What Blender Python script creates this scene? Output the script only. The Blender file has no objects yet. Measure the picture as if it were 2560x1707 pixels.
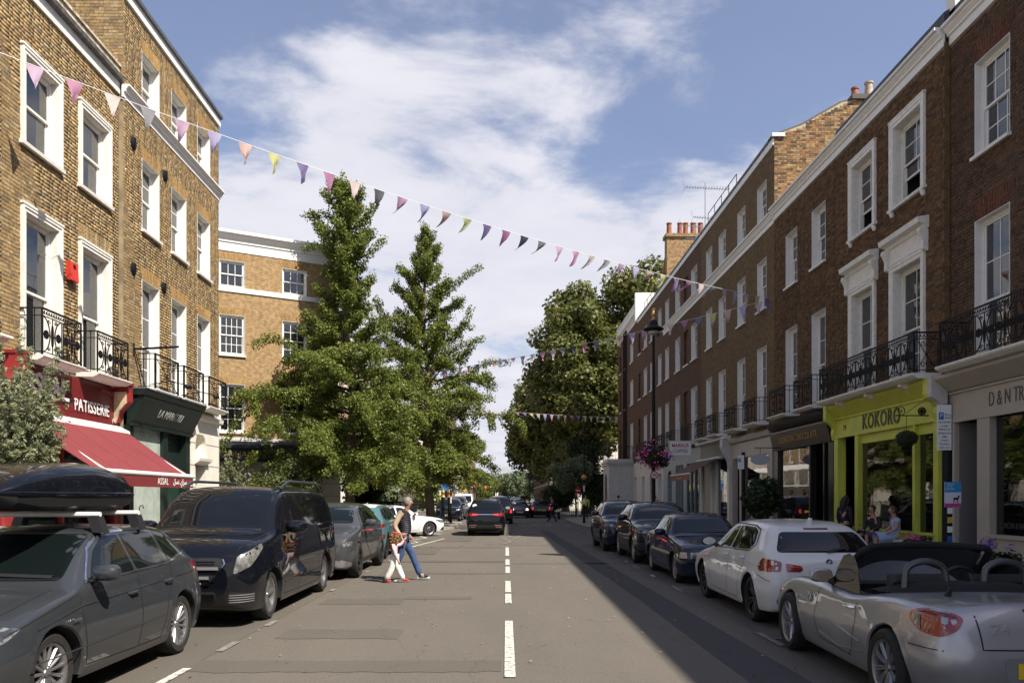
import bpy, bmesh, math, random
import numpy as np
from mathutils import Vector, Matrix, geometry
from mathutils.bvhtree import BVHTree
C=bpy.context.scene.collection
scene=bpy.context.scene
R=math.radians
random.seed(7)
rng=np.random.default_rng(11)
EYE=1.77
# camera, sky, sun, exposure
cd=bpy.data.cameras.new('camera')
cd.lens=28.0;cd.sensor_width=36.0
cd.shift_x=15/2560;cd.shift_y=387.5/2560
cd.clip_start=0.1;cd.clip_end=5000
cam=bpy.data.objects.new('camera', cd);C.objects.link(cam)
cam.location=(0, 0, EYE);cam.rotation_euler=(R(90), 0, 0)
scene.camera=cam
scene.render.resolution_x=1024;scene.render.resolution_y=682
scene.view_settings.view_transform='Standard'
scene.view_settings.look='None'
scene.view_settings.gamma=1.0
scene.view_settings.use_curve_mapping=False
scene.view_settings.exposure=0.76
SUN_EL, SUN_AZ=50.0, 130.0
world=bpy.data.worlds.new('World');scene.world=world
world.use_nodes=True
wn=world.node_tree;wn.nodes.clear()
def wnode(t, **k):
 n=wn.nodes.new(t)
 for a, b in k.items():setattr(n, a, b)
 return n
def wl(a, b):wn.links.new(a, b)
out=wnode('ShaderNodeOutputWorld');bg=wnode('ShaderNodeBackground')
sky=wnode('ShaderNodeTexSky');sky.sky_type='NISHITA';sky.sun_disc=False
sky.sun_elevation=R(SUN_EL);sky.sun_rotation=R(SUN_AZ)
sky.altitude=20;sky.air_density=1.1;sky.dust_density=1.2;sky.ozone_density=2.6
tc=wnode('ShaderNodeTexCoord')
sep=wnode('ShaderNodeSeparateXYZ');wl(tc.outputs['Generated'], sep.inputs[0])
addz=wnode('ShaderNodeMath', operation='ADD');wl(sep.outputs['Z'], addz.inputs[0]);addz.inputs[1].default_value=0.16
mx=wnode('ShaderNodeMath', operation='MAXIMUM');wl(addz.outputs[0], mx.inputs[0]);mx.inputs[1].default_value=0.05
dvx=wnode('ShaderNodeMath', operation='DIVIDE');wl(sep.outputs['X'], dvx.inputs[0]);wl(mx.outputs[0], dvx.inputs[1])
dvy=wnode('ShaderNodeMath', operation='DIVIDE');wl(sep.outputs['Y'], dvy.inputs[0]);wl(mx.outputs[0], dvy.inputs[1])
cmb=wnode('ShaderNodeCombineXYZ');wl(dvx.outputs[0], cmb.inputs[0]);wl(dvy.outputs[0], cmb.inputs[1])
CLOUD_OFF=(3.1, 7.4, 0.0)
mp=wnode('ShaderNodeMapping');wl(cmb.outputs[0], mp.inputs[0]);mp.inputs['Location'].default_value=CLOUD_OFF
mp.inputs['Scale'].default_value=(0.8, 1.0, 1.0);mp.inputs['Rotation'].default_value=(0, 0, R(-28))
n1=wnode('ShaderNodeTexNoise');n1.inputs['Scale'].default_value=1.15;n1.inputs['Detail'].default_value=3;n1.inputs['Roughness'].default_value=0.45;n1.inputs['Distortion'].default_value=0.35
n2=wnode('ShaderNodeTexNoise');n2.inputs['Scale'].default_value=3.4;n2.inputs['Detail'].default_value=9;n2.inputs['Roughness'].default_value=0.58;n2.inputs['Distortion'].default_value=0.25
wl(mp.outputs[0], n1.inputs['Vector']);wl(mp.outputs[0], n2.inputs['Vector'])
mixn=wnode('ShaderNodeMix', data_type='FLOAT');mixn.inputs[0].default_value=0.58
wl(n1.outputs[0], mixn.inputs[2]);wl(n2.outputs[0], mixn.inputs[3])
hz=wnode('ShaderNodeMapRange');wl(sep.outputs['Z'], hz.inputs[0])
hz.inputs[1].default_value=0.0;hz.inputs[2].default_value=0.62;hz.inputs[3].default_value=0.15;hz.inputs[4].default_value=-0.06
ad=wnode('ShaderNodeMath', operation='ADD');wl(mixn.outputs[0], ad.inputs[0]);wl(hz.outputs[0], ad.inputs[1])
for(du, dz, ru, rz_, am, tilt)in((.10, .555, .26, .085, .10, 14), (-.28, .50, .24, .12, .05, -18), (-.08, .40, .24, .10, .09, -25), (.30, .365, .26, .075, .13, 18), (.05, .24, .40, .10, .10, 0), (-.16, .30, .3, .12, .05, 0), (.13, .43, .17, .055, -.10, 12), (-.45, .62, .16, .10, -.12, 0), (.40, .58, .16, .14, -.13, 0), (-.10, .60, .2, .05, -.07, 0), (.16, .30, .12, .03, -.05, 10)):
 cu_=wnode('ShaderNodeVectorMath', operation='DIVIDE');wl(tc.outputs['Generated'], cu_.inputs[0])
 sy=wnode('ShaderNodeSeparateXYZ');wl(tc.outputs['Generated'], sy.inputs[0]);ab=wnode('ShaderNodeMath', operation='MAXIMUM');wl(sy.outputs['Y'], ab.inputs[0]);ab.inputs[1].default_value=.05
 cc_=wnode('ShaderNodeCombineXYZ');[wl(ab.outputs[0], cc_.inputs[k])for k in range(3)];wl(cc_.outputs[0], cu_.inputs[1])
 mp_=wnode('ShaderNodeVectorMath', operation='SUBTRACT');wl(cu_.outputs[0], mp_.inputs[0]);mp_.inputs[1].default_value=(du, 1, dz)
 ro=wnode('ShaderNodeVectorRotate', rotation_type='Y_AXIS');wl(mp_.outputs[0], ro.inputs['Vector']);ro.inputs['Angle'].default_value=R(tilt)
 sc_n=wnode('ShaderNodeVectorMath', operation='DIVIDE');wl(ro.outputs[0], sc_n.inputs[0]);sc_n.inputs[1].default_value=(ru, 1, rz_)
 ln=wnode('ShaderNodeVectorMath', operation='LENGTH');wl(sc_n.outputs[0], ln.inputs[0])
 mr_=wnode('ShaderNodeMapRange', interpolation_type='SMOOTHERSTEP');wl(ln.outputs['Value'], mr_.inputs[0]);mr_.inputs[1].default_value=.1;mr_.inputs[2].default_value=1.35;mr_.inputs[3].default_value=am*.8;mr_.inputs[4].default_value=0
 a2=wnode('ShaderNodeMath', operation='ADD');wl(ad.outputs[0], a2.inputs[0]);wl(mr_.outputs[0], a2.inputs[1]);ad=a2
cov=wnode('ShaderNodeMapRange', interpolation_type='SMOOTHSTEP');wl(ad.outputs[0], cov.inputs[0])
cov.inputs[1].default_value=0.465;cov.inputs[2].default_value=0.61;cov.inputs[3].default_value=0.13;cov.inputs[4].default_value=0.95
cl=wnode('ShaderNodeMix', data_type='RGBA');wl(n2.outputs[0], cl.inputs[0])
cl.inputs[6].default_value=(5.2, 5.4, 6.3, 1);cl.inputs[7].default_value=(8.2, 8.0, 8.4, 1)
mc=wnode('ShaderNodeMix', data_type='RGBA');wl(cov.outputs[0], mc.inputs[0])
vt=wnode('ShaderNodeMix', data_type='RGBA', blend_type='MULTIPLY');vt.inputs[0].default_value=1;wl(sky.outputs[0], vt.inputs[6]);vt.inputs[7].default_value=(1.17, 1.10, 1.19, 1)
wl(vt.outputs[2], mc.inputs[6]);wl(cl.outputs[2], mc.inputs[7])
wl(mc.outputs[2], bg.inputs['Color']);bg.inputs['Strength'].default_value=0.072
wl(bg.outputs[0], out.inputs['Surface'])
sd=bpy.data.lights.new('sun', 'SUN');sd.energy=4.9;sd.angle=R(0.53);sd.color=(1.0, 0.93, 0.82)
sun=bpy.data.objects.new('sun', sd);C.objects.link(sun)
ce=math.cos(R(SUN_EL))
to_sun=Vector((math.sin(R(SUN_AZ))*ce, math.cos(R(SUN_AZ))*ce, math.sin(R(SUN_EL))))
sun.rotation_euler=to_sun.to_track_quat('Z', 'Y').to_euler()
sun.location=to_sun*60
try:
 scene.cycles.max_bounces=7;scene.cycles.diffuse_bounces=3;scene.cycles.glossy_bounces=4
 scene.cycles.transmission_bounces=4;scene.cycles.transparent_max_bounces=10
 scene.cycles.caustics_reflective=False;scene.cycles.caustics_refractive=False
 scene.cycles.use_denoising=True
 scene.cycles.sample_clamp_indirect=6
except Exception:
 pass
 # materials
MATS={}
def material(name):
 m=bpy.data.materials.new(name);m.use_nodes=True
 nt=m.node_tree;b=nt.nodes['Principled BSDF']
 return m, nt, b
def nd(nt, t, **k):
 n=nt.nodes.new(t)
 for a, b in k.items():setattr(n, a, b)
 return n
def col4(c):return(c[0], c[1], c[2], 1.0)
def mat(name, c=(0.5, 0.5, 0.5), rough=0.6, metal=0.0, coat=0.0, noise=0.0, nscale=3.0, bump=0.0, bscale=30.0, c2=None, spec=0.5, emit=None, sheen=0.0, streak=None):
 if name in MATS:return MATS[name]
 m, nt, b=material(name)
 b.inputs['Base Color'].default_value=col4(c)
 b.inputs['Roughness'].default_value=rough
 b.inputs['Metallic'].default_value=metal
 b.inputs['Specular IOR Level'].default_value=spec
 if coat:
  b.inputs['Coat Weight'].default_value=coat;b.inputs['Coat Roughness'].default_value=0.03
 if sheen:b.inputs['Sheen Weight'].default_value=sheen
 if emit:
  b.inputs['Emission Color'].default_value=col4(c);b.inputs['Emission Strength'].default_value=emit
 t=None
 if noise or bump:t=nd(nt, 'ShaderNodeTexCoord')
 if noise:
  src=t.outputs['Object']
  if streak:
   mpp=nd(nt, 'ShaderNodeMapping');mpp.inputs['Scale'].default_value=streak
   nt.links.new(src, mpp.inputs[0]);src=mpp.outputs[0]
  n=nd(nt, 'ShaderNodeTexNoise');n.inputs['Scale'].default_value=nscale;n.inputs['Detail'].default_value=6;n.inputs['Roughness'].default_value=0.62
  nt.links.new(src, n.inputs['Vector'])
  mr=nd(nt, 'ShaderNodeMapRange', interpolation_type='SMOOTHSTEP');mr.inputs[1].default_value=0.36;mr.inputs[2].default_value=0.66
  nt.links.new(n.outputs[0], mr.inputs[0])
  mi=nd(nt, 'ShaderNodeMix', data_type='RGBA')
  cc=c2 if c2 else tuple(x*(1-noise)for x in c)
  mi.inputs[6].default_value=col4(c);mi.inputs[7].default_value=col4(cc)
  nt.links.new(mr.outputs[0], mi.inputs[0]);nt.links.new(mi.outputs[2], b.inputs['Base Color'])
 if bump:
  n=nd(nt, 'ShaderNodeTexNoise');n.inputs['Scale'].default_value=bscale;n.inputs['Detail'].default_value=5
  nt.links.new(t.outputs['Object'], n.inputs['Vector'])
  bp=nd(nt, 'ShaderNodeBump');bp.inputs['Strength'].default_value=bump;bp.inputs['Distance'].default_value=0.02
  nt.links.new(n.outputs[0], bp.inputs['Height']);nt.links.new(bp.outputs[0], b.inputs['Normal'])
 MATS[name]=m
 return m
def brick_piece_mat(name, ramp, soot=0.35, soot_col=(0.05, 0.04, 0.03)):
 """brick colour per piece (each brick its own tone), big soot stains over the wall"""
 m, nt, b=material(name)
 g=nd(nt, 'ShaderNodeNewGeometry');oi=nd(nt, 'ShaderNodeObjectInfo')
 a=nd(nt, 'ShaderNodeMath', operation='ADD');nt.links.new(g.outputs['Random Per Island'], a.inputs[0]);nt.links.new(oi.outputs['Random'], a.inputs[1])
 f=nd(nt, 'ShaderNodeMath', operation='FRACT');nt.links.new(a.outputs[0], f.inputs[0])
 cr=nd(nt, 'ShaderNodeValToRGB');nt.links.new(f.outputs[0], cr.inputs[0]);cr.color_ramp.interpolation='CONSTANT'
 el=cr.color_ramp.elements
 while len(el)>1:el.remove(el[-1])
 el[0].position=0;el[0].color=col4(ramp[0])
 for i, c in enumerate(ramp[1:]):
  e=el.new((i+1)/len(ramp));e.color=col4(c)
 n=nd(nt, 'ShaderNodeTexNoise');n.inputs['Scale'].default_value=0.55;n.inputs['Detail'].default_value=6;n.inputs['Roughness'].default_value=0.7
 nt.links.new(g.outputs['Position'], n.inputs['Vector'])
 mr=nd(nt, 'ShaderNodeMapRange');mr.inputs[1].default_value=0.48;mr.inputs[2].default_value=0.72;mr.inputs[4].default_value=soot
 nt.links.new(n.outputs[0], mr.inputs[0])
 n2=nd(nt, 'ShaderNodeTexNoise');n2.inputs['Scale'].default_value=18;n2.inputs['Detail'].default_value=5
 nt.links.new(g.outputs['Position'], n2.inputs['Vector'])
 mr2=nd(nt, 'ShaderNodeMapRange');mr2.inputs[1].default_value=0.35;mr2.inputs[2].default_value=0.7;mr2.inputs[3].default_value=0.68;mr2.inputs[4].default_value=1.2
 nt.links.new(n2.outputs[0], mr2.inputs[0])
 mi=nd(nt, 'ShaderNodeMix', data_type='RGBA');nt.links.new(mr.outputs[0], mi.inputs[0]);nt.links.new(cr.outputs[0], mi.inputs[6]);mi.inputs[7].default_value=col4(soot_col)
 ms=nd(nt, 'ShaderNodeMapping');ms.inputs['Scale'].default_value=(2.6, 2.6, .22);nt.links.new(g.outputs['Position'], ms.inputs[0])
 n4=nd(nt, 'ShaderNodeTexNoise');n4.inputs['Scale'].default_value=1.0;n4.inputs['Detail'].default_value=5;nt.links.new(ms.outputs[0], n4.inputs['Vector'])
 mr4=nd(nt, 'ShaderNodeMapRange');mr4.inputs[1].default_value=.56;mr4.inputs[2].default_value=.74;mr4.inputs[4].default_value=.42;nt.links.new(n4.outputs[0], mr4.inputs[0])
 mi4=nd(nt, 'ShaderNodeMix', data_type='RGBA');nt.links.new(mr4.outputs[0], mi4.inputs[0]);nt.links.new(mi.outputs[2], mi4.inputs[6]);mi4.inputs[7].default_value=col4(soot_col);mi=mi4
 mu=nd(nt, 'ShaderNodeMix', data_type='RGBA', blend_type='MULTIPLY');mu.inputs[0].default_value=1
 nt.links.new(mi.outputs[2], mu.inputs[6]);nt.links.new(mr2.outputs[0], mu.inputs[7])
 nt.links.new(mu.outputs[2], b.inputs['Base Color'])
 b.inputs['Roughness'].default_value=0.9;b.inputs['Specular IOR Level'].default_value=0.2
 bp=nd(nt, 'ShaderNodeBump');bp.inputs['Strength'].default_value=0.5;bp.inputs['Distance'].default_value=0.006
 nt.links.new(n2.outputs[0], bp.inputs['Height']);nt.links.new(bp.outputs[0], b.inputs['Normal'])
 MATS[name]=m
 return m
def brick_wall_mat(name, c1, c2, mortar, soot=0.3, soot_col=(0.05, 0.04, 0.03)):
 """for walls too far off to tell the bricks apart: object coordinates, x across and z up"""
 m, nt, b=material(name)
 t=nd(nt, 'ShaderNodeTexCoord');s=nd(nt, 'ShaderNodeSeparateXYZ');nt.links.new(t.outputs['Object'], s.inputs[0])
 ad2=nd(nt, 'ShaderNodeMath', operation='ADD');nt.links.new(s.outputs[0], ad2.inputs[0]);nt.links.new(s.outputs[1], ad2.inputs[1])
 c=nd(nt, 'ShaderNodeCombineXYZ');nt.links.new(ad2.outputs[0], c.inputs[0]);nt.links.new(s.outputs[2], c.inputs[1])
 bt=nd(nt, 'ShaderNodeTexBrick');nt.links.new(c.outputs[0], bt.inputs['Vector'])
 bt.inputs['Scale'].default_value=1;bt.inputs['Brick Width'].default_value=0.17;bt.inputs['Row Height'].default_value=0.075
 bt.inputs['Mortar Size'].default_value=0.007;bt.inputs['Mortar Smooth'].default_value=0.3;bt.inputs['Bias'].default_value=-0.1
 bt.inputs['Color1'].default_value=col4(c1);bt.inputs['Color2'].default_value=col4(c2);bt.inputs['Mortar'].default_value=col4(mortar)
 n=nd(nt, 'ShaderNodeTexNoise');n.inputs['Scale'].default_value=0.6;n.inputs['Detail'].default_value=7;n.inputs['Roughness'].default_value=0.7
 nt.links.new(t.outputs['Object'], n.inputs['Vector'])
 mr=nd(nt, 'ShaderNodeMapRange');mr.inputs[1].default_value=0.42;mr.inputs[2].default_value=0.75;mr.inputs[4].default_value=soot
 nt.links.new(n.outputs[0], mr.inputs[0])
 n3=nd(nt, 'ShaderNodeTexNoise');n3.inputs['Scale'].default_value=5.5;n3.inputs['Detail'].default_value=4
 nt.links.new(t.outputs['Object'], n3.inputs['Vector'])
 mr3=nd(nt, 'ShaderNodeMapRange');mr3.inputs[1].default_value=0.3;mr3.inputs[2].default_value=0.7;mr3.inputs[3].default_value=0.7;mr3.inputs[4].default_value=1.25
 nt.links.new(n3.outputs[0], mr3.inputs[0])
 mi=nd(nt, 'ShaderNodeMix', data_type='RGBA');nt.links.new(mr.outputs[0], mi.inputs[0]);nt.links.new(bt.outputs[0], mi.inputs[6]);mi.inputs[7].default_value=col4(soot_col)
 mu=nd(nt, 'ShaderNodeMix', data_type='RGBA', blend_type='MULTIPLY');mu.inputs[0].default_value=1
 nt.links.new(mi.outputs[2], mu.inputs[6]);nt.links.new(mr3.outputs[0], mu.inputs[7])
 nt.links.new(mu.outputs[2], b.inputs['Base Color'])
 b.inputs['Roughness'].default_value=0.92;b.inputs['Specular IOR Level'].default_value=0.2
 bp=nd(nt, 'ShaderNodeBump');bp.inputs['Strength'].default_value=0.6;bp.inputs['Distance'].default_value=0.012;bp.invert=True
 nt.links.new(bt.outputs['Fac'], bp.inputs['Height']);nt.links.new(bp.outputs[0], b.inputs['Normal'])
 MATS[name]=m
 return m
def glass_mat(name, tint=(0.02, 0.025, 0.03), clear=0.5, rough=0.015):
 """window glass: Fresnel mirror over a partly clear, partly tinted pane"""
 if name in MATS:return MATS[name]
 m, nt, b=material(name);o=nt.nodes['Material Output']
 b.inputs['Base Color'].default_value=col4(tint);b.inputs['Roughness'].default_value=rough
 b.inputs['Specular IOR Level'].default_value=0.9
 tr=nd(nt, 'ShaderNodeBsdfTransparent');tr.inputs[0].default_value=(0.75, 0.8, 0.8, 1)
 fr=nd(nt, 'ShaderNodeFresnel');fr.inputs[0].default_value=1.55
 gl=nd(nt, 'ShaderNodeBsdfGlossy');gl.inputs['Roughness'].default_value=rough
 mx1=nd(nt, 'ShaderNodeMixShader');mx1.inputs[0].default_value=clear
 nt.links.new(b.outputs[0], mx1.inputs[1]);nt.links.new(tr.outputs[0], mx1.inputs[2])
 mx2=nd(nt, 'ShaderNodeMixShader');nt.links.new(fr.outputs[0], mx2.inputs[0]);nt.links.new(mx1.outputs[0], mx2.inputs[1]);nt.links.new(gl.outputs[0], mx2.inputs[2])
 nt.links.new(mx2.outputs[0], o.inputs['Surface'])
 t=nd(nt, 'ShaderNodeTexCoord');n=nd(nt, 'ShaderNodeTexNoise');n.inputs['Scale'].default_value=1.8
 nt.links.new(t.outputs['Object'], n.inputs['Vector'])
 bp=nd(nt, 'ShaderNodeBump');bp.inputs['Strength'].default_value=0.12;bp.inputs['Distance'].default_value=0.02
 nt.links.new(n.outputs[0], bp.inputs['Height']);nt.links.new(bp.outputs[0], gl.inputs['Normal'])
 MATS[name]=m
 return m
def leaf_mat(name, c1, c2, trans=0.35, c3=None):
 m, nt, b=material(name);o=nt.nodes['Material Output']
 g=nd(nt, 'ShaderNodeNewGeometry')
 cr=nd(nt, 'ShaderNodeValToRGB');nt.links.new(g.outputs['Random Per Island'], cr.inputs[0])
 cr.color_ramp.elements[0].color=col4(c1);cr.color_ramp.elements[1].color=col4(c2)
 if c3:
  e=cr.color_ramp.elements.new(0.93);e.color=col4(c2);cr.color_ramp.elements[-1].color=col4(c3)
 nt.links.new(cr.outputs[0], b.inputs['Base Color']);b.inputs['Roughness'].default_value=0.5
 b.inputs['Specular IOR Level'].default_value=0.35
 tl=nd(nt, 'ShaderNodeBsdfTranslucent');nt.links.new(cr.outputs[0], tl.inputs[0])
 mx1=nd(nt, 'ShaderNodeMixShader');mx1.inputs[0].default_value=trans
 nt.links.new(b.outputs[0], mx1.inputs[1]);nt.links.new(tl.outputs[0], mx1.inputs[2]);nt.links.new(mx1.outputs[0], o.inputs['Surface'])
 MATS[name]=m
 return m
white=mat('white paint', (0.82, 0.80, 0.75), 0.5, noise=0.07, nscale=7, bump=0.1)
white_old=mat('weathered white paint', (0.80, 0.77, 0.70), 0.65, noise=0.13, nscale=9, bump=0.25, bscale=18)
cream=mat('cream stucco', (0.70, 0.66, 0.57), 0.8, noise=0.12, nscale=2, bump=0.2)
grey_white=mat('grey white paint', (0.55, 0.54, 0.51), 0.6, noise=0.15, nscale=3)
iron=mat('black iron', (0.008, 0.008, 0.009), 0.6, noise=0.3, bump=0.2, spec=0.25)
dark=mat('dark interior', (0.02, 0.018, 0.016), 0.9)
lead=mat('lead sheet', (0.12, 0.125, 0.135), 0.55, noise=0.35, nscale=3, bump=0.2)
slate=mat('slate roof', (0.06, 0.062, 0.07), 0.6, noise=0.3, nscale=4, bump=0.3)
pane_mat=glass_mat('sash glass', (0.03, 0.035, 0.04), 0.45)
pane_dark=glass_mat('dark shop glass', (0.008, 0.008, 0.008), 0.5)
curtain=mat('white curtain', (0.62, 0.62, 0.6), 0.9, noise=0.2, nscale=2, streak=(14, 14, 0.5))
black=mat('black plastic', (0.012, 0.012, 0.013), 0.55)
rubber=mat('tyre rubber', (0.018, 0.017, 0.016), 0.85, noise=0.35, nscale=20, bump=0.2, bscale=60)
chrome=mat('chrome', (0.75, 0.75, 0.76), 0.12, 1.0)
alloy=mat('silver alloy', (0.34, 0.34, 0.35), 0.35, 0.85)
alloy_dark=mat('dark alloy', (0.04, 0.04, 0.042), 0.3, 0.7)
# mesh building
class MB:
 def __init__(s):s.v=[];s.f=[];s.m=[]
 def quad(s, a, b, c, d, mi=0):
  n=len(s.v);s.v+=[tuple(a), tuple(b), tuple(c), tuple(d)];s.f.append((n, n+1, n+2, n+3));s.m.append(mi)
 def poly(s, pts, mi=0):
  n=len(s.v);s.v+=[tuple(p)for p in pts];s.f.append(tuple(range(n, n+len(pts))));s.m.append(mi)
 def box(s, x0, y0, z0, x1, y1, z1, mi=0, M=None):
  n=len(s.v)
  p=[(x0, y0, z0), (x1, y0, z0), (x1, y1, z0), (x0, y1, z0), (x0, y0, z1), (x1, y0, z1), (x1, y1, z1), (x0, y1, z1)]
  if M:p=[tuple(M@Vector(q))for q in p]
  s.v+=p
  for f in((0, 3, 2, 1), (4, 5, 6, 7), (0, 1, 5, 4), (1, 2, 6, 5), (2, 3, 7, 6), (3, 0, 4, 7)):
   s.f.append(tuple(n+i for i in f));s.m.append(mi)
 def prism(s, pts, axis, a, b, mi=0):
  """extrude 2D outline pts along axis 0/1/2 from a to b"""
  def P(p, t):
   if axis==0:return(t, p[0], p[1])
   if axis==1:return(p[0], t, p[1])
   return(p[0], p[1], t)
  n=len(s.v);k=len(pts)
  s.v+=[P(p, a)for p in pts]+[P(p, b)for p in pts]
  s.f.append(tuple(range(n+k-1, n-1, -1)));s.m.append(mi)
  s.f.append(tuple(range(n+k, n+2*k)));s.m.append(mi)
  for i in range(k):
   j=(i+1)%k
   s.f.append((n+i, n+j, n+k+j, n+k+i));s.m.append(mi)
 def tube(s, pts, r, n=6, mi=0, closed=False, caps=True):
  pts=[Vector(p)for p in pts];k=len(pts)
  rs=r if isinstance(r, (list, tuple))else[r]*k
  base=len(s.v);up=None
  for i, p in enumerate(pts):
   a=pts[i-1]if(i>0 or closed)else p
   b=pts[(i+1)%k]if(i<k-1 or closed)else p
   d=b-a
   if d.length<1e-9:d=Vector((0, 0, 1))
   d.normalize()
   if up is None:
    up=Vector((0, 0, 1))if abs(d.z)<0.9 else Vector((1, 0, 0))
   x=d.cross(up)
   if x.length<1e-4:x=d.cross(Vector((0.3, 1, 0.2)))
   x.normalize();y=x.cross(d).normalized();up=y
   for j in range(n):
    t=2*math.pi*j/n+math.pi/n
    s.v.append(tuple(p+(x*math.cos(t)+y*math.sin(t))*rs[i]))
  for i in range(k if closed else k-1):
   for j in range(n):
    a0=base+i*n+j;a1=base+i*n+(j+1)%n
    b0=base+((i+1)%k)*n+j;b1=base+((i+1)%k)*n+(j+1)%n
    s.f.append((a0, b0, b1, a1));s.m.append(mi)
  if caps and not closed:
   s.f.append(tuple(base+j for j in range(n)));s.m.append(mi)
   s.f.append(tuple(base+(k-1)*n+j for j in reversed(range(n))));s.m.append(mi)
 def lathe(s, prof, n=24, axis='z', mi=0, c=(0, 0, 0)):
  """prof: list of (radius, height)"""
  base=len(s.v);k=len(prof)
  for r, h in prof:
   for j in range(n):
    t=2*math.pi*j/n
    a, b=r*math.cos(t), r*math.sin(t)
    if axis=='z':p=(a, b, h)
    elif axis=='y':p=(a, h, b)
    else:p=(h, a, b)
    s.v.append((p[0]+c[0], p[1]+c[1], p[2]+c[2]))
  for i in range(k-1):
   for j in range(n):
    j2=(j+1)%n
    s.f.append((base+i*n+j, base+i*n+j2, base+(i+1)*n+j2, base+(i+1)*n+j));s.m.append(mi)
 def ball(s, c, r, n=10, k=7, mi=0):
  rr=r if isinstance(r, (tuple, list))else(r, r, r)
  base=len(s.v)
  for i in range(k+1):
   ph=math.pi*i/k
   for j in range(n):
    t=2*math.pi*j/n
    s.v.append((c[0]+rr[0]*math.sin(ph)*math.cos(t), c[1]+rr[1]*math.sin(ph)*math.sin(t), c[2]+rr[2]*math.cos(ph)))
  for i in range(k):
   for j in range(n):
    j2=(j+1)%n
    s.f.append((base+i*n+j, base+(i+1)*n+j, base+(i+1)*n+j2, base+i*n+j2));s.m.append(mi)
 def grid(s, rows, mi=0, flip=False):
  base=len(s.v);k=len(rows[0])
  for r in rows:s.v+=[tuple(p)for p in r]
  for i in range(len(rows)-1):
   for j in range(k-1):
    q=(base+i*k+j, base+i*k+j+1, base+(i+1)*k+j+1, base+(i+1)*k+j)
    s.f.append(q[::-1]if flip else q);s.m.append(mi)
 def mesh(s, name, mats, smooth=False, angle=35, fix=True):
  me=bpy.data.meshes.new(name)
  me.from_pydata(s.v, [], s.f)
  ml=mats if isinstance(mats, (list, tuple))else[mats]
  for m in ml:me.materials.append(m)
  if len(ml)>1:me.polygons.foreach_set('material_index', s.m)
  if smooth:
   me.polygons.foreach_set('use_smooth', [True]*len(me.polygons))
   me.set_sharp_from_angle(angle=R(angle))
  if fix and len(s.f)<60000:
   bm=bmesh.new();bm.from_mesh(me);bmesh.ops.recalc_face_normals(bm, faces=bm.faces);bm.to_mesh(me);bm.free()
  me.update()
  return me
 def obj(s, name, mats, parent=None, smooth=False, angle=35, **tags):
  o=bpy.data.objects.new(name, s.mesh(name, mats, smooth, angle));C.objects.link(o)
  if parent is not None:o.parent=parent
  for k, v in tags.items():o[k]=v
  return o
def thing(name, label, cat, loc=(0, 0, 0), rz=0.0, group=None):
 o=bpy.data.objects.new(name, None);C.objects.link(o);o.empty_display_size=0.3
 o.location=loc;o.rotation_euler=(0, 0, rz);o['label']=label;o['category']=cat
 if group:o['group']=group
 return o
def tag(o, label=None, cat=None, group=None, kind=None):
 if label:o['label']=label
 if cat:o['category']=cat
 if group:o['group']=group
 if kind:o['kind']=kind
 return o
def link(name, me, parent, loc=None, rot=None):
 o=bpy.data.objects.new(name, me);C.objects.link(o);o.parent=parent
 if loc:o.location=loc
 if rot:o.rotation_euler=rot
 return o
def copy_tree(o, parent=None):
 c=o.copy();C.objects.link(c);c.parent=parent
 for ch in list(o.children):copy_tree(ch, c)
 return c
FONT_AR=None
def text_obj(txt, size, m, parent, M, depth=0.012, name='lettering', sx=1.0, shear=0.0, bold=0.0, align='CENTER', spacing=1.0, kind=None):
 cu=bpy.data.curves.new('lettering', 'FONT');cu.body=txt;cu.size=size;cu.extrude=depth/2
 cu.align_x=align;cu.align_y='CENTER';cu.shear=shear;cu.offset=bold;cu.space_character=spacing
 cu.resolution_u=3
 o=bpy.data.objects.new('tmp', cu);C.objects.link(o)
 dg=bpy.context.evaluated_depsgraph_get()
 me=bpy.data.meshes.new_from_object(o.evaluated_get(dg));bpy.data.objects.remove(o)
 me.name='lettering'
 me.transform(Matrix.Diagonal((sx, 1, 1, 1)))
 me.materials.clear();me.materials.append(m)
 t=bpy.data.objects.new(name, me);C.objects.link(t);t.parent=parent;t.matrix_local=M
 return t
def face_m(loc, rz=0.0):
 """matrix for upright text/plates whose front faces local -Y turned by rz about Z"""
 return Matrix.Translation(loc)@Matrix.Rotation(rz, 4, 'Z')@Matrix.Rotation(R(90), 4, 'X')
def scatter_quads(P, N, size, mats, name, parent=None, jitter=0.45, aspect=1.0, fold=False):
 """many leaf faces: P (n,3) centres, N (n,3) rough normals"""
 n=len(P)
 a=rng.normal(size=(n, 3));Nn=N+rng.normal(size=(n, 3))*jitter
 Nn/=np.linalg.norm(Nn, axis=1)[:, None]+1e-9
 t=np.cross(Nn, a);t/=np.linalg.norm(t, axis=1)[:, None]+1e-9
 b=np.cross(Nn, t)
 s=(np.full(n, size)*rng.uniform(0.6, 1.3, n))[:, None]
 t=t*s*0.5;b=b*s*0.5*aspect
 V=np.empty((n, 4, 3), dtype=np.float32)
 V[:, 0]=P-b;V[:, 1]=P+t*0.9+b*0.15;V[:, 2]=P+b;V[:, 3]=P-t*0.9+b*0.15
 if fold:V[:, 2]-=Nn*s*0.25;V[:, 0]-=Nn*s*0.2
 me=bpy.data.meshes.new(name)
 me.vertices.add(n*4);me.vertices.foreach_set('co', V.reshape(-1))
 me.loops.add(n*4);me.loops.foreach_set('vertex_index', np.arange(n*4, dtype=np.int32))
 me.polygons.add(n);me.polygons.foreach_set('loop_start', np.arange(0, n*4, 4, dtype=np.int32))
 me.update(calc_edges=True)
 me.materials.append(mats)
 o=bpy.data.objects.new(name, me);C.objects.link(o)
 if parent is not None:o.parent=parent
 return o
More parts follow.
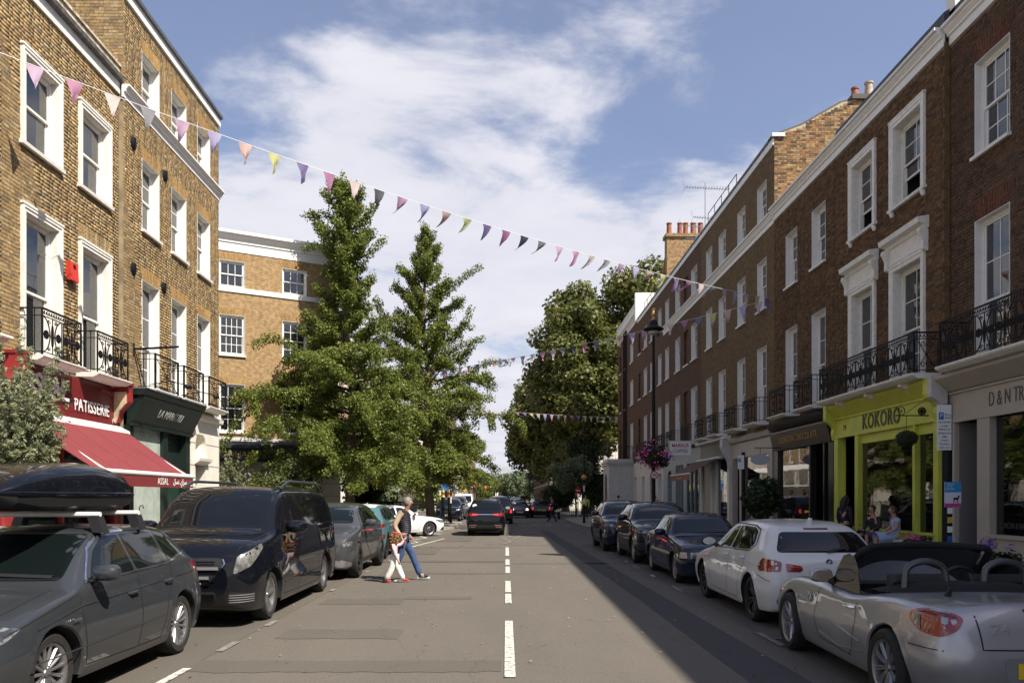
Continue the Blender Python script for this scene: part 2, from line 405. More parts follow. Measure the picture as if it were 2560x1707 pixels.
 # building kit (local frame: front face on y0 looking to y, x to the right, z up)
def cells(L, z0, z1, holes, x0=0.0):
 xs=sorted({x0, L}|{h[0]for h in holes}|{h[1]for h in holes});xs=[x for x in xs if x0<=x<=L]
 zs=sorted({z0, z1}|{h[2]for h in holes}|{h[3]for h in holes});zs=[z for z in zs if z0<=z<=z1]
 out=[]
 for i in range(len(xs)-1):
  for j in range(len(zs)-1):
   cx, cz=(xs[i]+xs[i+1])/2, (zs[j]+zs[j+1])/2
   if not any(h[0]<cx<h[1]and h[2]<cz<h[3]for h in holes):
    out.append((xs[i], xs[i+1], zs[j], zs[j+1]))
 return out
def wall(parent, L, z0, z1, holes, m, t=0.3, x0=0.0, y=0.0, name='wall'):
 b=MB()
 for a, c, d, e in cells(L, z0, z1, holes, x0):
  b.quad((a, y, d), (c, y, d), (c, y, e), (a, y, e))
 for h in holes:
  a, c, d, e=h[:4]
  b.quad((a, y, d), (a, y, e), (a, y+t, e), (a, y+t, d));b.quad((c, y, d), (c, y+t, d), (c, y+t, e), (c, y, e))
  b.quad((a, y, e), (c, y, e), (c, y+t, e), (a, y+t, e));b.quad((a, y, d), (a, y+t, d), (c, y+t, d), (c, y, d))
 me=b.mesh(name, m, fix=False)
 return link(name, me, parent)
BRK={}
def brick_mesh(l, h, m):
 k=(round(l, 3), round(h, 3), m.name)
 if k not in BRK:
  b=MB();y0, y1, c=-0.008, 0.012, 0.003
  b.box(-l/2, y0+c, -h/2, l/2, y1, h/2)
  b.box(-l/2+c, y0, -h/2+c, l/2-c, y0+c+0.0002, h/2-c)
  BRK[k]=b.mesh('brick', m)
 return BRK[k]
def bricks(parent, L, z0, z1, holes, m, singles=0, x0=0.0, yoff=0.0, course=0.075):
 """Flemish bond, every brick its own little block; the ones that show largest are objects, the rest one mass"""
 W=parent.matrix_world.copy()if parent.parent else Matrix.Translation(parent.location)@parent.rotation_euler.to_matrix().to_4x4()
 n=int((z1-z0)/course)
 pcs=[]
 for k in range(n):
  za=z0+k*course+0.005;zb=za+course-0.010;zm=(za+zb)/2
  hs=sorted((h[0], h[1])for h in holes if h[2]<zm<h[3])
  x=x0-(0.17 if k%2 else 0.0)-0.05*(k%3==0);j=k
  while x<L:
   l=0.215 if j%2==0 else 0.1025
   a, c=x, x+l;x+=l+0.010;j+=1
   segs=[(max(a, x0), min(c, L))]
   for(p, q)in hs:
    new=[]
    for(s, e)in segs:
     if e<=p or s>=q:new.append((s, e))
     else:
      if s<p:new.append((s, p-0.003))
      if e>q:new.append((q+0.003, e))
    segs=new
   for s, e in segs:
    if e-s>0.025:pcs.append((s, e, za, zb))
 if not pcs:return
 chosen=set()
 if singles:
  sc=[]
  for i, (s, e, za, zb)in enumerate(pcs):
   if e-s<0.10:continue
   p=W@Vector(((s+e)/2, 0, zm));p.z=(W@Vector((0, 0, (za+zb)/2))).z
   if p.y<1:continue
   px=1265+1991*p.x/p.y;py=1241-1991*(p.z-EYE)/p.y
   if 2<px<2558 and 2<py<1700:sc.append((p.x**2+p.y**2+(p.z-EYE)**2, i))
  sc.sort();chosen={i for _, i in sc[:singles]}
 rest=[p for i, p in enumerate(pcs)if i not in chosen]
 for i in chosen:
  s, e, za, zb=pcs[i]
  o=link('brick', brick_mesh(e-s, zb-za, m), parent, ((s+e)/2, yoff+random.uniform(-0.003, 0.003), (za+zb)/2))
 A=np.array(rest, dtype=np.float64);k=len(A)
 dy=rng.uniform(-0.0035, 0.0035, k);jz=rng.uniform(-0.0012, 0.0012, k)
 yf=yoff-0.007+dy;yb=np.full(k, yoff+0.004)
 V=np.empty((k, 8, 3))
 for c, (ix, iz, yy)in enumerate([(0, 2, yf), (1, 2, yf), (1, 3, yf), (0, 3, yf), (0, 2, yb), (1, 2, yb), (1, 3, yb), (0, 3, yb)]):
  V[:, c, 0]=A[:, ix];V[:, c, 1]=yy;V[:, c, 2]=A[:, iz]+jz
 F=np.array([[0, 1, 2, 3], [0, 4, 5, 1], [1, 5, 6, 2], [2, 6, 7, 3], [3, 7, 4, 0]])
 idx=(np.arange(k)[:, None, None]*8+F[None]).reshape(-1).astype(np.int32)
 me=bpy.data.meshes.new('brickwork')
 me.vertices.add(k*8);me.vertices.foreach_set('co', V.reshape(-1))
 me.loops.add(len(idx));me.loops.foreach_set('vertex_index', idx)
 me.polygons.add(k*5);me.polygons.foreach_set('loop_start', np.arange(0, k*20, 4, dtype=np.int32))
 me.update(calc_edges=True);me.materials.append(m)
 o=link('brickwork', me, parent);o['kind']='stuff'
 return o
def flat_arch(parent, x0, x1, z, m, h=0.3, n=15, spread=0.16, y=-0.014):
 """gauged flat arch of tapered bricks over an opening"""
 b=MB()
 for i in range(n):
  a0, a1=i/n+0.012, (i+1)/n-0.012
  bx0=x0+(x1-x0)*a0;bx1=x0+(x1-x0)*a1
  tx0=x0-spread+(x1-x0+2*spread)*a0;tx1=x0-spread+(x1-x0+2*spread)*a1
  pts=[(bx0, z), (bx1, z), (tx1, z+h), (tx0, z+h)]
  b.prism(pts, 1, y, 0.02)
 return b.obj('brick_arch', m, parent, kind='stuff')
def moulding(parent, x0, x1, prof, m, name='cornice'):
 b=MB();b.prism(prof, 0, x0, x1)
 return b.obj(name, m, parent)
def corn_prof(z0, z1, out, y=0.0):
 h=z1-z0
 return[(y+0.02, z0), (y-0.03, z0), (y-0.03, z0+h*.42), (y-0.08, z0+h*.46), (y-0.08, z0+h*.56), (y-out*.7, z0+h*.74), (y-out*.7, z0+h*.8), (y-out, z0+h*.86), (y-out, z1), (y+0.02, z1)]
PANES={}
def window(parent, x0, x1, z0, z1, rd=0.16, nx=2, nt=2, nb=2, surround=0.0, sill=True, paint=None, glass=None, curt=None, open_=0.0, hood=False, split=0.5, each=True, blind=0.0, console=False, noreveal=False):
 paint=paint or white;glass=glass or pane_mat
 b=MB();W=x1-x0;Hh=z1-z0;e=0.012
 if not noreveal:
  b.box(x0-0.0, -0.012, z0, x0+e, rd+.08, z1);b.box(x1-e, -0.012, z0, x1, rd+.08, z1)
  b.box(x0+e, -0.010, z1-e, x1-e, rd+.08, z1);b.box(x0+e, 0.0, z0, x1-e, rd+.1, z0+e)
 if surround:
  s=surround;pj=0.05
  for(a, c)in((x0-s, x0-0.001), (x1+0.001, x1+s)):
   b.box(a, -pj, z0-(0 if sill else .0), c, 0.0, z1);
  b.box(x0-s, -pj, z1+.001, x1+s, 0.0, z1+s)
  b.box(x0-s-.02, -pj-.03, z1+s, x1+s+.02, 0.0, z1+s+.045)
  b.box(x0-s-.0, -pj-.018, z1+s*.55, x1+s, -pj, z1+s)
  b.box(x0-s, -pj-.018, z0, x0-s*.62, -pj, z1+s*.55);b.box(x1+s*.62, -pj-.018, z0, x1+s, -pj, z1+s*.55)
 w=b.obj('window', paint, parent)
 if sill:
  q=MB();sx=surround+0.05
  q.prism([(0.06, z0-0.075), (-0.085, z0-0.085), (-0.095, z0-0.02), (0.06, z0+0.002)], 0, x0-sx, x1+sx)
  if console:
   for cx in(x0-surround*.5, x1+surround*.5):
    q.prism([(0, z0-.22), (-.04, z0-.2), (-.085, z0-.086), (0, z0-.086)], 0, cx-.06, cx+.06)
  q.obj('sill', paint, w)
 f=MB();fr=0.05;yb=rd
 ax0, ax1, az0, az1=x0+e, x1-e, z0+e, z1-e
 f.box(ax0, yb-.02, az0, ax0+fr, yb+.09, az1);f.box(ax1-fr, yb-.02, az0, ax1, yb+.09, az1)
 f.box(ax0+fr, yb-.02, az1-fr*1.3, ax1-fr, yb+.09, az1);f.box(ax0+fr, yb-.02, az0, ax1-fr, yb+.09, az0+fr)
 ix0, ix1, iz0, iz1=ax0+fr, ax1-fr, az0+fr, az1-fr*1.3
 zm=iz0+(iz1-iz0)*split
 pl=[]
 for(za, zb, yy, nz)in((zm-.02, iz1, yb+.005, nt), (iz0+open_, zm+.02+open_*.98, yb+.045, nb)):
  r=0.045;g=0.012
  f.box(ix0, yy, za, ix0+r, yy+.035, zb);f.box(ix1-r, yy, za, ix1, yy+.035, zb)
  f.box(ix0+r, yy, za, ix1-r, yy+.035, za+r*1.05);f.box(ix0+r, yy, zb-r, ix1-r, yy+.035, zb)
  px0, px1, pz0, pz1=ix0+r, ix1-r, za+r*1.05, zb-r
  for i in range(1, nx):
   xx=px0+(px1-px0)*i/nx;f.box(xx-g, yy+.004, pz0, xx+g, yy+.031, pz1)
  for j in range(1, nz):
   zz=pz0+(pz1-pz0)*j/nz;f.box(px0, yy+.006, zz-g, px1, yy+.029, zz+g)
  if each:
   for i in range(nx):
    for j in range(nz):
     pl.append((px0+(px1-px0)*i/nx+g*.6, px0+(px1-px0)*(i+1)/nx-g*.6, pz0+(pz1-pz0)*j/nz+g*.6, pz0+(pz1-pz0)*(j+1)/nz-g*.6, yy+.017))
  else:pl.append((px0-.005, px1+.005, pz0-.005, pz1+.005, yy+.0175))
 f.obj('frame', paint, w)
 for(a, c, d, g2, yy)in pl:
  k=(round(c-a, 3), round(g2-d, 3), glass.name)
  if k not in PANES:
   q=MB();hw, hh=(c-a)/2, (g2-d)/2;q.box(-hw, -.002, -hh, hw, .002, hh);PANES[k]=q.mesh('pane', glass)
  t=link('pane', PANES[k], w, ((a+c)/2, yy, (d+g2)/2), (random.uniform(-.006, .006), 0, random.uniform(-.006, .006)))
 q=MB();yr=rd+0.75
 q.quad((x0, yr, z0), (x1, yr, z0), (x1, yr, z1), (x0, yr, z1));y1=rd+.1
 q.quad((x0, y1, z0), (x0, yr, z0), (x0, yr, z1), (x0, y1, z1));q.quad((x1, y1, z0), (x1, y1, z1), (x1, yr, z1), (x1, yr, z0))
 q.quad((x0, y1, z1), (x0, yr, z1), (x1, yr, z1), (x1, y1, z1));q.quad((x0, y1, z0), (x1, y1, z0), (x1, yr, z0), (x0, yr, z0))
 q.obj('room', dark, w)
 if curt:
  q=MB();yc=rd+.2
  def drape(xa, xb):
   n=14;rows=[]
   for zz in(z0+.02, z1-.02):
    rows.append([(xa+(xb-xa)*i/n, yc+.025*math.sin(i*2.1), zz)for i in range(n+1)])
   q.grid(rows)
  cw=W*curt
  drape(x0+.03, x0+.03+cw);drape(x1-.03-cw, x1-.03)
  q.obj('curtain', curtain, w)
 elif sill is not None and not blind and random.random()<.4:
  q=MB();zz=z1-.05-Hh*random.choice((.15, .25, .3, .45));q.box(x0+.04, rd+.13, zz, x1-.04, rd+.135, z1-.04);q.box(x0+.04, rd+.12, zz-.025, x1-.04, rd+.14, zz);q.obj('roller_blind', curtain, w)
 if blind:
  q=MB();n=int(Hh*blind/.045)
  for i in range(n):
   zz=z1-.05-i*.045
   q.box(x0+.03, rd+.14, zz-.03, x1-.03, rd+.15, zz)
  q.obj('blind', curtain, w, kind='stuff')
 return w
def hood_on(win, x0, x1, z1, s=0.17):
 """bracketed hood over an architrave"""
 b=MB();zt=z1+s+.05
 b.box(x0-s, -.045, zt, x1+s, 0, zt+.36)
 b.prism([(0, zt+.36), (-.07, zt+.36), (-.11, zt+.44), (-.25, zt+.48), (-.27, zt+.60), (0, zt+.64)], 0, x0-s-.14, x1+s+.14)
 o=b.obj('hood', white_old, win)
 for cx in(x0-s-.055, x1+s+.055):
  c=MB()
  pts=[(0, zt+.36), (-.2, zt+.36), (-.22, zt+.28), (-.17, zt+.2), (-.12, zt+.08), (-.13, zt-.06), (-.09, zt-.14), (-.02, zt-.16), (0, zt-.12)]
  c.prism(pts, 0, cx-.055, cx+.055)
  c.lathe([(0, -.062), (.055, -.062), (.055, .062), (0, .062)], 12, 'x', c=(cx, -.145, zt+.28))
  c.lathe([(0, -.062), (.04, -.062), (.04, .062), (0, .062)], 12, 'x', c=(cx, -.09, zt-.09))
  c.obj('bracket', white_old, win)
def spiral(b, c, r, turns, ax, flip=1, n=14, th=0.010, ph=0.0):
 pts=[]
 for i in range(n+1):
  t=i/n;a=ph+flip*t*turns*2*math.pi;rr=r*(1-t*.85)
  u, v=rr*math.cos(a), rr*math.sin(a)
  pts.append((c[0]+u, c[1], c[2]+v)if ax=='x' else(c[0], c[1]+u, c[2]+v))
 b.tube(pts, th, 4)
def ring(b, c, ru, rv, ax, th=0.010, n=16, a0=0, a1=360):
 full=(a1-a0)>=360;pts=[]
 for i in range(n if full else n+1):
  a=R(a0+(a1-a0)*i/n);u, v=ru*math.cos(a), rv*math.sin(a)
  pts.append((c[0]+u, c[1], c[2]+v)if ax=='x' else(c[0], c[1]+u, c[2]+v))
 b.tube(pts, th, 4, closed=full, caps=not full)
def rosette(b, c, r, ax, petals=8):
 for i in range(petals):
  a=2*math.pi*i/petals;u, v=r*.62*math.cos(a), r*.62*math.sin(a)
  p=(c[0]+u, c[1], c[2]+v)if ax=='x' else(c[0], c[1]+u, c[2]+v)
  ring(b, p, r*.34, r*.34, ax, .012, 7)
 b.ball(c, r*.22, 7, 5)
def run_panel(b, p0, p1, z0, h, style):
 """ironwork between two plan points; style scroll | cross | x"""
 ax='x' if abs(p1[0]-p0[0])>=abs(p1[1]-p0[1])else 'y'
 Lh=math.hypot(p1[0]-p0[0], p1[1]-p0[1])
 def P(t, z):return(p0[0]+(p1[0]-p0[0])*t/Lh, p0[1]+(p1[1]-p0[1])*t/Lh, z)
 zt=z0+h
 b.tube([P(0, zt), P(Lh, zt)], .024, 4);b.tube([P(0, z0+.05), P(Lh, z0+.05)], .013, 4)
 if style=='cross':
  z2=zt-.12
  b.tube([P(0, z2), P(Lh, z2)], .01, 4)
  for t in(0, .07, Lh-.07, Lh):b.tube([P(t, z0), P(t, zt)], .014, 4)
  if Lh>.6:
   b.tube([P(.12, z0+.06), P(Lh-.12, z2)], .01, 4);b.tube([P(.12, z2), P(Lh-.12, z0+.06)], .01, 4)
   b.ball(P(Lh/2, (z0+z2)/2), .035, 8, 6);ring(b, P(Lh/2, (z0+z2)/2), .06, .06, ax, .008, 10)
  return
 z2=zt-.14
 b.tube([P(0, z2), P(Lh, z2)], .013, 4)
 n=max(1, round(Lh/.62));w=Lh/n
 k=max(2, round(Lh/.085))
 for i in range(k):
  t=(i+.5)*Lh/k
  spiral(b, P(t, (zt+z2)/2), .052, .9, ax, 1, 9, .009, ph=2.4)
 for i in range(n+1):
  t=i*w
  for d in(-.025, .025):
   if 0<=t+d<=Lh:b.tube([P(t+d, z0), P(t+d, z2)], .010, 4)
 for i in range(n):
  t=(i+.5)*w;zc=(z0+.05+z2)/2;hh=(z2-z0-.05)/2
  if style=='x':
   b.tube([P(t-w*.4, z0+.05), P(t, zc), P(t-w*.4, z2)], .010, 4);b.tube([P(t+w*.4, z0+.05), P(t, zc), P(t+w*.4, z2)], .010, 4)
   spiral(b, P(t-.07, z2-.1), .07, 1.2, ax, -1, ph=0);spiral(b, P(t+.07, z2-.1), .07, 1.2, ax, 1, ph=math.pi)
   spiral(b, P(t-.07, z0+.16), .07, 1.2, ax, 1, ph=0);spiral(b, P(t+.07, z0+.16), .07, 1.2, ax, -1, ph=math.pi)
   b.ball(P(t, zc), .03, 6, 5)
   continue
  ring(b, P(t, zc), .035, hh*.62, ax, .011, 14);b.tube([P(t, z0+.05), P(t, z2)], .010, 4)
  b.tube([P(t-.1, zc), P(t+.1, zc)], .010, 4);b.ball(P(t, zc), .03, 6, 5)
  for sg in(-1, 1):
   ring(b, P(t+sg*w*.5, zc), w*.38, hh, ax, .012, 12, 90 if sg>0 else-90, 270 if sg>0 else 90)
   spiral(b, P(t+sg*w*.17, z2-.07), .05, 1.1, ax, sg, 9, .009)
   spiral(b, P(t+sg*w*.17, z0+.12), .05, 1.1, ax, -sg, 9, .009)
   if 0.05<t+sg*w*.36<Lh:rosette(b, P(t+sg*w*.30, zc), .085, ax)
def balcony(parent, x0, x1, z, proj=0.45, h=0.9, style='scroll', slab_m=None, th=0.1, brackets=0, label=None):
 s=MB()
 s.prism([(0.0, z-th), (-proj+.06, z-th), (-proj-.05, z-th*.5), (-proj-.07, z-th*.25), (-proj-.07, z), (0.0, z)], 0, x0-.07, x1+.07)
 for i in range(brackets):
  cx=x0+(x1-x0)*(i+.5)/brackets
  s.prism([(0, z-th-.22), (-.1, z-th-.2), (-proj+.1, z-th-.06), (-proj+.1, z-th), (0, z-th)], 0, cx-.06, cx+.06)
 o=s.obj('balcony', slab_m or white_old, parent)
 if label:o['label']=label
 b=MB()
 run_panel(b, (x0, -proj), (x1, -proj), z+.02, h, style)
 st2='cross' if style=='cross' else('x' if proj>.4 else 'cross')
 for xx in(x0, x1):
  if proj>.55 and style=='scroll':run_panel(b, (xx, -proj), (xx, -.02), z+.02, h, 'x')
  else:
   b.tube([(xx, -proj, z+h+.02), (xx, 0, z+h+.02)], .018, 4);b.tube([(xx, -proj, z+h-.12), (xx, 0, z+h-.12)], .011, 4)
   b.tube([(xx, -proj, z+.07), (xx, 0, z+.07)], .011, 4)
   for k in range(1, 3):b.tube([(xx, -proj*k/3, z), (xx, -proj*k/3, z+h+.02)], .010, 4)
 for xx in(x0, x1):b.tube([(xx, -proj, z), (xx, -proj, z+h+.03)], .018, 4)
 b.obj('railing', iron, o)
 return o
def shell(parent, L, H, depth, m_side, m_top=None, x0=0.0, y0=0.9, zb=0.0):
 """sides, back and roof of the block behind the front"""
 b=MB()
 b.quad((x0, 0.0, zb), (x0, 0.0, H), (x0, depth, H), (x0, depth, zb));b.quad((L, 0.0, zb), (L, depth, zb), (L, depth, H), (L, 0.0, H))
 b.quad((x0, depth, zb), (x0, depth, H), (L, depth, H), (L, depth, zb));b.quad((x0, 0.01, H), (L, 0.01, H), (L, depth, H), (x0, depth, H), 1)
 me=b.mesh('side_wall', [m_side, m_top or lead], fix=False)
 return link('side_wall', me, parent)
def pot_row(parent, pts, m=None, h=0.45, r=0.13):
 m=m or terracotta
 me=MB();me.lathe([(0, 0), (r*1.15, 0), (r*1.15, .05), (r, .07), (r*.86, h-.08), (r*1.05, h-.06), (r*1.05, h), (r*.8, h), (r*.75, h-.2)], 14)
 ms=me.mesh('chimney_pot', m, smooth=True)
 for p in pts:link('chimney_pot', ms, parent, p)
terracotta=mat('terracotta', (0.34, 0.12, 0.065), 0.8, noise=0.3, nscale=8)
buff=mat('buff clay', (0.5, 0.42, 0.3), 0.8, noise=0.3, nscale=8)
mortar_y=mat('lime mortar', (0.37, 0.30, 0.19), 0.95, noise=0.5, nscale=1.2)
mortar_r=mat('grey mortar', (0.22, 0.175, 0.13), 0.95, noise=0.4, nscale=1.5)
stock_y=brick_piece_mat('yellow stock brick', [(0.319, 0.220, 0.109), (0.374, 0.266, 0.132), (0.275, 0.186, 0.092), (0.407, 0.294, 0.149), (0.253, 0.181, 0.098), (0.341, 0.226, 0.103), (0.396, 0.305, 0.172), (0.209, 0.158, 0.098), (0.352, 0.243, 0.115), (0.308, 0.209, 0.103)], 0.34, (0.132, 0.096, 0.057))
stock_b=brick_piece_mat('brown stock brick', [(.165, .088, .038), (.135, .072, .034), (.19, .105, .045), (.11, .062, .033), (.155, .078, .032), (.19, .12, .058), (.085, .055, .034), (.165, .09, .04)], 0.4, (.06, .045, .032))
stock_k=brick_piece_mat('dark red brown brick', [(.13, .074, .042), (.105, .062, .037), (.15, .088, .05), (.08, .05, .033), (.125, .068, .038), (.115, .072, .046)], 0.35, (.05, .035, .028))
wall_c=brick_wall_mat('orange yellow brick wall', (.37, .235, .105), (.27, .165, .075), (.40, .33, .22), 0.2, (.2, .12, .05))
wall_b=brick_wall_mat('brown stock wall', (.19, .118, .052), (.135, .082, .038), (.16, .125, .08), 0.35, (.06, .045, .03))
wall_r=brick_wall_mat('red brown wall', (.145, .076, .042), (.11, .06, .035), (.12, .088, .062), 0.35, (.07, .04, .03))
wall_g=brick_wall_mat('buff gable wall', (.40, .25, .11), (.22, .13, .07), (.42, .34, .22), 0.25, (.15, .10, .06))
red_arch=brick_piece_mat('rubbed red brick', [(.15, .06, .036), (.12, .05, .032), (.17, .07, .04)], 0.2)
yel_arch=brick_piece_mat('rubbed orange brick', [(.40, .24, .095), (.34, .20, .075), (.42, .27, .11)], 0.1)
# left side
LS=0.0186
def left_origin(Y, off=8.82):return(-(off)-LS*Y, Y, 0.0)
RZL=math.pi/2+LS
maroon=mat('maroon sign board', (0.16, 0.018, 0.02), 0.35, noise=0.2)
red_p=mat('red paint', (0.30, 0.03, 0.03), 0.45, noise=0.25, nscale=4)
red_wall=mat('bare plaster', (0.55, 0.43, 0.27), 0.9, noise=0.3, nscale=5)
awn=mat('red awning cloth', (0.19, 0.030, 0.034), 0.85, noise=0.10, nscale=1.5, bump=0.1)
awn_val=mat('red valance cloth', (0.16, 0.016, 0.018), 0.85)
alu=mat('painted aluminium', (0.72, 0.72, 0.70), 0.35)
sign_white=mat('white lettering', (0.82, 0.82, 0.8), 0.5)
bottle=mat('dark green paint', (0.007, 0.017, 0.013), 0.5, noise=0.25, nscale=3)
bottle2=mat('green door paint', (0.012, 0.038, 0.027), 0.45, noise=0.2)
silver_txt=mat('grey lettering', (0.42, 0.45, 0.42), 0.4, 0.0)
navy=mat('slate blue paint', (0.02, 0.026, 0.036), 0.45, noise=0.2)
gold=mat('gold lettering', (0.55, 0.33, 0.10), 0.4, 0.5)
# house A: patisserie, three storeys, local x Y 9
YA=9.0
A=thing('brick_house', 'three storey yellow brick house over the patisserie with the red awning', 'house', left_origin(YA), RZL)
LA=18.84-YA;HA=11.27
def ax(Y):return Y-YA
hA=[]
colsA=[(15.03, 16.18), (17.12, 18.29), (11.9, 13.05)]
for a, c in colsA:
 hA.append((ax(a), ax(c), 8.46, 10.13));hA.append((ax(a), ax(c), 4.52, 7.15))
wall(A, LA, 4.3, HA, hA, mortar_y)
hbA=[(h[0]-.12, h[1]+.12, h[2]-.05, h[3]+.17)for h in hA]
bricks(A, LA, 4.35, HA, hbA, stock_y, 300)
shell(A, LA, HA, 11, wall_g)
for i, (a, c)in enumerate(colsA):
 window(A, ax(a), ax(c), 8.46, 10.13, rd=.13, nx=2 if i==2 else 1, nt=1, nb=1, surround=.12, curt=.3, paint=white_old, split=.5, each=True)
 window(A, ax(a), ax(c), 4.52, 7.15, rd=.15, nx=1, nt=1, nb=1, surround=.12, sill=False, curt=.36, paint=white_old, split=.46, each=True)
 balcony(A, ax(a)-.14, ax(c)+.12, 4.42, .42, .86, 'scroll')
flat_arch(A, ax(17.0), ax(18.41), 7.34, stock_y, .3, 14, .05)
moulding(A, -.3, LA-.02, [(0.02, HA), (-.05, HA), (-.05, HA+.26), (.02, HA+.26)], white_old)
g=MB();g.prism([(-.05, HA+.26), (-.16, HA+.28), (-.18, HA+.36), (-.05, HA+.37)], 0, -.3, LA-.02);g.obj('gutter', mat('lead gutter', (.16, .15, .14), .7, noise=.5, nscale=9), A)
peel=mat('peeling plaster', (0.62, 0.54, 0.42), 0.9, noise=0.6, nscale=6, bump=0.8, bscale=12, c2=(.30, .24, .16))
g=MB();g.box(-.3, -.05, HA+.37, LA-.02, .28, HA+.62);g.box(-.3, -.09, HA+.62, LA-.02, .32, HA+.68);g.obj('parapet', peel, A)
al=thing('alarm_box', 'red burglar alarm box on brick wall between two tall white windows', 'alarm box', (0, 0, 0))
al.matrix_world=Matrix.Translation(left_origin(YA))@Matrix.Rotation(RZL, 4, 'Z')@Matrix.Translation((ax(16.66), 0, 6.47))
b=MB();b.prism([(0.0, -.18), (-.06, -.2), (-.12, -.2), (-.10, .18), (0, .2)], 0, -.15, .15);b.obj('case', mat('alarm red', (.55, .04, .025), .45), al)
b=MB()
for k in range(5):b.box(-.05, -.118+k*.001, .06+k*.018, .05, -.105, .066+k*.018)
b.obj('vent', mat('dark red', (.12, .01, .01), .6), al, kind='stuff')
b=MB();b.quad((ax(14.4), -.06, 3.42), (ax(18.68), -.06, 3.42), (ax(18.68), -.02, 4.3), (ax(14.4), -.02, 4.3));b.box(ax(14.4), -.055, 3.42, ax(18.68), 0.3, 4.29)
sf=b.obj('sign_board', maroon, A)
text_obj('ASSAL', .62, sign_white, sf, Matrix.Translation((ax(15.65), -.085, 3.92))@Matrix.Rotation(R(90), 4, 'X'), .04, sx=.95, bold=.006)
text_obj('PATISSERIE', .36, sign_white, sf, Matrix.Translation((ax(17.45), -.085, 3.70))@Matrix.Rotation(R(90), 4, 'X'), .012, sx=.82, spacing=1.08, name='lettering')
text_obj('020 7706 2905', .11, mat('faded pink lettering', (.35, .16, .14), .6), sf, Matrix.Translation((ax(18.2), -.075, 4.14))@Matrix.Rotation(R(90), 4, 'X'), .004)
text_obj('\uFEE1\uFEFC\uFEA3', .14, sign_white, sf, Matrix.Translation((ax(18.5), -.078, 3.56))@Matrix.Rotation(R(90), 4, 'X'), .004)
for yy, zt in((14.42, 4.36), (18.62, 4.36)):
 b=MB();x0=ax(yy)-.06
 b.prism([(0, 3.55), (-.08, 3.5), (-.16, 3.75), (-.34, 3.95), (-.36, 4.0), (-.36, 4.36), (0, 4.36)], 0, x0, x0+.24)
 b.box(x0-.02, -.38, 4.36, x0+.26, 0, 4.42);b.obj('bracket', red_p, A)
b=MB();b.prism([(-.001, 3.5), (-.09, 3.48), (-.17, 3.76), (-.33, 3.94), (-.33, 4.2), (-.001, 4.2)], 0, ax(18.5), ax(18.555));b.obj('plaster_patch', red_wall, A)
b=MB();b.box(ax(14.35), -.05, .12, ax(14.65), .2, 3.42);b.box(ax(18.55), -.05, .12, ax(18.8), .2, 3.42);b.box(ax(14.65), -.02, .12, ax(18.55), .15, .75)
b.box(ax(16.3), -.03, .75, ax(16.4), .12, 3.42)
b.obj('shopfront', red_p, A)
b=MB();b.box(ax(14.66), .04, .75, ax(16.3), .05, 3.4);b.obj('pane', pane_dark, A)
b=MB();b.box(ax(16.4), .04, .75, ax(18.5), .05, 3.4);b.obj('pane', pane_dark, A)
b=MB();b.box(ax(14.4), 1.9, .1, ax(18.7), 2.0, 3.5);b.box(ax(14.7), .6, .75, ax(18.3), 1.0, 1.7, 0)
for k in range(6):b.box(ax(15+k*.6), .65, 1.7, ax(15.3+k*.6), .9, 1.7+.12+.1*(k%3))
b.obj('display_counter', mat('wood counter', (.12, .06, .03), .6), A)
b=MB();b.box(0, 0.02, .12, ax(14.32), .3, 4.3);b.obj('pilaster_wall', cream, A)
moulding(A, 0, ax(14.2), corn_prof(4.32, 4.62, .3, .0), white_old, 'shop_cornice')
aw=MB();ya, yb2=ax(14.25), ax(18.72)
cas=MB();cas.prism([(-.06, 3.42), (-.30, 3.30), (-.32, 3.20), (-.26, 3.18), (-.06, 3.28)], 0, ya-.05, yb2+.05)
aw_o=cas.obj('awning', alu, A)
n=14;rows=[]
for k in range(13):
 t=k/12
 rows.append([(ya+(yb2-ya)*i/n, -.28-1.47*t, 3.27-1.02*t-.03*math.sin(math.pi*t))for i in range(n+1)])
f=MB();f.grid(rows);f.grid([[(p[0], p[1], p[2]-.012)for p in r]for r in rows]);f.obj('awning_cloth', awn, aw_o)
f=MB()
for i in range(1, 5):
 xx=ya+(yb2-ya)*i/5
 f.tube([(xx, r[0][1], r[0][2]+.003)for r in rows], .006, 4)
f.obj('seam', mat('seam cloth', (.30, .03, .03), .9), aw_o, kind='stuff')
f=MB();f.tube([(ya-.06, -1.78, 2.24), (yb2+.06, -1.78, 2.24)], .05, 10);f.obj('front_bar', alu, aw_o, smooth=True)
f=MB();f.box(ya, -1.80, 1.97, yb2, -1.79, 2.21);vo=f.obj('valance', awn_val, aw_o)
for xx in(ya+.3, yb2-.3):
 f=MB();f.tube([(xx, -.25, 3.1), (xx+.25, -.95, 2.72), (xx, -1.75, 2.26)], .028, 6);f.obj('arm', grey_white, aw_o)
text_obj('ASSAL', .2, sign_white, vo, Matrix.Translation((ax(17.0), -1.806, 2.09))@Matrix.Rotation(R(90), 4, 'X'), .003, sx=.95, spacing=1.1)
text_obj('\uFEDE\uFEB4\uFECB \uFEF1\uFE8D\uFEAE\uFEB3 \uFEF0\uFEE8\uFBFE\uFEAE\uFBFF\uFEB7', .17, sign_white, vo, Matrix.Translation((ax(18.2), -1.806, 2.1))@Matrix.Rotation(R(90), 4, 'X'), .004)
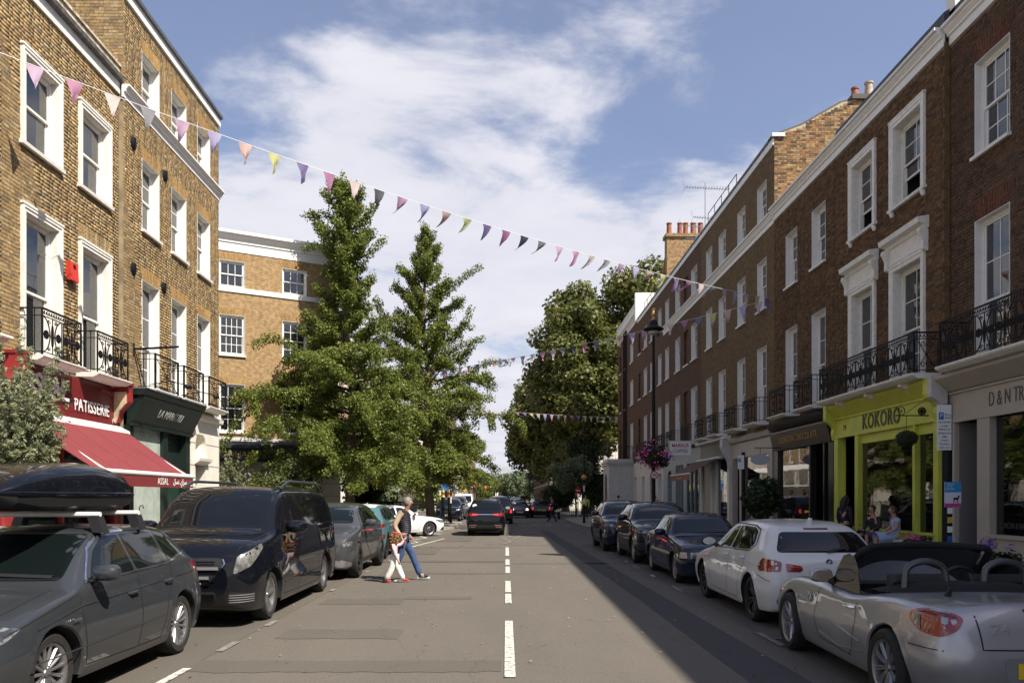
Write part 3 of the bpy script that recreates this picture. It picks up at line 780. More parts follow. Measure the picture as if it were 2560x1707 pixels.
# house B: four storeys
YB=18.84;OB=(-(8.70)-LS*YB, YB, 0)
B=thing('brick_house', 'four storey yellow brick house at the street corner, dark green shopfront below', 'house', OB, RZL)
LB=25.4-YB;HB=13.55
def bx(Y):return Y-YB
colsB=[(19.82, 20.86), (21.65, 22.7), (23.56, 24.62)]
hB=[]
for a, c in colsB:
 hB+=[(bx(a), bx(c), 11.55, 12.86), (bx(a), bx(c), 8.44, 10.2), (bx(a), bx(c), 4.42, 7.18)]
wall(B, LB, 4.3, HB, hB, mortar_y)
bricks(B, LB, 4.35, HB, hB, stock_y, 290)
for a, c in colsB:
 window(B, bx(a), bx(c), 11.55, 12.86, rd=.2, nx=2, nt=1, nb=1, sill=False, curt=.3)
 window(B, bx(a), bx(c), 8.44, 10.2, rd=.2, nx=2, nt=2, nb=1, curt=.3)
 window(B, bx(a), bx(c), 4.42, 7.18, rd=.2, nx=2, nt=2, nb=2, sill=False, curt=.3, split=.42)
 for zt in(10.2, 7.18):flat_arch(B, bx(a), bx(c), zt, yel_arch, .3, 13, .1)
 flat_arch(B, bx(a), bx(c), 12.86, yel_arch, .3, 13, .1)
 balcony(B, bx(a)-.22, bx(c)+.22, 4.42, .42, .85, 'cross')
shell(B, LB, HB+.3, 11, mortar_y, lead)
moulding(B, -.05, LB+.1, corn_prof(11.2, 11.5, .17), white, 'string_course')
moulding(B, -.02, LB+.04, [(0.02, HB), (-.06, HB), (-.06, HB+.24), (.02, HB+.24)], white, 'cornice')
b=MB();b.prism([(-.06, HB+.24), (-.13, HB+.25), (-.14, HB+.33), (-.02, HB+.36), (.3, HB+.36), (.3, HB+.24)], 0, -.02, LB+.05);b.obj('roof_edge', lead, B)
b=MB();b.quad((-.004, 11, 4.4), (-.004, 0.0, 4.4), (-.004, 0, HB+.24), (-.004, 11, HB+.24));pw=b.obj('party_wall', mortar_y, B)
def bricks_side(house, xloc, length, z0, z1, m, name='brickwork', clip=None, thick=0.0):
 """courses on a wall running back (local +y) whose outside looks to local -x"""
 course=.075;n=int((z1-z0)/course);b=MB()
 for k in range(n):
  za=z0+k*course+.005;zb=za+.065
  y=0.0 if k%2 else-.1;j=k
  while y<length:
   l=.215 if j%2==0 else .1025
   a, c=max(y, 0), min(y+l, length);y+=l+.01;j+=1
   if c-a<.03:continue
   if clip and(a+c)/2>clip(zb):continue
   d=random.uniform(.004, .011)
   b.box(xloc-d, a, za, xloc+.002, c, zb)
 me=b.mesh('brickwork', m, fix=False);o=link('brickwork', me, house);o['kind']='stuff';return o
bricks_side(B, -.004, 4.2, 11.3, HB+.2, stock_y)
disc=MB();disc.lathe([(0, -.06), (.10, -.05), (.15, -.02), (.155, 0), (0, 0)], 20, 'y');disc.box(-.02, -.075, -.13, .02, -.03, .13)
dm=disc.mesh('wall_plate', iron, smooth=True)
for(px, py)in((332, 359), (411, 440), (332, 672), (408, 720)):
 Yd=8.70/((1265-px)/1991-LS);link('wall_plate', dm, B, (bx(Yd), -.005, EYE+(1241-py)*Yd/1991))
b=MB()
fz0, fz1=3.55, 4.2
b.prism([(-.0, fz0), (-.12, fz0), (-.42, fz1-.05), (-.42, fz1), (0, fz1)], 0, bx(19.0), bx(22.85))
b.prism([(0, fz0-.08), (-.16, fz0-.08), (-.17, fz0-.01), (0, fz0)], 0, bx(19.0), bx(22.85))
b.prism([(0, fz1), (-.44, fz1), (-.50, fz1+.1), (-.50, fz1+.14), (0, fz1+.14)], 0, bx(18.95), bx(22.92))
gs=b.obj('shop_fascia', bottle, B)
b=MB();b.prism([(0, fz1+.14), (-.52, fz1+.14), (-.52, fz1+.17), (0, fz1+.22)], 0, bx(18.94), bx(22.93));b.obj('lead_flashing', lead, B)
sl=math.atan2(.30, fz1-.05-fz0)
text_obj('LA MARITXU', .30, silver_txt, gs, Matrix.Translation((bx(20.9), -.12-.30*.52-.012, fz0+.31))@Matrix.Rotation(R(90)+sl, 4, 'X'), .006, sx=.9, shear=.2, bold=.003)
b=MB()
for(a, c)in((19.0, 19.25), (21.02, 21.3), (22.55, 22.85)):b.box(bx(a), -.06, .12, bx(c), .2, fz0-.06)
b.box(bx(19.25), -.03, .12, bx(21.02), .12, .7);b.box(bx(21.3), .1, 2.45, bx(22.55), .2, 2.52)
b.obj('shopfront', bottle, B)
b=MB();b.box(bx(19.25), .04, .7, bx(21.02), .05, fz0-.06);b.obj('pane', mat('whitened glass', (.42, .48, .42), .25, noise=.25, nscale=2), B)
b=MB();b.box(bx(21.3), .14, .12, bx(22.55), .17, 2.45);b.box(bx(21.45), .12, .3, bx(22.4), .14, 1.1);b.box(bx(21.45), .12, 1.2, bx(22.4), .14, 2.3);dr=b.obj('door', bottle2, B)
b=MB();b.box(bx(21.3), .14, 2.52, bx(22.55), .16, fz0-.08);fl=b.obj('fanlight', bottle, B)
text_obj('12', .17, sign_white, fl, Matrix.Translation((bx(21.62), .132, 3.0))@Matrix.Rotation(R(90), 4, 'X'), .004)
b=MB();nA, nB2=bx(23.35), bx(24.2)
holes_s=[(nA, nB2, 2.95, 3.62), (nA, nB2, 1.2, 2.7)]
for a, c, d, e in cells(LB, .12, 4.3, holes_s, bx(22.87)):
 b.quad((a, -.03, d), (c, -.03, d), (c, -.03, e), (a, -.03, e))
for zz in(1.4, 2.05, 2.7, 3.35):pass
b.box(LB-.05, -.03, .12, LB, 5, 4.3)
st=b.obj('stucco_front', cream, B)
groove=mat('stucco joint', (.30, .27, .22), .9)
for(xa, xb)in((bx(22.87), nA), (nB2, LB)):
 for zz in(.75, 1.4, 2.05, 2.7, 3.35):
  b=MB();b.box(xa, -.036, zz-.012, xb, -.028, zz+.012);b.obj('joint', groove, st)
b=MB()
cxn=(nA+nB2)/2;rn=(nB2-nA)/2
rows=[]
for i in range(11):
 a=math.pi*i/10
 rows.append([(cxn+rn*math.cos(a), -.03+.5*t*math.sin(a), 2.95 if k2==0 else 2.95+(3.25-2.95))for k2, t in((0, 1), (1, 1))])
b.grid(rows)
rows=[]
for j in range(7):
 ph=(math.pi/2)*j/6
 rows.append([(cxn+rn*math.cos(math.pi*i/10)*math.cos(ph), -.03+.5*math.sin(math.pi*i/10)*math.cos(ph), 3.25+rn*math.sin(ph))for i in range(11)])
b.grid(rows);b.quad((nA, -.03, 2.95), (nB2, -.03, 2.95), (nB2, .47, 2.95), (nA, .47, 2.95))
arc=[(cxn+rn*math.cos(R(a)), 3.25+rn*math.sin(R(a)))for a in range(0, 181, 12)]
for i in range(len(arc)-1):
 b.quad((arc[i][0], -.031, arc[i][1]), (arc[i+1][0], -.031, arc[i+1][1]), (arc[i+1][0], -.031, 3.7), (arc[i][0], -.031, 3.7))
b.quad((nA, -.03, 1.2), (nA, .4, 1.2), (nA, .4, 2.7), (nA, -.03, 2.7));b.quad((nB2, -.03, 1.2), (nB2, .4, 1.2), (nB2, .4, 2.7), (nB2, -.03, 2.7));b.quad((nA, .4, 1.2), (nB2, .4, 1.2), (nB2, .4, 2.7), (nA, .4, 2.7))
b.obj('niche', cream, B)
b=MB();b.prism([(0, 2.7), (-.18, 2.82), (-.2, 2.9), (0, 2.92)], 0, nA-.1, nB2+.1);b.prism([(-.03, 4.02), (-.12, 4.08), (-.14, 4.2), (-.03, 4.22)], 0, bx(22.95), LB+.1);b.obj('moulding', cream, B)
fp=MB();Z0=5.35;x0=bx(19.35)
fp.tube([(x0, 0, Z0), (x0, -1.1, Z0+.06)], .028, 8);fp.tube([(x0, 0, Z0-.15), (x0, 0, Z0+.15)], .04, 6);fp.tube([(x0, -.05, Z0-.05), (x0+.5, -.12, 4.35)], .012, 5)
fp.obj('sign_bracket', iron, B)
for Yk in(20.8, 22.9):
 lm=MB();lm.tube([(bx(Yk)-.5, 0, 4.62), (bx(Yk)-.45, -.5, 4.72), (bx(Yk), -.75, 4.68)], .014, 5);lm.ball((bx(Yk)+.02, -.78, 4.64), (.13, .09, .07), 10, 6)
 lm.obj('floodlight', iron, B)
 # house C: four storeys at an angle across the side street
CANG=math.atan2(0.5, 0.866)
OC=(-8.27-.866*16, 39.2-.5*16, 0)
Cc=thing('brick_house', 'orange brick corner house with white cornice and dark blue shopfront behind the ginkgo trees', 'house', OC, CANG)
LC=16.0
def cu(u):return LC+u
hC=[]
colsC=[(-5.6, -4.45), (-2.73, -1.56), (-8.5, -7.35), (-11.4, -10.25)]
for a, c in colsC:hC+=[(cu(a), cu(c), 11.41, 12.62), (cu(a), cu(c), 8.30, 10.12), (cu(a), cu(c), 4.75, 6.95)]
wall(Cc, LC, 4.3, 13.3, hC, wall_c)
for i, (a, c)in enumerate(colsC):
 window(Cc, cu(a), cu(c), 11.41, 12.62, rd=.09, nx=3, nt=1, nb=1, sill=False, blind=0 if i!=1 else .3)
 window(Cc, cu(a), cu(c), 8.30, 10.12, rd=.09, nx=3 if i!=0 else 4, nt=2, nb=2, blind=.9 if i==0 else .6)
 window(Cc, cu(a), cu(c), 4.75, 6.95, rd=.09, nx=3, nt=2, nb=2, blind=.55)
 for zt in(12.62, 10.12, 6.95):flat_arch(Cc, cu(a), cu(c), zt+.005, yel_arch, .3, 19, .16, y=-.012)
shell(Cc, LC, 13.9, 12, wall_c, lead)
moulding(Cc, -.2, LC+.16, corn_prof(13.05, 13.95, .32), white)
moulding(Cc, -.2, LC+.02, [(0.01, 11.18), (-.05, 11.18), (-.06, 11.4), (.01, 11.4)], white, 'string_course')
b=MB();b.box(0, -.12, 4.0, cu(-1.0), .2, 4.32);b.prism([(0, 4.32), (-.2, 4.32), (-.2, 4.4), (0, 4.5)], 0, 0, LC);b.obj('shop_cornice', mat('pale grey stone', (.42, .42, .42), .7, noise=.3), Cc)
b=MB();b.prism([(0, 3.5), (-.1, 3.5), (-.1, 3.95), (-.25, 4.0), (-.25, 4.15), (0, 4.3)], 0, 0, cu(-1.2));cf=b.obj('shop_fascia', navy, Cc)
text_obj('CONNAUGHT', .36, gold, cf, Matrix.Translation((cu(-4.55), -.108, 3.72))@Matrix.Rotation(R(90), 4, 'X'), .008, sx=1.12, bold=-.003)
holes_c=[(cu(-8.2), cu(-5.0), .7, 3.4), (cu(-4.7), cu(-2.2), .7, 3.4), (cu(-12), cu(-8.6), .7, 3.4)]
wall(Cc, cu(-1.2), .1, 3.5, holes_c, navy, .12, name='shopfront')
for h in holes_c:
 b=MB();b.box(h[0], .1, h[2], h[1], .11, h[3]);b.obj('pane', mat('blinded shop glass', (.30, .28, .25), .15), Cc)
b=MB();b.box(cu(-1.2), -.1, .1, LC+.1, .3, 4.3);b.box(cu(-1.28), -.16, .1, cu(-.85), -.1, 3.9)
cs=b.obj('corner_pier', grey_white, Cc)
for zz in(.6, 1.2, 1.8, 2.4, 3.0, 3.6):
 b=MB();b.box(cu(-1.21), -.104, zz-.015, LC+.104, .3, zz+.015);b.obj('joint', groove, cs)
rt=[(2.0, 3.15), (5.0, 6.15), (8.0, 9.15)]
# house D behind the ginkgos: brick terrace set back behind gardens, X 12
D=thing('brick_house', 'tall orange brick terrace partly hidden behind the two ginkgo trees', 'house', (-11.8, 46, 0), math.pi/2)
hD=[]
for k in range(6):
 for z0, z1 in((11.4, 12.7), (8.2, 10.2), (4.9, 7.3)):hD.append((1.0+k*2.7, 2.1+k*2.7, z0, z1))
wall(D, 17, 4.2, 14, hD, wall_c)
for h in hD:window(D, *h, rd=.1, nx=2, nt=2, nb=2, each=False)
shell(D, 17, 14, 10, wall_c, lead);moulding(D, -.1, 17.1, corn_prof(13.6, 14.3, .25), white)
hD2=[(1.0+k*2.7, 2.2+k*2.7, 1.0, 3.2)for k in range(6)]
wall(D, 17, .1, 4.2, hD2, cream, name='stucco_front')
for h in hD2:window(D, *h, rd=.1, nx=2, nt=1, nb=1, each=False)
# white low terrace with verandas, X9.9, Y 62..96
E=thing('stucco_terrace', 'white stucco terrace with pointed veranda canopies in the sunshine beyond the ginkgos', 'house', (-9.6, 62, 0), math.pi/2)
hE=[(1+k*3.4, 2.3+k*3.4, .8, 2.6)for k in range(10)]
wall(E, 34, .1, 4.9, hE, cream, name='wall');shell(E, 34, 4.9, 3.5, cream, slate)
for h in hE:window(E, *h, rd=.08, nx=2, nt=1, nb=1, each=False, sill=False)
b=MB()
for k in range(10):
 xx=k*3.4
 b.prism([(0.0, 4.95), (-1.5, 4.35), (-1.5, 4.25), (0, 4.75)], 0, xx, xx+3.36)
 for q in(0.1, 3.2):b.tube([(xx+q, -1.4, 2.9), (xx+q, -1.4, 4.3)], .04, 5)
 b.box(xx, -1.5, 2.75, xx+3.36, 0, 2.9)
b.obj('veranda', white, E, kind='stuff')
hD3=[(1.0+k*2.9, 2.1+k*2.9, z, z+1.7)for k in range(11)for z in(5.6, 8.4, 11.2)]
D2=thing('brick_house', 'row of brick houses with white windows standing behind the white veranda terrace', 'house', (-13.2, 63.2, 0), math.pi/2)
wall(D2, 34, 0.1, 13.6, hD3, wall_c);shell(D2, 34, 13.6, 8, wall_c, lead)
for h in hD3:window(D2, *h, rd=.1, nx=1, nt=1, nb=1, each=False)
# right side: local x Yfar Y, origin at far end
RZR=-math.pi/2
XR=9.6
def right_house(label, y0, y1, x=XR, name='brick_house', group=None):
 o=thing(name, label, 'house', (x, y1, 0), RZR, group);return o
beige=mat('beige shop paint', (0.43, 0.385, 0.32), 0.5, noise=0.08, nscale=2)
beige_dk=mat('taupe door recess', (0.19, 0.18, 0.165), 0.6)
lime=mat('lime yellow paint', (0.57, 0.60, 0.085), 0.45, noise=0.15, nscale=2)
lime_dk=mat('lime yellow moulding', (0.50, 0.50, 0.045), 0.45)
choc=mat('dark brown shop paint', (0.035, 0.026, 0.018), 0.35, noise=0.2)
blackp=mat('black shop paint', (0.014, 0.013, 0.012), 0.35)
Y0a, Y0b=-16.0, 17.42
R0=right_house('dark red brown brick house above the beige fashion shop front', Y0a, Y0b, 9.72)
def r0(Y):return Y0b-Y
L0=Y0b-Y0a;HR=11.62
h0=[]
for(ya, yb)in((15.35, 16.5), (12.6, 13.75), (9.8, 10.95)):
 h0+=[(r0(yb), r0(ya), 8.8, 10.72), (r0(yb), r0(ya), 4.55, 7.45)]
wall(R0, L0, 4.3, HR, h0, mortar_r);bricks(R0, L0, 4.3, HR, h0, stock_k, 290)
for i, h in enumerate(h0):
 if i%2==0:window(R0, *h, rd=.16, nx=3, nt=2, nb=2, curt=None)
 else:window(R0, *h, rd=.16, nx=2, nt=2, nb=2, sill=False, split=.42)
 flat_arch(R0, h[0], h[1], h[3]+.004, red_arch, .42, 15, .16, y=-.012)
shell(R0, L0, HR+.1, 10, wall_b, slate)
moulding(R0, -.0, L0, corn_prof(HR, HR+.42, .22), white, 'cornice')
b=MB();b.prism([(-.02, HR+.42), (-.02, HR+.74), (.5, HR+1.05), (.5, HR+.42)], 0, 0, L0);b.obj('lead_roof_edge', slate, R0)
balcony(R0, r0(16.75), L0-.2, 4.5, .6, .9, 'scroll', th=.12)
b=MB();b.prism([(0, 4.02), (-.1, 4.04), (-.42, 4.3), (-.42, 4.37), (0, 4.37)], 0, .0, L0);b.box(0, -.1, 3.98, L0, .1, 4.02);b.box(0, -.05, 3.42, L0, .2, 3.98);b.prism([(0, 3.36), (-.1, 3.36), (-.1, 3.42), (0, 3.42)], 0, 0, L0)
f0=b.obj('shop_fascia', beige, R0)
dark_txt=mat('dark grey lettering', (.09, .085, .08), .5)
t0=text_obj('D & N TRADING', .42, dark_txt, f0, Matrix.Translation((r0(15.95), -.058, 3.70))@Matrix.Rotation(R(90), 4, 'X'), .01, sx=.62, align='LEFT', bold=-.004)
b=MB()
for(ya, yb)in((17.12, 17.42), (15.88, 16.3), (11.2, 11.5), (8.5, 8.8)):b.box(r0(yb), -.08, .12, r0(ya), .2, 3.36)
b.box(r0(15.88), -.05, .12, L0, .15, .95);b.box(r0(15.95), -.1, .95, L0, .12, 1.02);b.obj('shopfront', beige, R0)
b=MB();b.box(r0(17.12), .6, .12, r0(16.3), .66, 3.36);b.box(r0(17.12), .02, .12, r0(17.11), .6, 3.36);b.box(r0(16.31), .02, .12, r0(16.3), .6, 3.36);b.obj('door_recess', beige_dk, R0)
b=MB();b.box(r0(15.88), .06, 1.02, r0(11.5), .07, 3.36);pn=b.obj('pane', pane_dark, R0)
text_obj('DUNCAN & NAMARA', .17, mat('window lettering', (.06, .06, .055), .5), pn, Matrix.Translation((r0(15.75), .05, 1.2))@Matrix.Rotation(R(90), 4, 'X'), .004, sx=.6, align='LEFT')
b=MB();b.box(r0(15.85), 1.6, .1, r0(8.5), 1.7, 3.4);b.box(r0(15.85), .1, .95, r0(11.6), 1.6, 1.0);b.obj('shop_interior', mat('grey shop interior', (.22, .22, .21), .8), R0)
Y1a, Y1b=17.45, 23.15
R1=right_house('brown brick house with bracketed window hoods above the lime yellow shop', Y1a, Y1b)
def r1(Y):return Y1b-Y
L1=Y1b-Y1a
h1=[]
for(ya, yb)in((18.37, 19.68), (20.8, 22.05)):
 h1+=[(r1(yb), r1(ya), 8.9, 10.84), (r1(yb), r1(ya), 4.55, 7.3)]
wall(R1, L1, 4.3, HR, h1, mortar_r)
hb1=[(h[0]-.17, h[1]+.17, h[2]-.08, h[3]+(.22 if i%2==0 else .58))for i, h in enumerate(h1)]
bricks(R1, L1, 4.3, HR, hb1, stock_b, 280)
for i, h in enumerate(h1):
 if i%2==0:window(R1, *h, rd=.2, nx=2, nt=2, nb=2, surround=.17, console=True, paint=white_old, open_=.55)
 else:
  w=window(R1, *h, rd=.2, nx=2, nt=2, nb=2, surround=.17, sill=False, paint=white_old, split=.45);hood_on(w, h[0], h[1], h[3])
shell(R1, L1, HR+.1, 10, wall_b, slate)
moulding(R1, -.0, L1, corn_prof(HR, HR+.42, .22), white, 'cornice')
b=MB();b.prism([(-.02, HR+.42), (-.02, HR+.74), (.5, HR+1.05), (.5, HR+.42)], 0, 0, L1+.03);b.obj('lead_roof_edge', slate, R1)
b=MB();b.box(L1-.1, .1, HR+.4, L1+.25, 3.5, HR+1.9);b.obj('chimney', white_old, R1);
balcony(R1, r1(22.9), r1(17.62), 4.5, .58, .88, 'scroll', th=.12, brackets=3)
b=MB();b.prism([(0, 4.02), (-.08, 4.03), (-.3, 4.3), (-.3, 4.37), (0, 4.37)], 0, r1(23.1), r1(17.6));b.box(r1(23.1), -.1, 3.97, r1(17.6), .1, 4.02)
b.box(r1(23.1), -.05, 3.5, r1(17.6), .2, 3.97);b.prism([(0, 3.44), (-.1, 3.44), (-.1, 3.5), (0, 3.5)], 0, r1(23.1), r1(17.6))
f1=b.obj('shop_fascia', lime, R1)
kk=mat('zebra lettering', (.015, .015, .015), .5, noise=1, nscale=5, c2=(.10, .10, .06))
text_obj('KOKORO', .55, kk, f1, Matrix.Translation((r1(20.3), -.062, 3.735))@Matrix.Rotation(R(90), 4, 'X'), .012, sx=.80, bold=.008, spacing=1.12)
text_obj('19', .22, kk, f1, Matrix.Translation((r1(22.45), -.058, 3.7))@Matrix.Rotation(R(90), 4, 'X'), .008, sx=.9)
b=MB()
for(ya, yb)in((22.85, 23.12), (21.55, 21.75), (18.55, 18.66), (17.55, 17.75)):b.box(r1(yb), -.08, .12, r1(ya), .15, 3.44)
b.box(r1(21.55), -.05, .12, r1(17.75), .12, .9);b.box(r1(21.6), -.12, .9, r1(17.7), .1, .95);b.box(r1(22.85), .5, .12, r1(22.4), .55, 3.44);b.box(r1(21.55), 0.0, 3.2, r1(17.75), .1, 3.44)
b.obj('shopfront', lime, R1)
b=MB();b.box(r1(22.4), .5, .12, r1(21.75), .53, 2.6);b.box(r1(21.8), .02, .12, r1(21.76), .5, 3.4);b.obj('door', grey_white, R1)
b=MB();b.box(r1(21.55), .05, .95, r1(18.66), .06, 3.2);b.obj('pane', pane_dark, R1)
b=MB();b.box(r1(18.55), .05, .95, r1(17.75), .06, 3.2);b.obj('pane', pane_dark, R1)
b=MB();b.box(r1(22.3), 1.8, .1, r1(17.6), 1.9, 3.5);b.obj('shop_interior', mat('warm dark interior', (.06, .025, .015), .9), R1)
for(yy, mm)in((17.58, lime), (23.12, lime), (17.40, grey_white)):
 b=MB();x0=r1(yy)-.09
 b.prism([(0, 3.4), (-.1, 3.4), (-.14, 3.6), (-.12, 3.75), (-.2, 3.85), (-.34, 3.95), (-.36, 4.02), (-.36, 4.38), (0, 4.38)], 0, x0, x0+.18)
 b.lathe([(0, -.095), (.07, -.095), (.07, .095), (0, .095)], 12, 'x', c=(x0+.09, -.27, 4.15));b.obj('bracket', mm, R1)
Y2a, Y2b=23.15, 28.5
R2=right_house('dark brown brick house over the black and brown chocolate shop', Y2a, Y2b)
def r2(Y):return Y2b-Y
L2=Y2b-Y2a;h2=[]
for(ya, yb)in((23.92, 24.98), (26.25, 27.3)):
 h2+=[(r2(yb), r2(ya), 8.9, 10.68), (r2(yb), r2(ya), 4.55, 7.45)]
wall(R2, L2, 4.3, HR, h2, mortar_r);bricks(R2, L2, 4.3, HR, h2, stock_b, 0)
for i, h in enumerate(h2):
 if i%2==0:window(R2, *h, rd=.2, nx=2, nt=2, nb=2)
 else:window(R2, *h, rd=.2, nx=2, nt=2, nb=2, sill=False, split=.45);balcony(R2, h[0]-.2, h[1]+.2, 4.5, .5, .88, 'x')
shell(R2, L2, HR+.1, 10, wall_b, slate)
moulding(R2, -.0, L2, corn_prof(HR, HR+.42, .22), white, 'cornice')
b=MB();b.prism([(-.02, HR+.42), (-.02, HR+.6), (.5, HR+.9), (.5, HR+.42)], 0, 0, L2);b.obj('lead_roof_edge', slate, R2)
b=MB();b.prism([(0, 4.0), (-.1, 4.0), (-.35, 4.2), (-.4, 4.3), (0, 4.36)], 0, r2(28.3), r2(23.3));b.prism([(0, 3.38), (-.1, 3.38), (-.24, 3.95), (-.24, 4.0), (0, 4.0)], 0, r2(28.3), r2(23.3))
f2=b.obj('shop_fascia', choc, R2)
text_obj('LONDON CHOCOLATE', .3, gold, f2, Matrix.Translation((r2(25.75), -.19, 3.68))@Matrix.Rotation(R(90)+.22, 4, 'X'), .01, sx=.95, spacing=1.1)
b=MB()
for(ya, yb)in((28.0, 28.35), (25.0, 25.12), (23.25, 23.6), (23.9, 24.0)):b.box(r2(yb), -.05, .12, r2(ya), .15, 3.38)
b.box(r2(28), -.02, .12, r2(25.1), .1, .8);b.obj('shopfront', blackp, R2)
b=MB();b.box(r2(28.0), .05, .8, r2(25.12), .06, 3.38);b.obj('pane', pane_dark, R2)
b=MB();b.box(r2(25.0), .3, .12, r2(24.0), .32, 3.38);b.obj('door', pane_dark, R2)
b=MB();b.box(r2(28.3), 1.5, .1, r2(23.3), 1.6, 3.5);b.obj('shop_interior', dark, R2)
Y3=28.5
def right_terrace(label, ya, yb, cols, m, H=14.35, rows=None, blind=(), x=XR, group=None, paint=None, cornice=True, band=True, balc=None, gf=None):
 o=right_house(label, ya, yb, x);L=yb-ya
 rows=rows or[(12.02, 13.45), (8.78, 10.6), (4.55, 7.35)]
 hs=[(yb-c, yb-a, z0, z1)for(a, c)in cols for(z0, z1)in rows]
 wall(o, L, 4.2, H, hs, m)
 for(a, c)in cols:
  for k, (z0, z1)in enumerate(rows):
   bl=a in blind
   if bl:
    b=MB();b.box(yb-c, .12, z0, yb-a, .2, z1);b.obj('blocked_window', m, o)
    b=MB();b.box(yb-c-.05, -.06, z0-.08, yb-a+.05, .1, z0);b.obj('sill', white, o)
   else:window(o, yb-c, yb-a, z0, z1, rd=.16, nx=2, nt=2, nb=1, each=ya<34, sill=k<2, split=.5)
 shell(o, L, H+.25, 10, m, slate)
 if cornice:
  moulding(o, 0, L, [(0.0, H), (-.05, H), (-.06, H+.22), (0.0, H+.22)], white, 'cornice')
  b=MB();b.prism([(-.05, H+.22), (-.1, H+.24), (-.1, H+.33), (.35, H+.33), (.35, H+.22)], 0, 0, L);b.obj('coping', lead, o)
 if band:moulding(o, 0, L, corn_prof(11.55, 11.95, .2), white, 'string_course')
 if balc:
  for(a, c)in cols:
   if a not in blind:balcony(o, yb-c-.2, yb-a+.2, 4.5, .5, .88, balc)
 return o
R3=right_terrace('four storey light brown brick house rising above the chocolate shop house', 28.5, 34.0, [(29.35, 30.4), (31.95, 33.0)], wall_b, balc='x')
b=MB()
Lg=5.5
prof=[(0, 11.6), (0, 14.68), (1.0, 15.05), (2.4, 15.85), (3.3, 16.05), (3.9, 16.05), (3.9, 11.6)]
b.poly([(Lg+.006, p[0], p[1])for p in prof]);b.poly([(Lg-.3, p[0], p[1])for p in prof])
for i in range(1, len(prof)-1):b.quad((Lg-.3, *prof[i]), (Lg+.006, *prof[i]), (Lg+.006, *prof[i+1]), (Lg-.3, *prof[i+1]))
b.obj('gable_wall', mat('buff mortar', (.45, .38, .26), .9), R3)
gb=MB();course=.075
pr=prof[1:5]
def gtop(y):
 for i in range(1, len(prof)-2):
  if prof[i][0]<=y<=prof[i+1][0]:return prof[i][1]+(prof[i+1][1]-prof[i][1])*(y-prof[i][0])/max(1e-6, prof[i+1][0]-prof[i][0])
 return 16.05
for k in range(int((16.0-11.7)/course)):
 za=11.7+k*course;y=0 if k%2 else-.1;j=k
 while y<3.9:
  l=.215 if j%2==0 else .1025;a, c=max(0, y), min(3.9, y+l);y+=l+.01;j+=1
  if c-a>.03 and gtop((a+c)/2)>za+.09:d=random.uniform(.01, .02);gb.box(Lg, a, za+.005, Lg+d, c, za+.07)
me=gb.mesh('brickwork', brick_piece_mat('buff stock brick', [(.42, .27, .12), (.38, .22, .09), (.30, .17, .08), (.20, .13, .08), (.45, .32, .17), (.36, .17, .08), (.12, .09, .06)], .3), fix=False)
o=link('brickwork', me, R3);o['kind']='stuff'
b=MB()
for i in range(1, 4):b.tube([(Lg-.15, prof[i][0], prof[i][1]+.03), (Lg-.15, prof[i+1][0], prof[i+1][1]+.03)], .09, 4)
b.box(Lg-.45, 2.75, 15.95, Lg+.12, 4.0, 16.12);b.obj('coping', mat('old coping', (.12, .10, .08), .9), R3)
b=MB();b.box(Lg-.4, -.1, 14.62, Lg+.1, .35, 14.74);b.obj('parapet_cap', white, R3)
pot_row(R3, [(Lg-.15, 2.95, 16.1)], h=.35);pot_row(R3, [(Lg-.15, 3.45, 16.1)], buff, h=.55, r=.15);pot_row(R3, [(Lg-.2, 3.9, 16.1)], white_old, h=.5, r=.14)
R4=right_terrace('four storey brown brick house with paired windows above the cafe awning', 34.0, 39.2, [(34.8, 35.9), (37.1, 38.15)], wall_b, balc='x')
R5=right_terrace('four storey red brown brick house behind the street lamp', 39.2, 48.5, [(40.0, 41.25), (42.0, 43.0), (43.9, 45.1), (46.9, 47.95)], wall_r, blind=(42.0, ), balc='x')
R6=right_terrace('four storey dark red brick house with railings at first floor', 48.5, 58.0, [(49.2, 50.2), (52.1, 52.9), (54.2, 55.4), (56.8, 57.7)], wall_r, blind=(56.8, ), band=False, balc='x')
R7=right_terrace('end terrace red brick house with white balustraded parapet and black drainpipes', 58.0, 68.3, [(60.1, 61.4), (63.4, 64.4), (66.3, 67.2)], wall_r, H=14.6, blind=(66.3, ), cornice=False, band=False)
moulding(R7, -.05, 10.3, corn_prof(14.6, 15.1, .3), white)
b=MB();b.box(0, -.05, 15.1, 10.3, .2, 15.9);b.box(-.05, -.12, 15.9, 10.35, .27, 16.0)
for k in range(8):b.box(k*1.45, -.1, 15.1, k*1.45+.3, .25, 15.95)
b.box(10.3, -.25, 14.4, 10.75, 1.2, 16.5);b.obj('parapet', white, R7)
b=MB()
for xx in(4.0, 4.7, 5.3):b.tube([(xx, -.1, 4.0), (xx, -.1, 15.0)], .06, 6)
b.obj('drainpipe', iron, R7)
b=MB();b.box(9.3, .1, 14.3, 10.0, 2.6, 17.4);b.box(9.2, 0.0, 17.4, 10.1, 2.7, 17.6);b.prism([(-.02, 14.3), (-.02, 15.6), (.1, 16.4), (2.6, 16.4), (2.6, 14.3)], 0, 9.24, 9.38)
b.obj('chimney', wall_g, R6)
pot_row(R6, [(9.65, .3, 17.6), (9.65, .95, 17.6), (9.65, 1.3, 17.6), (9.65, 1.75, 17.6), (9.65, 2.2, 17.6)], h=.75, r=.16)
b=MB();b.box(9.0, .55, 14.3, 9.6, 1.7, 16.9);b.box(8.95, .5, 16.9, 9.65, 1.75, 17.0);b.obj('chimney_breast', wall_g, R6);pot_row(R6, [(9.3, 1.3, 17.0)], buff, h=.7, r=.17)
b=MB()
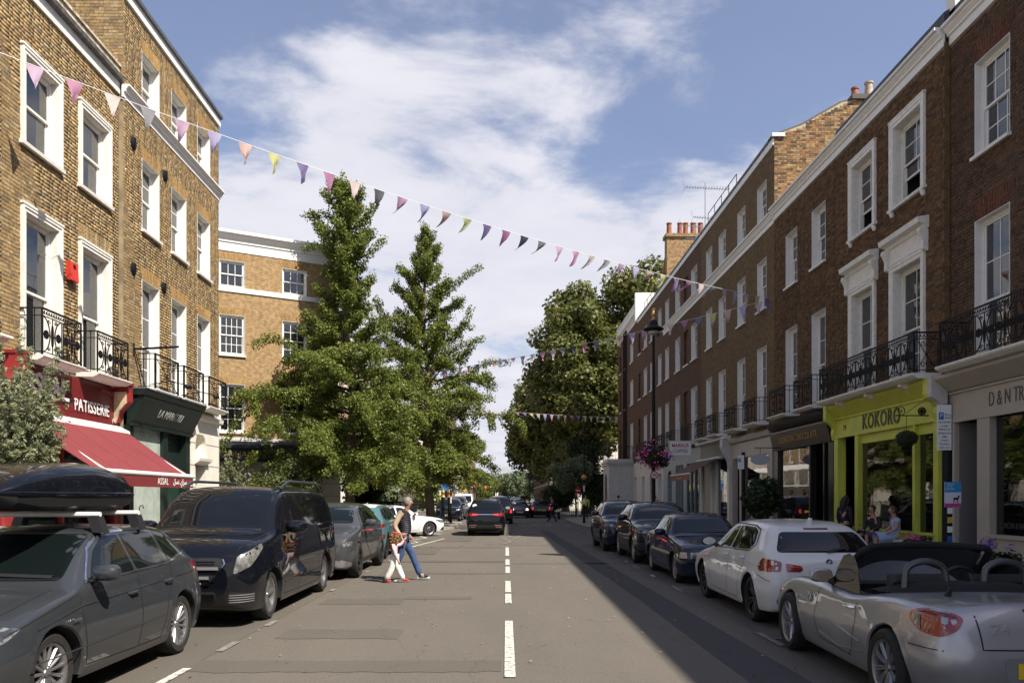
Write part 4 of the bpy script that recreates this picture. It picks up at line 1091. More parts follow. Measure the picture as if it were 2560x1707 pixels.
def roofrail(house, x0, x1, z, y=.3):
 b=MB();b.tube([(x0, y, z+1.0), (x1, y, z+1.0)], .02, 5);k=int((x1-x0)/1.2)
 for i in range(k+1):b.tube([(x0+(x1-x0)*i/k, y, z), (x0+(x1-x0)*i/k, y, z+1)], .018, 4)
 b.obj('roof_rail', iron, house)
roofrail(R4, .2, 5.0, 14.6);roofrail(R6, 1, 8.9, 14.6)
def aerial(loc, h, n, label):
 t=thing('tv_aerial', label, 'aerial', loc)
 b=MB();b.tube([(0, 0, 0), (0, 0, h)], .022, 6);b.obj('mast', alloy, t)
 for(zz, ln, dx)in n:
  b=MB();b.tube([(-ln*.45, 0, zz), (ln*.55, 0, zz-.12)], .02, 4)
  k=int(ln/.13)
  for i in range(k):
   xx=-ln*.45+ln*(i+.5)/k;b.tube([(xx, -.16, zz-.02*i/k), (xx+.03, .16, zz-.12*i/k)], .012, 4)
  for q in range(5):b.tube([(-ln*.45-.02-.05*abs(q-2), -.2, zz+(q-2)*.13), (-ln*.45-.02-.05*abs(q-2), .2, zz+(q-2)*.13)], .006, 4)
  b.obj('antenna_array', alloy, t, kind='stuff')
aerial((10.0, 40.0, 14.6), 2.9, [(2.7, 2.2, 0), (1.2, 1.3, 0)], 'tall television aerial with two arrays on the right hand roofline')
aerial((9.95, 41.7, 14.6), 1.5, [(1.35, 1.7, 0), (.7, 1.2, 0)], 'short television aerial beside the taller one on the roofline')
# ground floors of the far right terrace
def r3(Y):return 34.0-Y
b=MB();b.prism([(0, 3.95), (-.15, 4.0), (-.2, 4.15), (0, 4.25)], 0, r3(33.9), r3(28.6));b.box(r3(33.9), -.05, 3.35, r3(28.6), .2, 3.95)
f3=b.obj('shop_fascia', beige, R3)
b=MB()
for(ya, yb)in((33.5, 34.0), (32.2, 32.5), (28.5, 28.9)):b.box(r3(yb), -.08, .12, r3(ya), .15, 3.35)
b.box(r3(32.2), -.03, .12, r3(28.9), .1, .8);b.obj('shopfront', beige, R3)
b=MB();b.box(r3(32.2), .05, .8, r3(28.9), .06, 3.35);b.obj('pane', pane_dark, R3)
b=MB();b.box(r3(33.5), .4, .12, r3(32.5), .42, 3.35);b.box(r3(33.6), 1.5, .1, r3(28.6), 1.6, 3.5);b.obj('shop_interior', dark, R3)
b=MB();b.prism([(0, 4.2), (-.4, 4.2), (-.42, 3.9), (-.3, 3.6), (-.12, 3.3), (-.02, 2.6), (0, 2.6)], 0, r3(34.25), r3(33.85));b.obj('scroll_bracket', grey_white, R3)
pale_blue=mat('pale blue grey paint', (.27, .33, .34), .5, noise=.1)
def r4(Y):return 39.2-Y
b=MB();b.box(r4(39.1), -.05, 3.5, r4(34.3), .2, 4.2);b.obj('shop_fascia', mat('cafe fascia', (.10, .09, .08), .5), R4)
b=MB();b.prism([(0, 4.2), (-.3, 4.25), (-.3, 4.35), (0, 4.4)], 0, r4(39.2), r4(34.0));b.obj('shop_cornice', white_old, R4)
b=MB()
for(ya, yb)in((38.9, 39.2), (36.9, 37.1), (36.2, 36.4), (34.0, 34.35)):b.box(r4(yb), -.06, .12, r4(ya), .15, 3.5)
b.box(r4(36.2), -.04, .12, r4(34.35), .1, .8);b.obj('shopfront', white_old, R4)
b=MB();b.box(r4(36.2), .05, .8, r4(34.35), .06, 3.5);b.obj('pane', pane_dark, R4)
b=MB();b.box(r4(38.9), .05, .12, r4(37.1), .06, 3.5);b.obj('pane', mat('cream shop door', (.42, .40, .34), .5), R4)
b=MB();b.box(r4(36.9), .2, .12, r4(36.4), .22, 3.5);b.box(r4(39.1), 1.5, .1, r4(34.1), 1.6, 3.5);b.obj('shop_interior', dark, R4)
brown_cloth=mat('brown awning cloth', (.16, .095, .07), .9, noise=.1);ginger=mat('ginger valance', (.30, .13, .07), .9)
b=MB();b.prism([(0, 3.6), (-.2, 3.55), (-.25, 3.45), (0, 3.45)], 0, r4(39.3), r4(35.15));ao=b.obj('awning', white_old, R4)
b=MB();rows=[[(r4(39.25)+(4.05)*i/8, -.2-1.3*t, 3.5-.7*t)for i in range(9)]for t in(0, .33, .66, 1)]
b.grid(rows);b.grid([[(p[0], p[1], p[2]-.012)for p in r]for r in rows]);b.obj('awning_cloth', brown_cloth, ao)
b=MB();b.box(r4(39.25), -1.51, 2.52, r4(35.2), -1.5, 2.78);vv=b.obj('valance', ginger, ao)
b=MB();b.tube([(r4(39.3), -1.49, 2.8), (r4(35.15), -1.49, 2.8)], .035, 8);b.obj('front_bar', alu, ao)
text_obj('coffee roasters', .16, mat('pale brown print', (.5, .35, .25), .8), vv, Matrix.Translation((r4(37.2), -1.514, 2.64))@Matrix.Rotation(R(90), 4, 'X'), .003)
def gf(house, yb, bays, m, base=4.25):
 L=bays[-1][1]-bays[0][0]
 x_of=lambda Y:yb-Y
 ya0, yb0=bays[0][0], bays[-1][1]
 hs=[(x_of(b2[3]), x_of(b2[2]), b2[4], b2[5])for b2 in bays]
 wall(house, x_of(ya0), .1, base, hs, m, .3, x0=x_of(yb0), y=-.02, name='ground_floor')
 for b2, h in zip(bays, hs):
  kind=b2[6]
  if kind=='w':window(house, *h, rd=.2, nx=2, nt=1, nb=1, each=False, sill=False)
  elif kind=='a':
   b=MB();cx=(h[0]+h[1])/2;r=(h[1]-h[0])/2;zs=h[3]-r
   arc=[(cx+r*math.cos(R(a)), zs+r*math.sin(R(a)))for a in range(0, 181, 15)]
   for i in range(len(arc)-1):b.quad((arc[i][0], -.021, arc[i][1]), (arc[i+1][0], -.021, arc[i+1][1]), (arc[i+1][0], -.021, h[3]+.01), (arc[i][0], -.021, h[3]+.01))
   b.obj('arch', m, house)
   b=MB();b.box(h[0], .3, h[2], h[1], .34, h[3]);b.obj('door', mat('grey panelled door', (.2, .21, .21), .5), house)
  elif kind=='s':
   b=MB();b.box(h[0], .05, h[2], h[1], .06, h[3]);b.obj('pane', pane_dark, house)
   b=MB();n=3
   for i in range(n+1):xx=h[0]+(h[1]-h[0]-.08)*i/n;b.box(xx, -.03, h[2], xx+.08, .1, h[3])
   b.obj('mullion', m, house)
   b=MB();b.box(h[0], .8, h[2], h[1], .9, h[3]);b.obj('room', dark, house)
gf(R5, 48.5, [(39.2, 42.6, 39.5, 42.3, .7, 3.5, 's'), (42.6, 45.4, 43.0, 45.0, .7, 3.5, 's'), (45.4, 48.5, 46.0, 47.2, .15, 3.3, 'a')], pale_blue)
gf(R6, 58.0, [(48.5, 51, 49.1, 50.2, .9, 3.2, 'w'), (51, 54, 52.0, 53.1, .15, 3.3, 'a'), (54, 58, 55.0, 56.2, .9, 3.2, 'w')], cream)
gf(R7, 68.3, [(58, 60.0, 58.5, 59.5, .9, 3.2, 'w'), (60, 68.3, 64.6, 65.7, .9, 3.1, 'w')], cream)
b=MB();b.prism([(-.02, 4.2), (-.12, 4.22), (-.14, 4.3), (-.02, 4.32)], 0, 0, 9.5);b.obj('moulding', cream, R6)
b=MB();b.box(-.2, 0, 0, 0, 0, 0);
P7=thing('portico', 'white stucco porch projecting from the end terrace house with iron railing on top', 'porch', (7.75, 60.0, 0), 0)
b=MB();b.box(0, 0, .12, 1.83, 3.3, 4.15);b.box(-.03, -.03, .12, 1.86, 3.33, .6)
b.box(-.12, -.12, 4.15, 1.84, 3.42, 4.3);b.box(-.2, -.2, 4.3, 1.84, 3.5, 4.42);b.box(-.08, -.08, 4.42, 1.84, 3.38, 4.6)
pb=b.obj('porch_body', grey_white, P7)
b=MB()
for(a, c)in((.12, .48), (.72, 1.08), (1.3, 1.66)):
 b.box(a, -.02, .7, a+.03, 0.002, 3.9);b.box(c, -.02, .7, c+.03, 0.002, 3.9);b.box(a, -.02, 3.87, c+.03, 0.002, 3.9)
b.obj('pilaster_moulding', grey_white, P7)
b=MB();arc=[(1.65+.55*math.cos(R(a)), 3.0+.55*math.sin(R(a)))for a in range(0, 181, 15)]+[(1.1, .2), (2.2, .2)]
b.prism(arc, 0, -.035, -.0315);b.obj('archway', mat('shaded opening', (.10, .10, .10), .9), P7)  # flat panel on the solid porch, the arch's inner shade put into its colour
b=MB();run_panel(b, (-.05, -.05), (1.8, -.05), 4.6, .95, 'cross');run_panel(b, (-.05, -.05), (-.05, 3.3), 4.6, .95, 'cross')
for i in range(12):b.tube([(-.05, i*.28, 4.6), (-.05, i*.28, 5.55)], .01, 4)
for i in range(8):b.tube([(i*.25, -.05, 4.6), (i*.25, -.05, 5.55)], .01, 4)
b.obj('railing', iron, P7)
# ground, road, pavements
def sheet(name, pts, z, m, kind='structure', **k):
 b=MB();b.poly([(p[0], p[1], z)for p in pts]);o=b.obj(name, m);o['kind']=kind
 return o
def asphalt_mat(name, c, c2, sc=1.0):
 m, nt, b=material(name);t=nd(nt, 'ShaderNodeTexCoord')
 n=nd(nt, 'ShaderNodeTexNoise');n.inputs['Scale'].default_value=.35;n.inputs['Detail'].default_value=8;n.inputs['Roughness'].default_value=.65
 mp2=nd(nt, 'ShaderNodeMapping');mp2.inputs['Scale'].default_value=(1.6, .45, 1);nt.links.new(t.outputs['Object'], mp2.inputs[0]);nt.links.new(mp2.outputs[0], n.inputs['Vector'])
 v=nd(nt, 'ShaderNodeTexVoronoi');v.inputs['Scale'].default_value=75;nt.links.new(t.outputs['Object'], v.inputs['Vector'])
 n2=nd(nt, 'ShaderNodeTexNoise');n2.inputs['Scale'].default_value=130;n2.inputs['Detail'].default_value=3;nt.links.new(t.outputs['Object'], n2.inputs['Vector'])
 mi=nd(nt, 'ShaderNodeMix', data_type='RGBA');mi.inputs[6].default_value=col4(c);mi.inputs[7].default_value=col4(c2)
 mr=nd(nt, 'ShaderNodeMapRange');mr.inputs[1].default_value=.35;mr.inputs[2].default_value=.65;nt.links.new(n.outputs[0], mr.inputs[0]);nt.links.new(mr.outputs[0], mi.inputs[0])
 mr2=nd(nt, 'ShaderNodeMapRange');mr2.inputs[1].default_value=.3;mr2.inputs[2].default_value=.7;mr2.inputs[3].default_value=.72;mr2.inputs[4].default_value=1.3;nt.links.new(n2.outputs[0], mr2.inputs[0])
 vc=nd(nt, 'ShaderNodeTexVoronoi', feature='DISTANCE_TO_EDGE');vc.inputs['Scale'].default_value=.33
 nn=nd(nt, 'ShaderNodeTexNoise');nn.inputs['Scale'].default_value=1.4;nn.inputs['Detail'].default_value=6;nt.links.new(t.outputs['Object'], nn.inputs['Vector'])
 vm=nd(nt, 'ShaderNodeVectorMath', operation='ADD');nt.links.new(t.outputs['Object'], vm.inputs[0]);nt.links.new(nn.outputs[1], vm.inputs[1]);nt.links.new(vm.outputs[0], vc.inputs['Vector'])
 mr3=nd(nt, 'ShaderNodeMapRange');mr3.inputs[1].default_value=0.0;mr3.inputs[2].default_value=.006;mr3.inputs[3].default_value=.82;nt.links.new(vc.outputs[0], mr3.inputs[0])
 mu=nd(nt, 'ShaderNodeMix', data_type='RGBA', blend_type='MULTIPLY');mu.inputs[0].default_value=1;nt.links.new(mi.outputs[2], mu.inputs[6]);nt.links.new(mr2.outputs[0], mu.inputs[7])
 mu2=nd(nt, 'ShaderNodeMix', data_type='RGBA', blend_type='MULTIPLY');mu2.inputs[0].default_value=1;nt.links.new(mu.outputs[2], mu2.inputs[6]);nt.links.new(mr3.outputs[0], mu2.inputs[7])
 nt.links.new(mu2.outputs[2], b.inputs['Base Color']);b.inputs['Roughness'].default_value=.85;b.inputs['Specular IOR Level'].default_value=.3
 bp=nd(nt, 'ShaderNodeBump');bp.inputs['Strength'].default_value=.55;bp.inputs['Distance'].default_value=.006
 nt.links.new(v.outputs[0], bp.inputs['Height']);nt.links.new(bp.outputs[0], b.inputs['Normal'])
 MATS[name]=m;return m
road_m=asphalt_mat('worn asphalt', (.130, .115, .094), (.112, .099, .081))
road_d=asphalt_mat('darker repair asphalt', (.110, .097, .079), (.097, .086, .071))
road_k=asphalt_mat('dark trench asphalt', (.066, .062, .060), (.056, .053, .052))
road_b=asphalt_mat('parking bay asphalt', (.118, .104, .085), (.098, .087, .072))
pave_m=mat('paving stone', (.27, .25, .215), .85, noise=.25, nscale=1.2, bump=.3, bscale=40)
sheet('ground', [(-3000, -60), (3000, -60), (3000, 3500), (-3000, 3500)], -.02, mat('far ground', (.10, .095, .08), .95))
sheet('road', [(-60, -12), (9, -12), (9, 700), (-60, 700)], -.004, road_m)
sheet('parking_bay_surface', [(-5.75, -12), (-3.3, -12), (-3.3, 24.4), (-5.75, 24.4)], .0, road_b)
sheet('parking_bay_surface', [(3.3, -12), (5.5, -12), (5.5, 33), (3.3, 33)], .0, road_b)
def ypx(y):return EYE*1991/(y-1241)
def patch(xa, xb, ya, yb, m, z, name='road_patch'):
 pts=[(xa, ya), (xb, ya)]
 n=max(4, int((xb-xa)/.12));P=[]
 for i in range(n+1):P.append((xa+(xb-xa)*i/n, ya+random.gauss(0, .018)))
 Q=[(xa+(xb-xa)*i/n, yb+random.gauss(0, .018))for i in range(n+1)][::-1]
 return sheet(name, P+Q, z, m)
for(xa, xb, ya, yb, m)in((-2.9, -1.35, 9.95, 10.65, road_d), (-3.3, -.05, 8.05, 8.62, road_d), (-3.1, -1.75, 13.1, 13.85, road_d), (-1.75, -.6, 13.75, 14.15, road_d), (-2.9, -2.0, 17.2, 19.1, road_d), (-2.0, -.05, 18.2, 18.7, road_d), (-4.6, -.05, 21.5, 22.1, road_d), (-5.2, -2.2, 24.5, 28.2, road_d), (-2.2, -.1, 27.4, 28.2, road_d), (-4.0, -1.4, 31.5, 35.5, road_d), (.15, 3.2, 21.0, 21.25, road_d), (.1, 1.6, 29, 29.3, road_d)):
 patch(xa, xb, ya, yb, m, .0 if xa>=-3.3 else .004)
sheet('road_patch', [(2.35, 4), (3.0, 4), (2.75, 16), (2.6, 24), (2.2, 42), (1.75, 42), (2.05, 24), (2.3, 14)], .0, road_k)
# painted markings
line_m, nt, bb=material('worn road paint')
t=nd(nt, 'ShaderNodeTexCoord');n=nd(nt, 'ShaderNodeTexNoise');n.inputs['Scale'].default_value=14;n.inputs['Detail'].default_value=8;n.inputs['Roughness'].default_value=.7;nt.links.new(t.outputs['Object'], n.inputs['Vector'])
mr=nd(nt, 'ShaderNodeMapRange');mr.inputs[1].default_value=.50;mr.inputs[2].default_value=.60;nt.links.new(n.outputs[0], mr.inputs[0])
mi=nd(nt, 'ShaderNodeMix', data_type='RGBA');mi.inputs[6].default_value=(.55, .53, .47, 1);mi.inputs[7].default_value=(.20, .185, .16, 1);nt.links.new(mr.outputs[0], mi.inputs[0]);nt.links.new(mi.outputs[2], bb.inputs['Base Color']);bb.inputs['Roughness'].default_value=.8
faint_m=mat('faded road paint', (.23, .215, .19), .85, noise=.35, nscale=9)
yellow_l=mat('yellow road paint', (.42, .32, .08), .8, noise=.4, nscale=10)
def line(pts, w, m=line_m, z=.008, name='road_marking'):
 b=MB();pts=[Vector((p[0], p[1], 0))for p in pts]
 for i in range(len(pts)-1):
  d=(pts[i+1]-pts[i]).normalized();s=Vector((d.y, -d.x, 0))*w/2
  b.quad(pts[i]-s+Vector((0, 0, z)), pts[i]+s+Vector((0, 0, z)), pts[i+1]+s+Vector((0, 0, z)), pts[i+1]-s+Vector((0, 0, z)))
  z+=.0006
 o=b.obj(name, m);o['kind']='structure';return o
for(y0, y1)in((1693, 1552), (1508, 1484), (1480, 1452), (1432, 1416), (1412, 1398), (1389, 1368)):
 line([(.04, ypx(y0)), (.04, ypx(y1))], .11)
line([(.04, 4.0), (.04, 6.2)], .11)
def zig(x0, y0, n, w, dy, flip=1, m=line_m):
 pts=[];x=x0
 for i in range(n+1):pts.append((x0+(w if i%2 else 0)*flip, y0+i*dy))
 return line(pts, .1, m)
zig(-.15, 29.5, 4, .35, 2.0, 1, faint_m)
zig(.3, 33.5, 7, .35, 2.0, 1, faint_m)
zig(-3.9, 29.0, 10, .5, 1.7, 1)
zig(4.3, 36.5, 8, -.4, 1.6, 1, faint_m)
line([(-5.4, 21.9), (-3.5, 26.5), (-2.6, 33.5)], .1)
line([(-4.9, 30.2), (-3.3, 31.6)], .1);line([(-3.6, 38.6), (-2.6, 40.3)], .1)
for k in range(5):
 line([(-3.0-k*.62, 37.6-k*.42), (-3.0-k*.62-.38, 37.6-k*.42-.25)], .22)
 if k<4:line([(-3.2-k*.62, 38.3-k*.42), (-3.2-k*.62-.38, 38.3-k*.42-.25)], .2)
line([(-7.2, 36.2), (-4.2, 41.2), (-3.4, 41.75)], .07, yellow_l);
for k, xx in enumerate((-.6, .75, 1.55, 2.45, 3.6)):line([(xx, 49.6), (xx+.42, 49.6)], .4, line_m if k else faint_m)
for k in range(14):line([(-2.9+k*.5, 50.8), (-2.9+k*.5, 53.8)], .0001+.02, faint_m)
for(a, c)in((7.45, 8.2), (9.1, 9.7), (10.9, 11.35), (14.9, 15.3), (18.6, 19.0)):
 line([(-3.28, a), (-3.28, c)], .09, line_m if a<8 else faint_m)
for(x, y)in((3.28, 9.9), (3.28, 15.3), (3.28, 20.0), (3.28, 25.0)):
 line([(x, y-.45), (x, y+.45)], .09, faint_m);line([(x, y), (5.45, y)], .07, faint_m, z=.0145)
line([(3.28, 17.6), (3.28, 18.0)], .08);line([(3.28, 21.6), (3.28, 21.9)], .08)
for k in range(260):
 pass
 # pavements with kerbstones
def pavement(pts, name='pavement', z=.12):
 b=MB();b.poly([(p[0], p[1], z)for p in pts])
 n=len(pts)
 for i in range(n):
  a, c=pts[i], pts[(i+1)%n];b.quad((a[0], a[1], -.02), (c[0], c[1], -.02), (c[0], c[1], z), (a[0], a[1], z))
 o=b.obj(name, pave_m);o['kind']='structure';return o
kerb_m=mat('granite kerb', (.30, .28, .25), .8, noise=.3, nscale=9, bump=.3)
KB=MB();KB.box(-.452, -.14, -.05, .452, .0, .135);KBM=KB.mesh('kerbstone', kerb_m)
def kerb(parent, pts, step=.914):
 for i in range(len(pts)-1):
  a, c=Vector((*pts[i], 0)), Vector((*pts[i+1], 0));d=c-a;n=max(1, round(d.length/step));an=math.atan2(d.y, d.x)
  for k in range(n):
   p=a+d*((k+.5)/n);o=link('kerbstone', KBM, parent, p, (0, 0, an));o.scale=(d.length/n/.914, 1, 1)
PL=pavement([(-5.75, -12), (-5.75, 26.2), (-6.2, 27.0), (-30, 27.0), (-30, -12)]);kerb(PL, [(-5.75, 4), (-5.75, 26.2), (-6.2, 27.0)])
island=[(-28.6, 24.45), (-6.97, 36.95), (-5.2, 40.4), (-4.3, 41.7), (-3.5, 42.1), (-3.1, 42.9), (-3.0, 44), (-3.0, 52), (-3.6, 53.4), (-5.3, 54.5), (-5.3, 300), (-40, 300)]
PC=pavement(island);kerb(PC, island[1:11])
rp=[(5.5, -12), (5.5, 38), (5.2, 41), (4.65, 44), (4.45, 48), (4.45, 58), (4.9, 62), (6.2, 65.2)]
PR=pavement(rp+[(24, 65.2), (24, -12)]);kerb(PR, list(reversed(rp[1:]))+[(5.5, 14)])
PR2=pavement([(6.0, 73), (5.4, 75), (5.4, 300), (60, 300), (60, 73)]);kerb(PR2, [(5.4, 110), (5.4, 75), (6.0, 73), (14, 73)])
FL=MB();FL.box(-.29, -.44, 0, .29, .44, .012);FLM=FL.mesh('paving_slab', pave_m)
cnt=0
for i in range(10):
 for j in range(12):
  x, y=-3.55-i*.6, 43.2+j*.9+(.45 if i%2 else 0)
  if x<-3.2 and y<52.5 and math.hypot(x+4.4, y-45.6)>.8:link('paving_slab', FLM, PC, (x, y, .12+random.uniform(0, .003)))
for i in range(6):
 for j in range(16):link('paving_slab', FLM, PR, (5.15+i*.6+.6, 41+j*.9, .12+random.uniform(0, .003)))
 # cars (local: x from nose to tail, y across, z up)
def paint_mat(name, c, metal=0.35, rough=0.32, flake=0.0):
 m, nt, b=material(name);b.inputs['Base Color'].default_value=col4(c)
 b.inputs['Metallic'].default_value=metal;b.inputs['Roughness'].default_value=rough
 b.inputs['Coat Weight'].default_value=0.85;b.inputs['Coat Roughness'].default_value=0.015;b.inputs['Specular IOR Level'].default_value=0.02
 t=nd(nt, 'ShaderNodeTexCoord');n=nd(nt, 'ShaderNodeTexNoise');n.inputs['Scale'].default_value=2.2;n.inputs['Detail'].default_value=7;nt.links.new(t.outputs['Object'], n.inputs['Vector'])
 mr=nd(nt, 'ShaderNodeMapRange');mr.inputs[1].default_value=.4;mr.inputs[2].default_value=.75;mr.inputs[3].default_value=rough;mr.inputs[4].default_value=rough+.2
 nt.links.new(n.outputs[0], mr.inputs[0]);nt.links.new(mr.outputs[0], b.inputs['Roughness'])
 s=nd(nt, 'ShaderNodeSeparateXYZ');nt.links.new(t.outputs['Object'], s.inputs[0])
 d=nd(nt, 'ShaderNodeMapRange');d.inputs[1].default_value=.18;d.inputs[2].default_value=.55;d.inputs[3].default_value=.13;d.inputs[4].default_value=0;nt.links.new(s.outputs[2], d.inputs[0])
 mi=nd(nt, 'ShaderNodeMix', data_type='RGBA');nt.links.new(d.outputs[0], mi.inputs[0]);mi.inputs[6].default_value=col4(c);mi.inputs[7].default_value=(.14, .125, .10, 1)
 nt.links.new(mi.outputs[2], b.inputs['Base Color'])
 MATS[name]=m;return m
car_glass=mat('car glass', (.005, .006, .008), .03, spec=.5)
car_glass2=mat('green tinted car glass', (.005, .008, .008), .03, spec=.45)
seam_m=mat('panel gap', (.004, .004, .004), .8)
lens_red=mat('red lamp lens', (.22, .007, .006), .12, coat=1, spec=.7)
lens_drk=mat('dark red lamp lens', (.14, .006, .006), .1, coat=1)
lens_clr=mat('clear lamp lens', (.34, .34, .32), .15, metal=.4, coat=1, noise=.7, nscale=8)
lens_smk=mat('smoked lamp lens', (.05, .052, .055), .08, metal=.3, coat=1, noise=.6, nscale=20, c2=(.3, .3, .3))
amber=mat('amber lens', (.6, .22, .03), .2, coat=1)
plate_w=mat('white number plate', (.75, .75, .70), .4);plate_y=mat('yellow number plate', (.72, .48, .03), .4);plate_t=mat('plate characters', (.01, .01, .01), .5)
cloth_blk=mat('black hood cloth', (.009, .009, .010), .9, bump=.2, bscale=90)
under=mat('underbody', (.01, .01, .01), .9)
def pchip(xs, ys, q):
 xs=np.asarray(xs, float);ys=np.asarray(ys, float);h=np.diff(xs);d=np.diff(ys)/h;n=len(xs);m=np.zeros(n)
 for i in range(1, n-1):
  if d[i-1]*d[i]>0:
   w1=2*h[i]+h[i-1];w2=h[i]+2*h[i-1];m[i]=(w1+w2)/(w1/d[i-1]+w2/d[i])
 m[0], m[-1]=d[0], d[-1]
 k=np.clip(np.searchsorted(xs, q)-1, 0, n-2);t=(q-xs[k])/h[k]
 return((1+2*t)*(1-t)**2)*ys[k]+t*(1-t)**2*h[k]*m[k]+t*t*(3-2*t)*ys[k+1]+t*t*(t-1)*h[k]*m[k+1]
def section(r, rb=.035, rr=.09):
 zs, ws, zm, wm, zb, wb, zr, wr, zt=r
 P=[np.array(p)for p in((ws, zs), (wm, zm), (wb, zb), (wr, zr))]
 out=[(0.0, zs), (ws*.5, zs)]
 def seg(a, b, n):return[tuple(a+(b-a)*i/n)for i in range(n)]
 rad=[.05, None, rb, rr];pts=[]
 def corner(p, a, b, ra, rb2, n):
  da, db=a-p, b-p;la, lb=np.linalg.norm(da)+1e-9, np.linalg.norm(db)+1e-9
  s=p+da/la*min(ra, la*.46);e=p+db/lb*min(rb2, lb*.46)
  return[tuple((1-t)**2*s+2*t*(1-t)*p+t*t*e)for t in np.linspace(0, 1, n)]
 c0=corner(P[0], np.array((ws*.5, zs)), P[1], .05, .05, 3)
 c1=corner(P[1], P[0], P[2], 9, 9, 7)
 c2=corner(P[2], P[1], P[3], rb, rb, 4)
 crown=np.array((wr*.6, zr+(zt-zr)*.75))
 c3=corner(P[3], P[2], crown, rr, rr*1.2, 5)
 def link_(a, b, n):return[tuple(np.array(a)+(np.array(b)-np.array(a))*i/n)for i in range(1, n)]
 out+=c0+link_(c0[-1], c1[0], 3)+c1+link_(c1[-1], c2[0], 4)+c2+link_(c2[-1], c3[0], 6)+c3
 y0, z0=c3[-1]
 for i in range(1, 7):
  y=y0*(1-i/6);out.append((y, z0+(zt-z0)*(1-(y/max(y0, 1e-6))**2)))
 return out
def body_grid(rows, sc=(1, 1, 1), step=.045, rb=.035, rr=.09):
 rows=np.array(rows, float);xs=rows[:, 0]
 L=xs[-1];q=[0, .01, .025, .04, .06, .085, .115, .15, .19, .235];e=[L-a for a in q][::-1]
 mid=list(np.linspace(.235, L-.235, int((L-.47)/step))[1:-1]);q=np.array(q+mid+e)
 cols=[pchip(xs, rows[:, i], q)for i in range(1, 10)]
 G=[]
 for i, x in enumerate(q):
  r=[c[i]for c in cols];r[0]*=1
  half=section(r, rb, rr)
  full=[(-y, z)for(y, z)in half]+[(y, z)for(y, z)in half[::-1][1:]]
  G.append([Vector((x*sc[0], y*sc[1], z*sc[2]))for(y, z)in full])
 return G
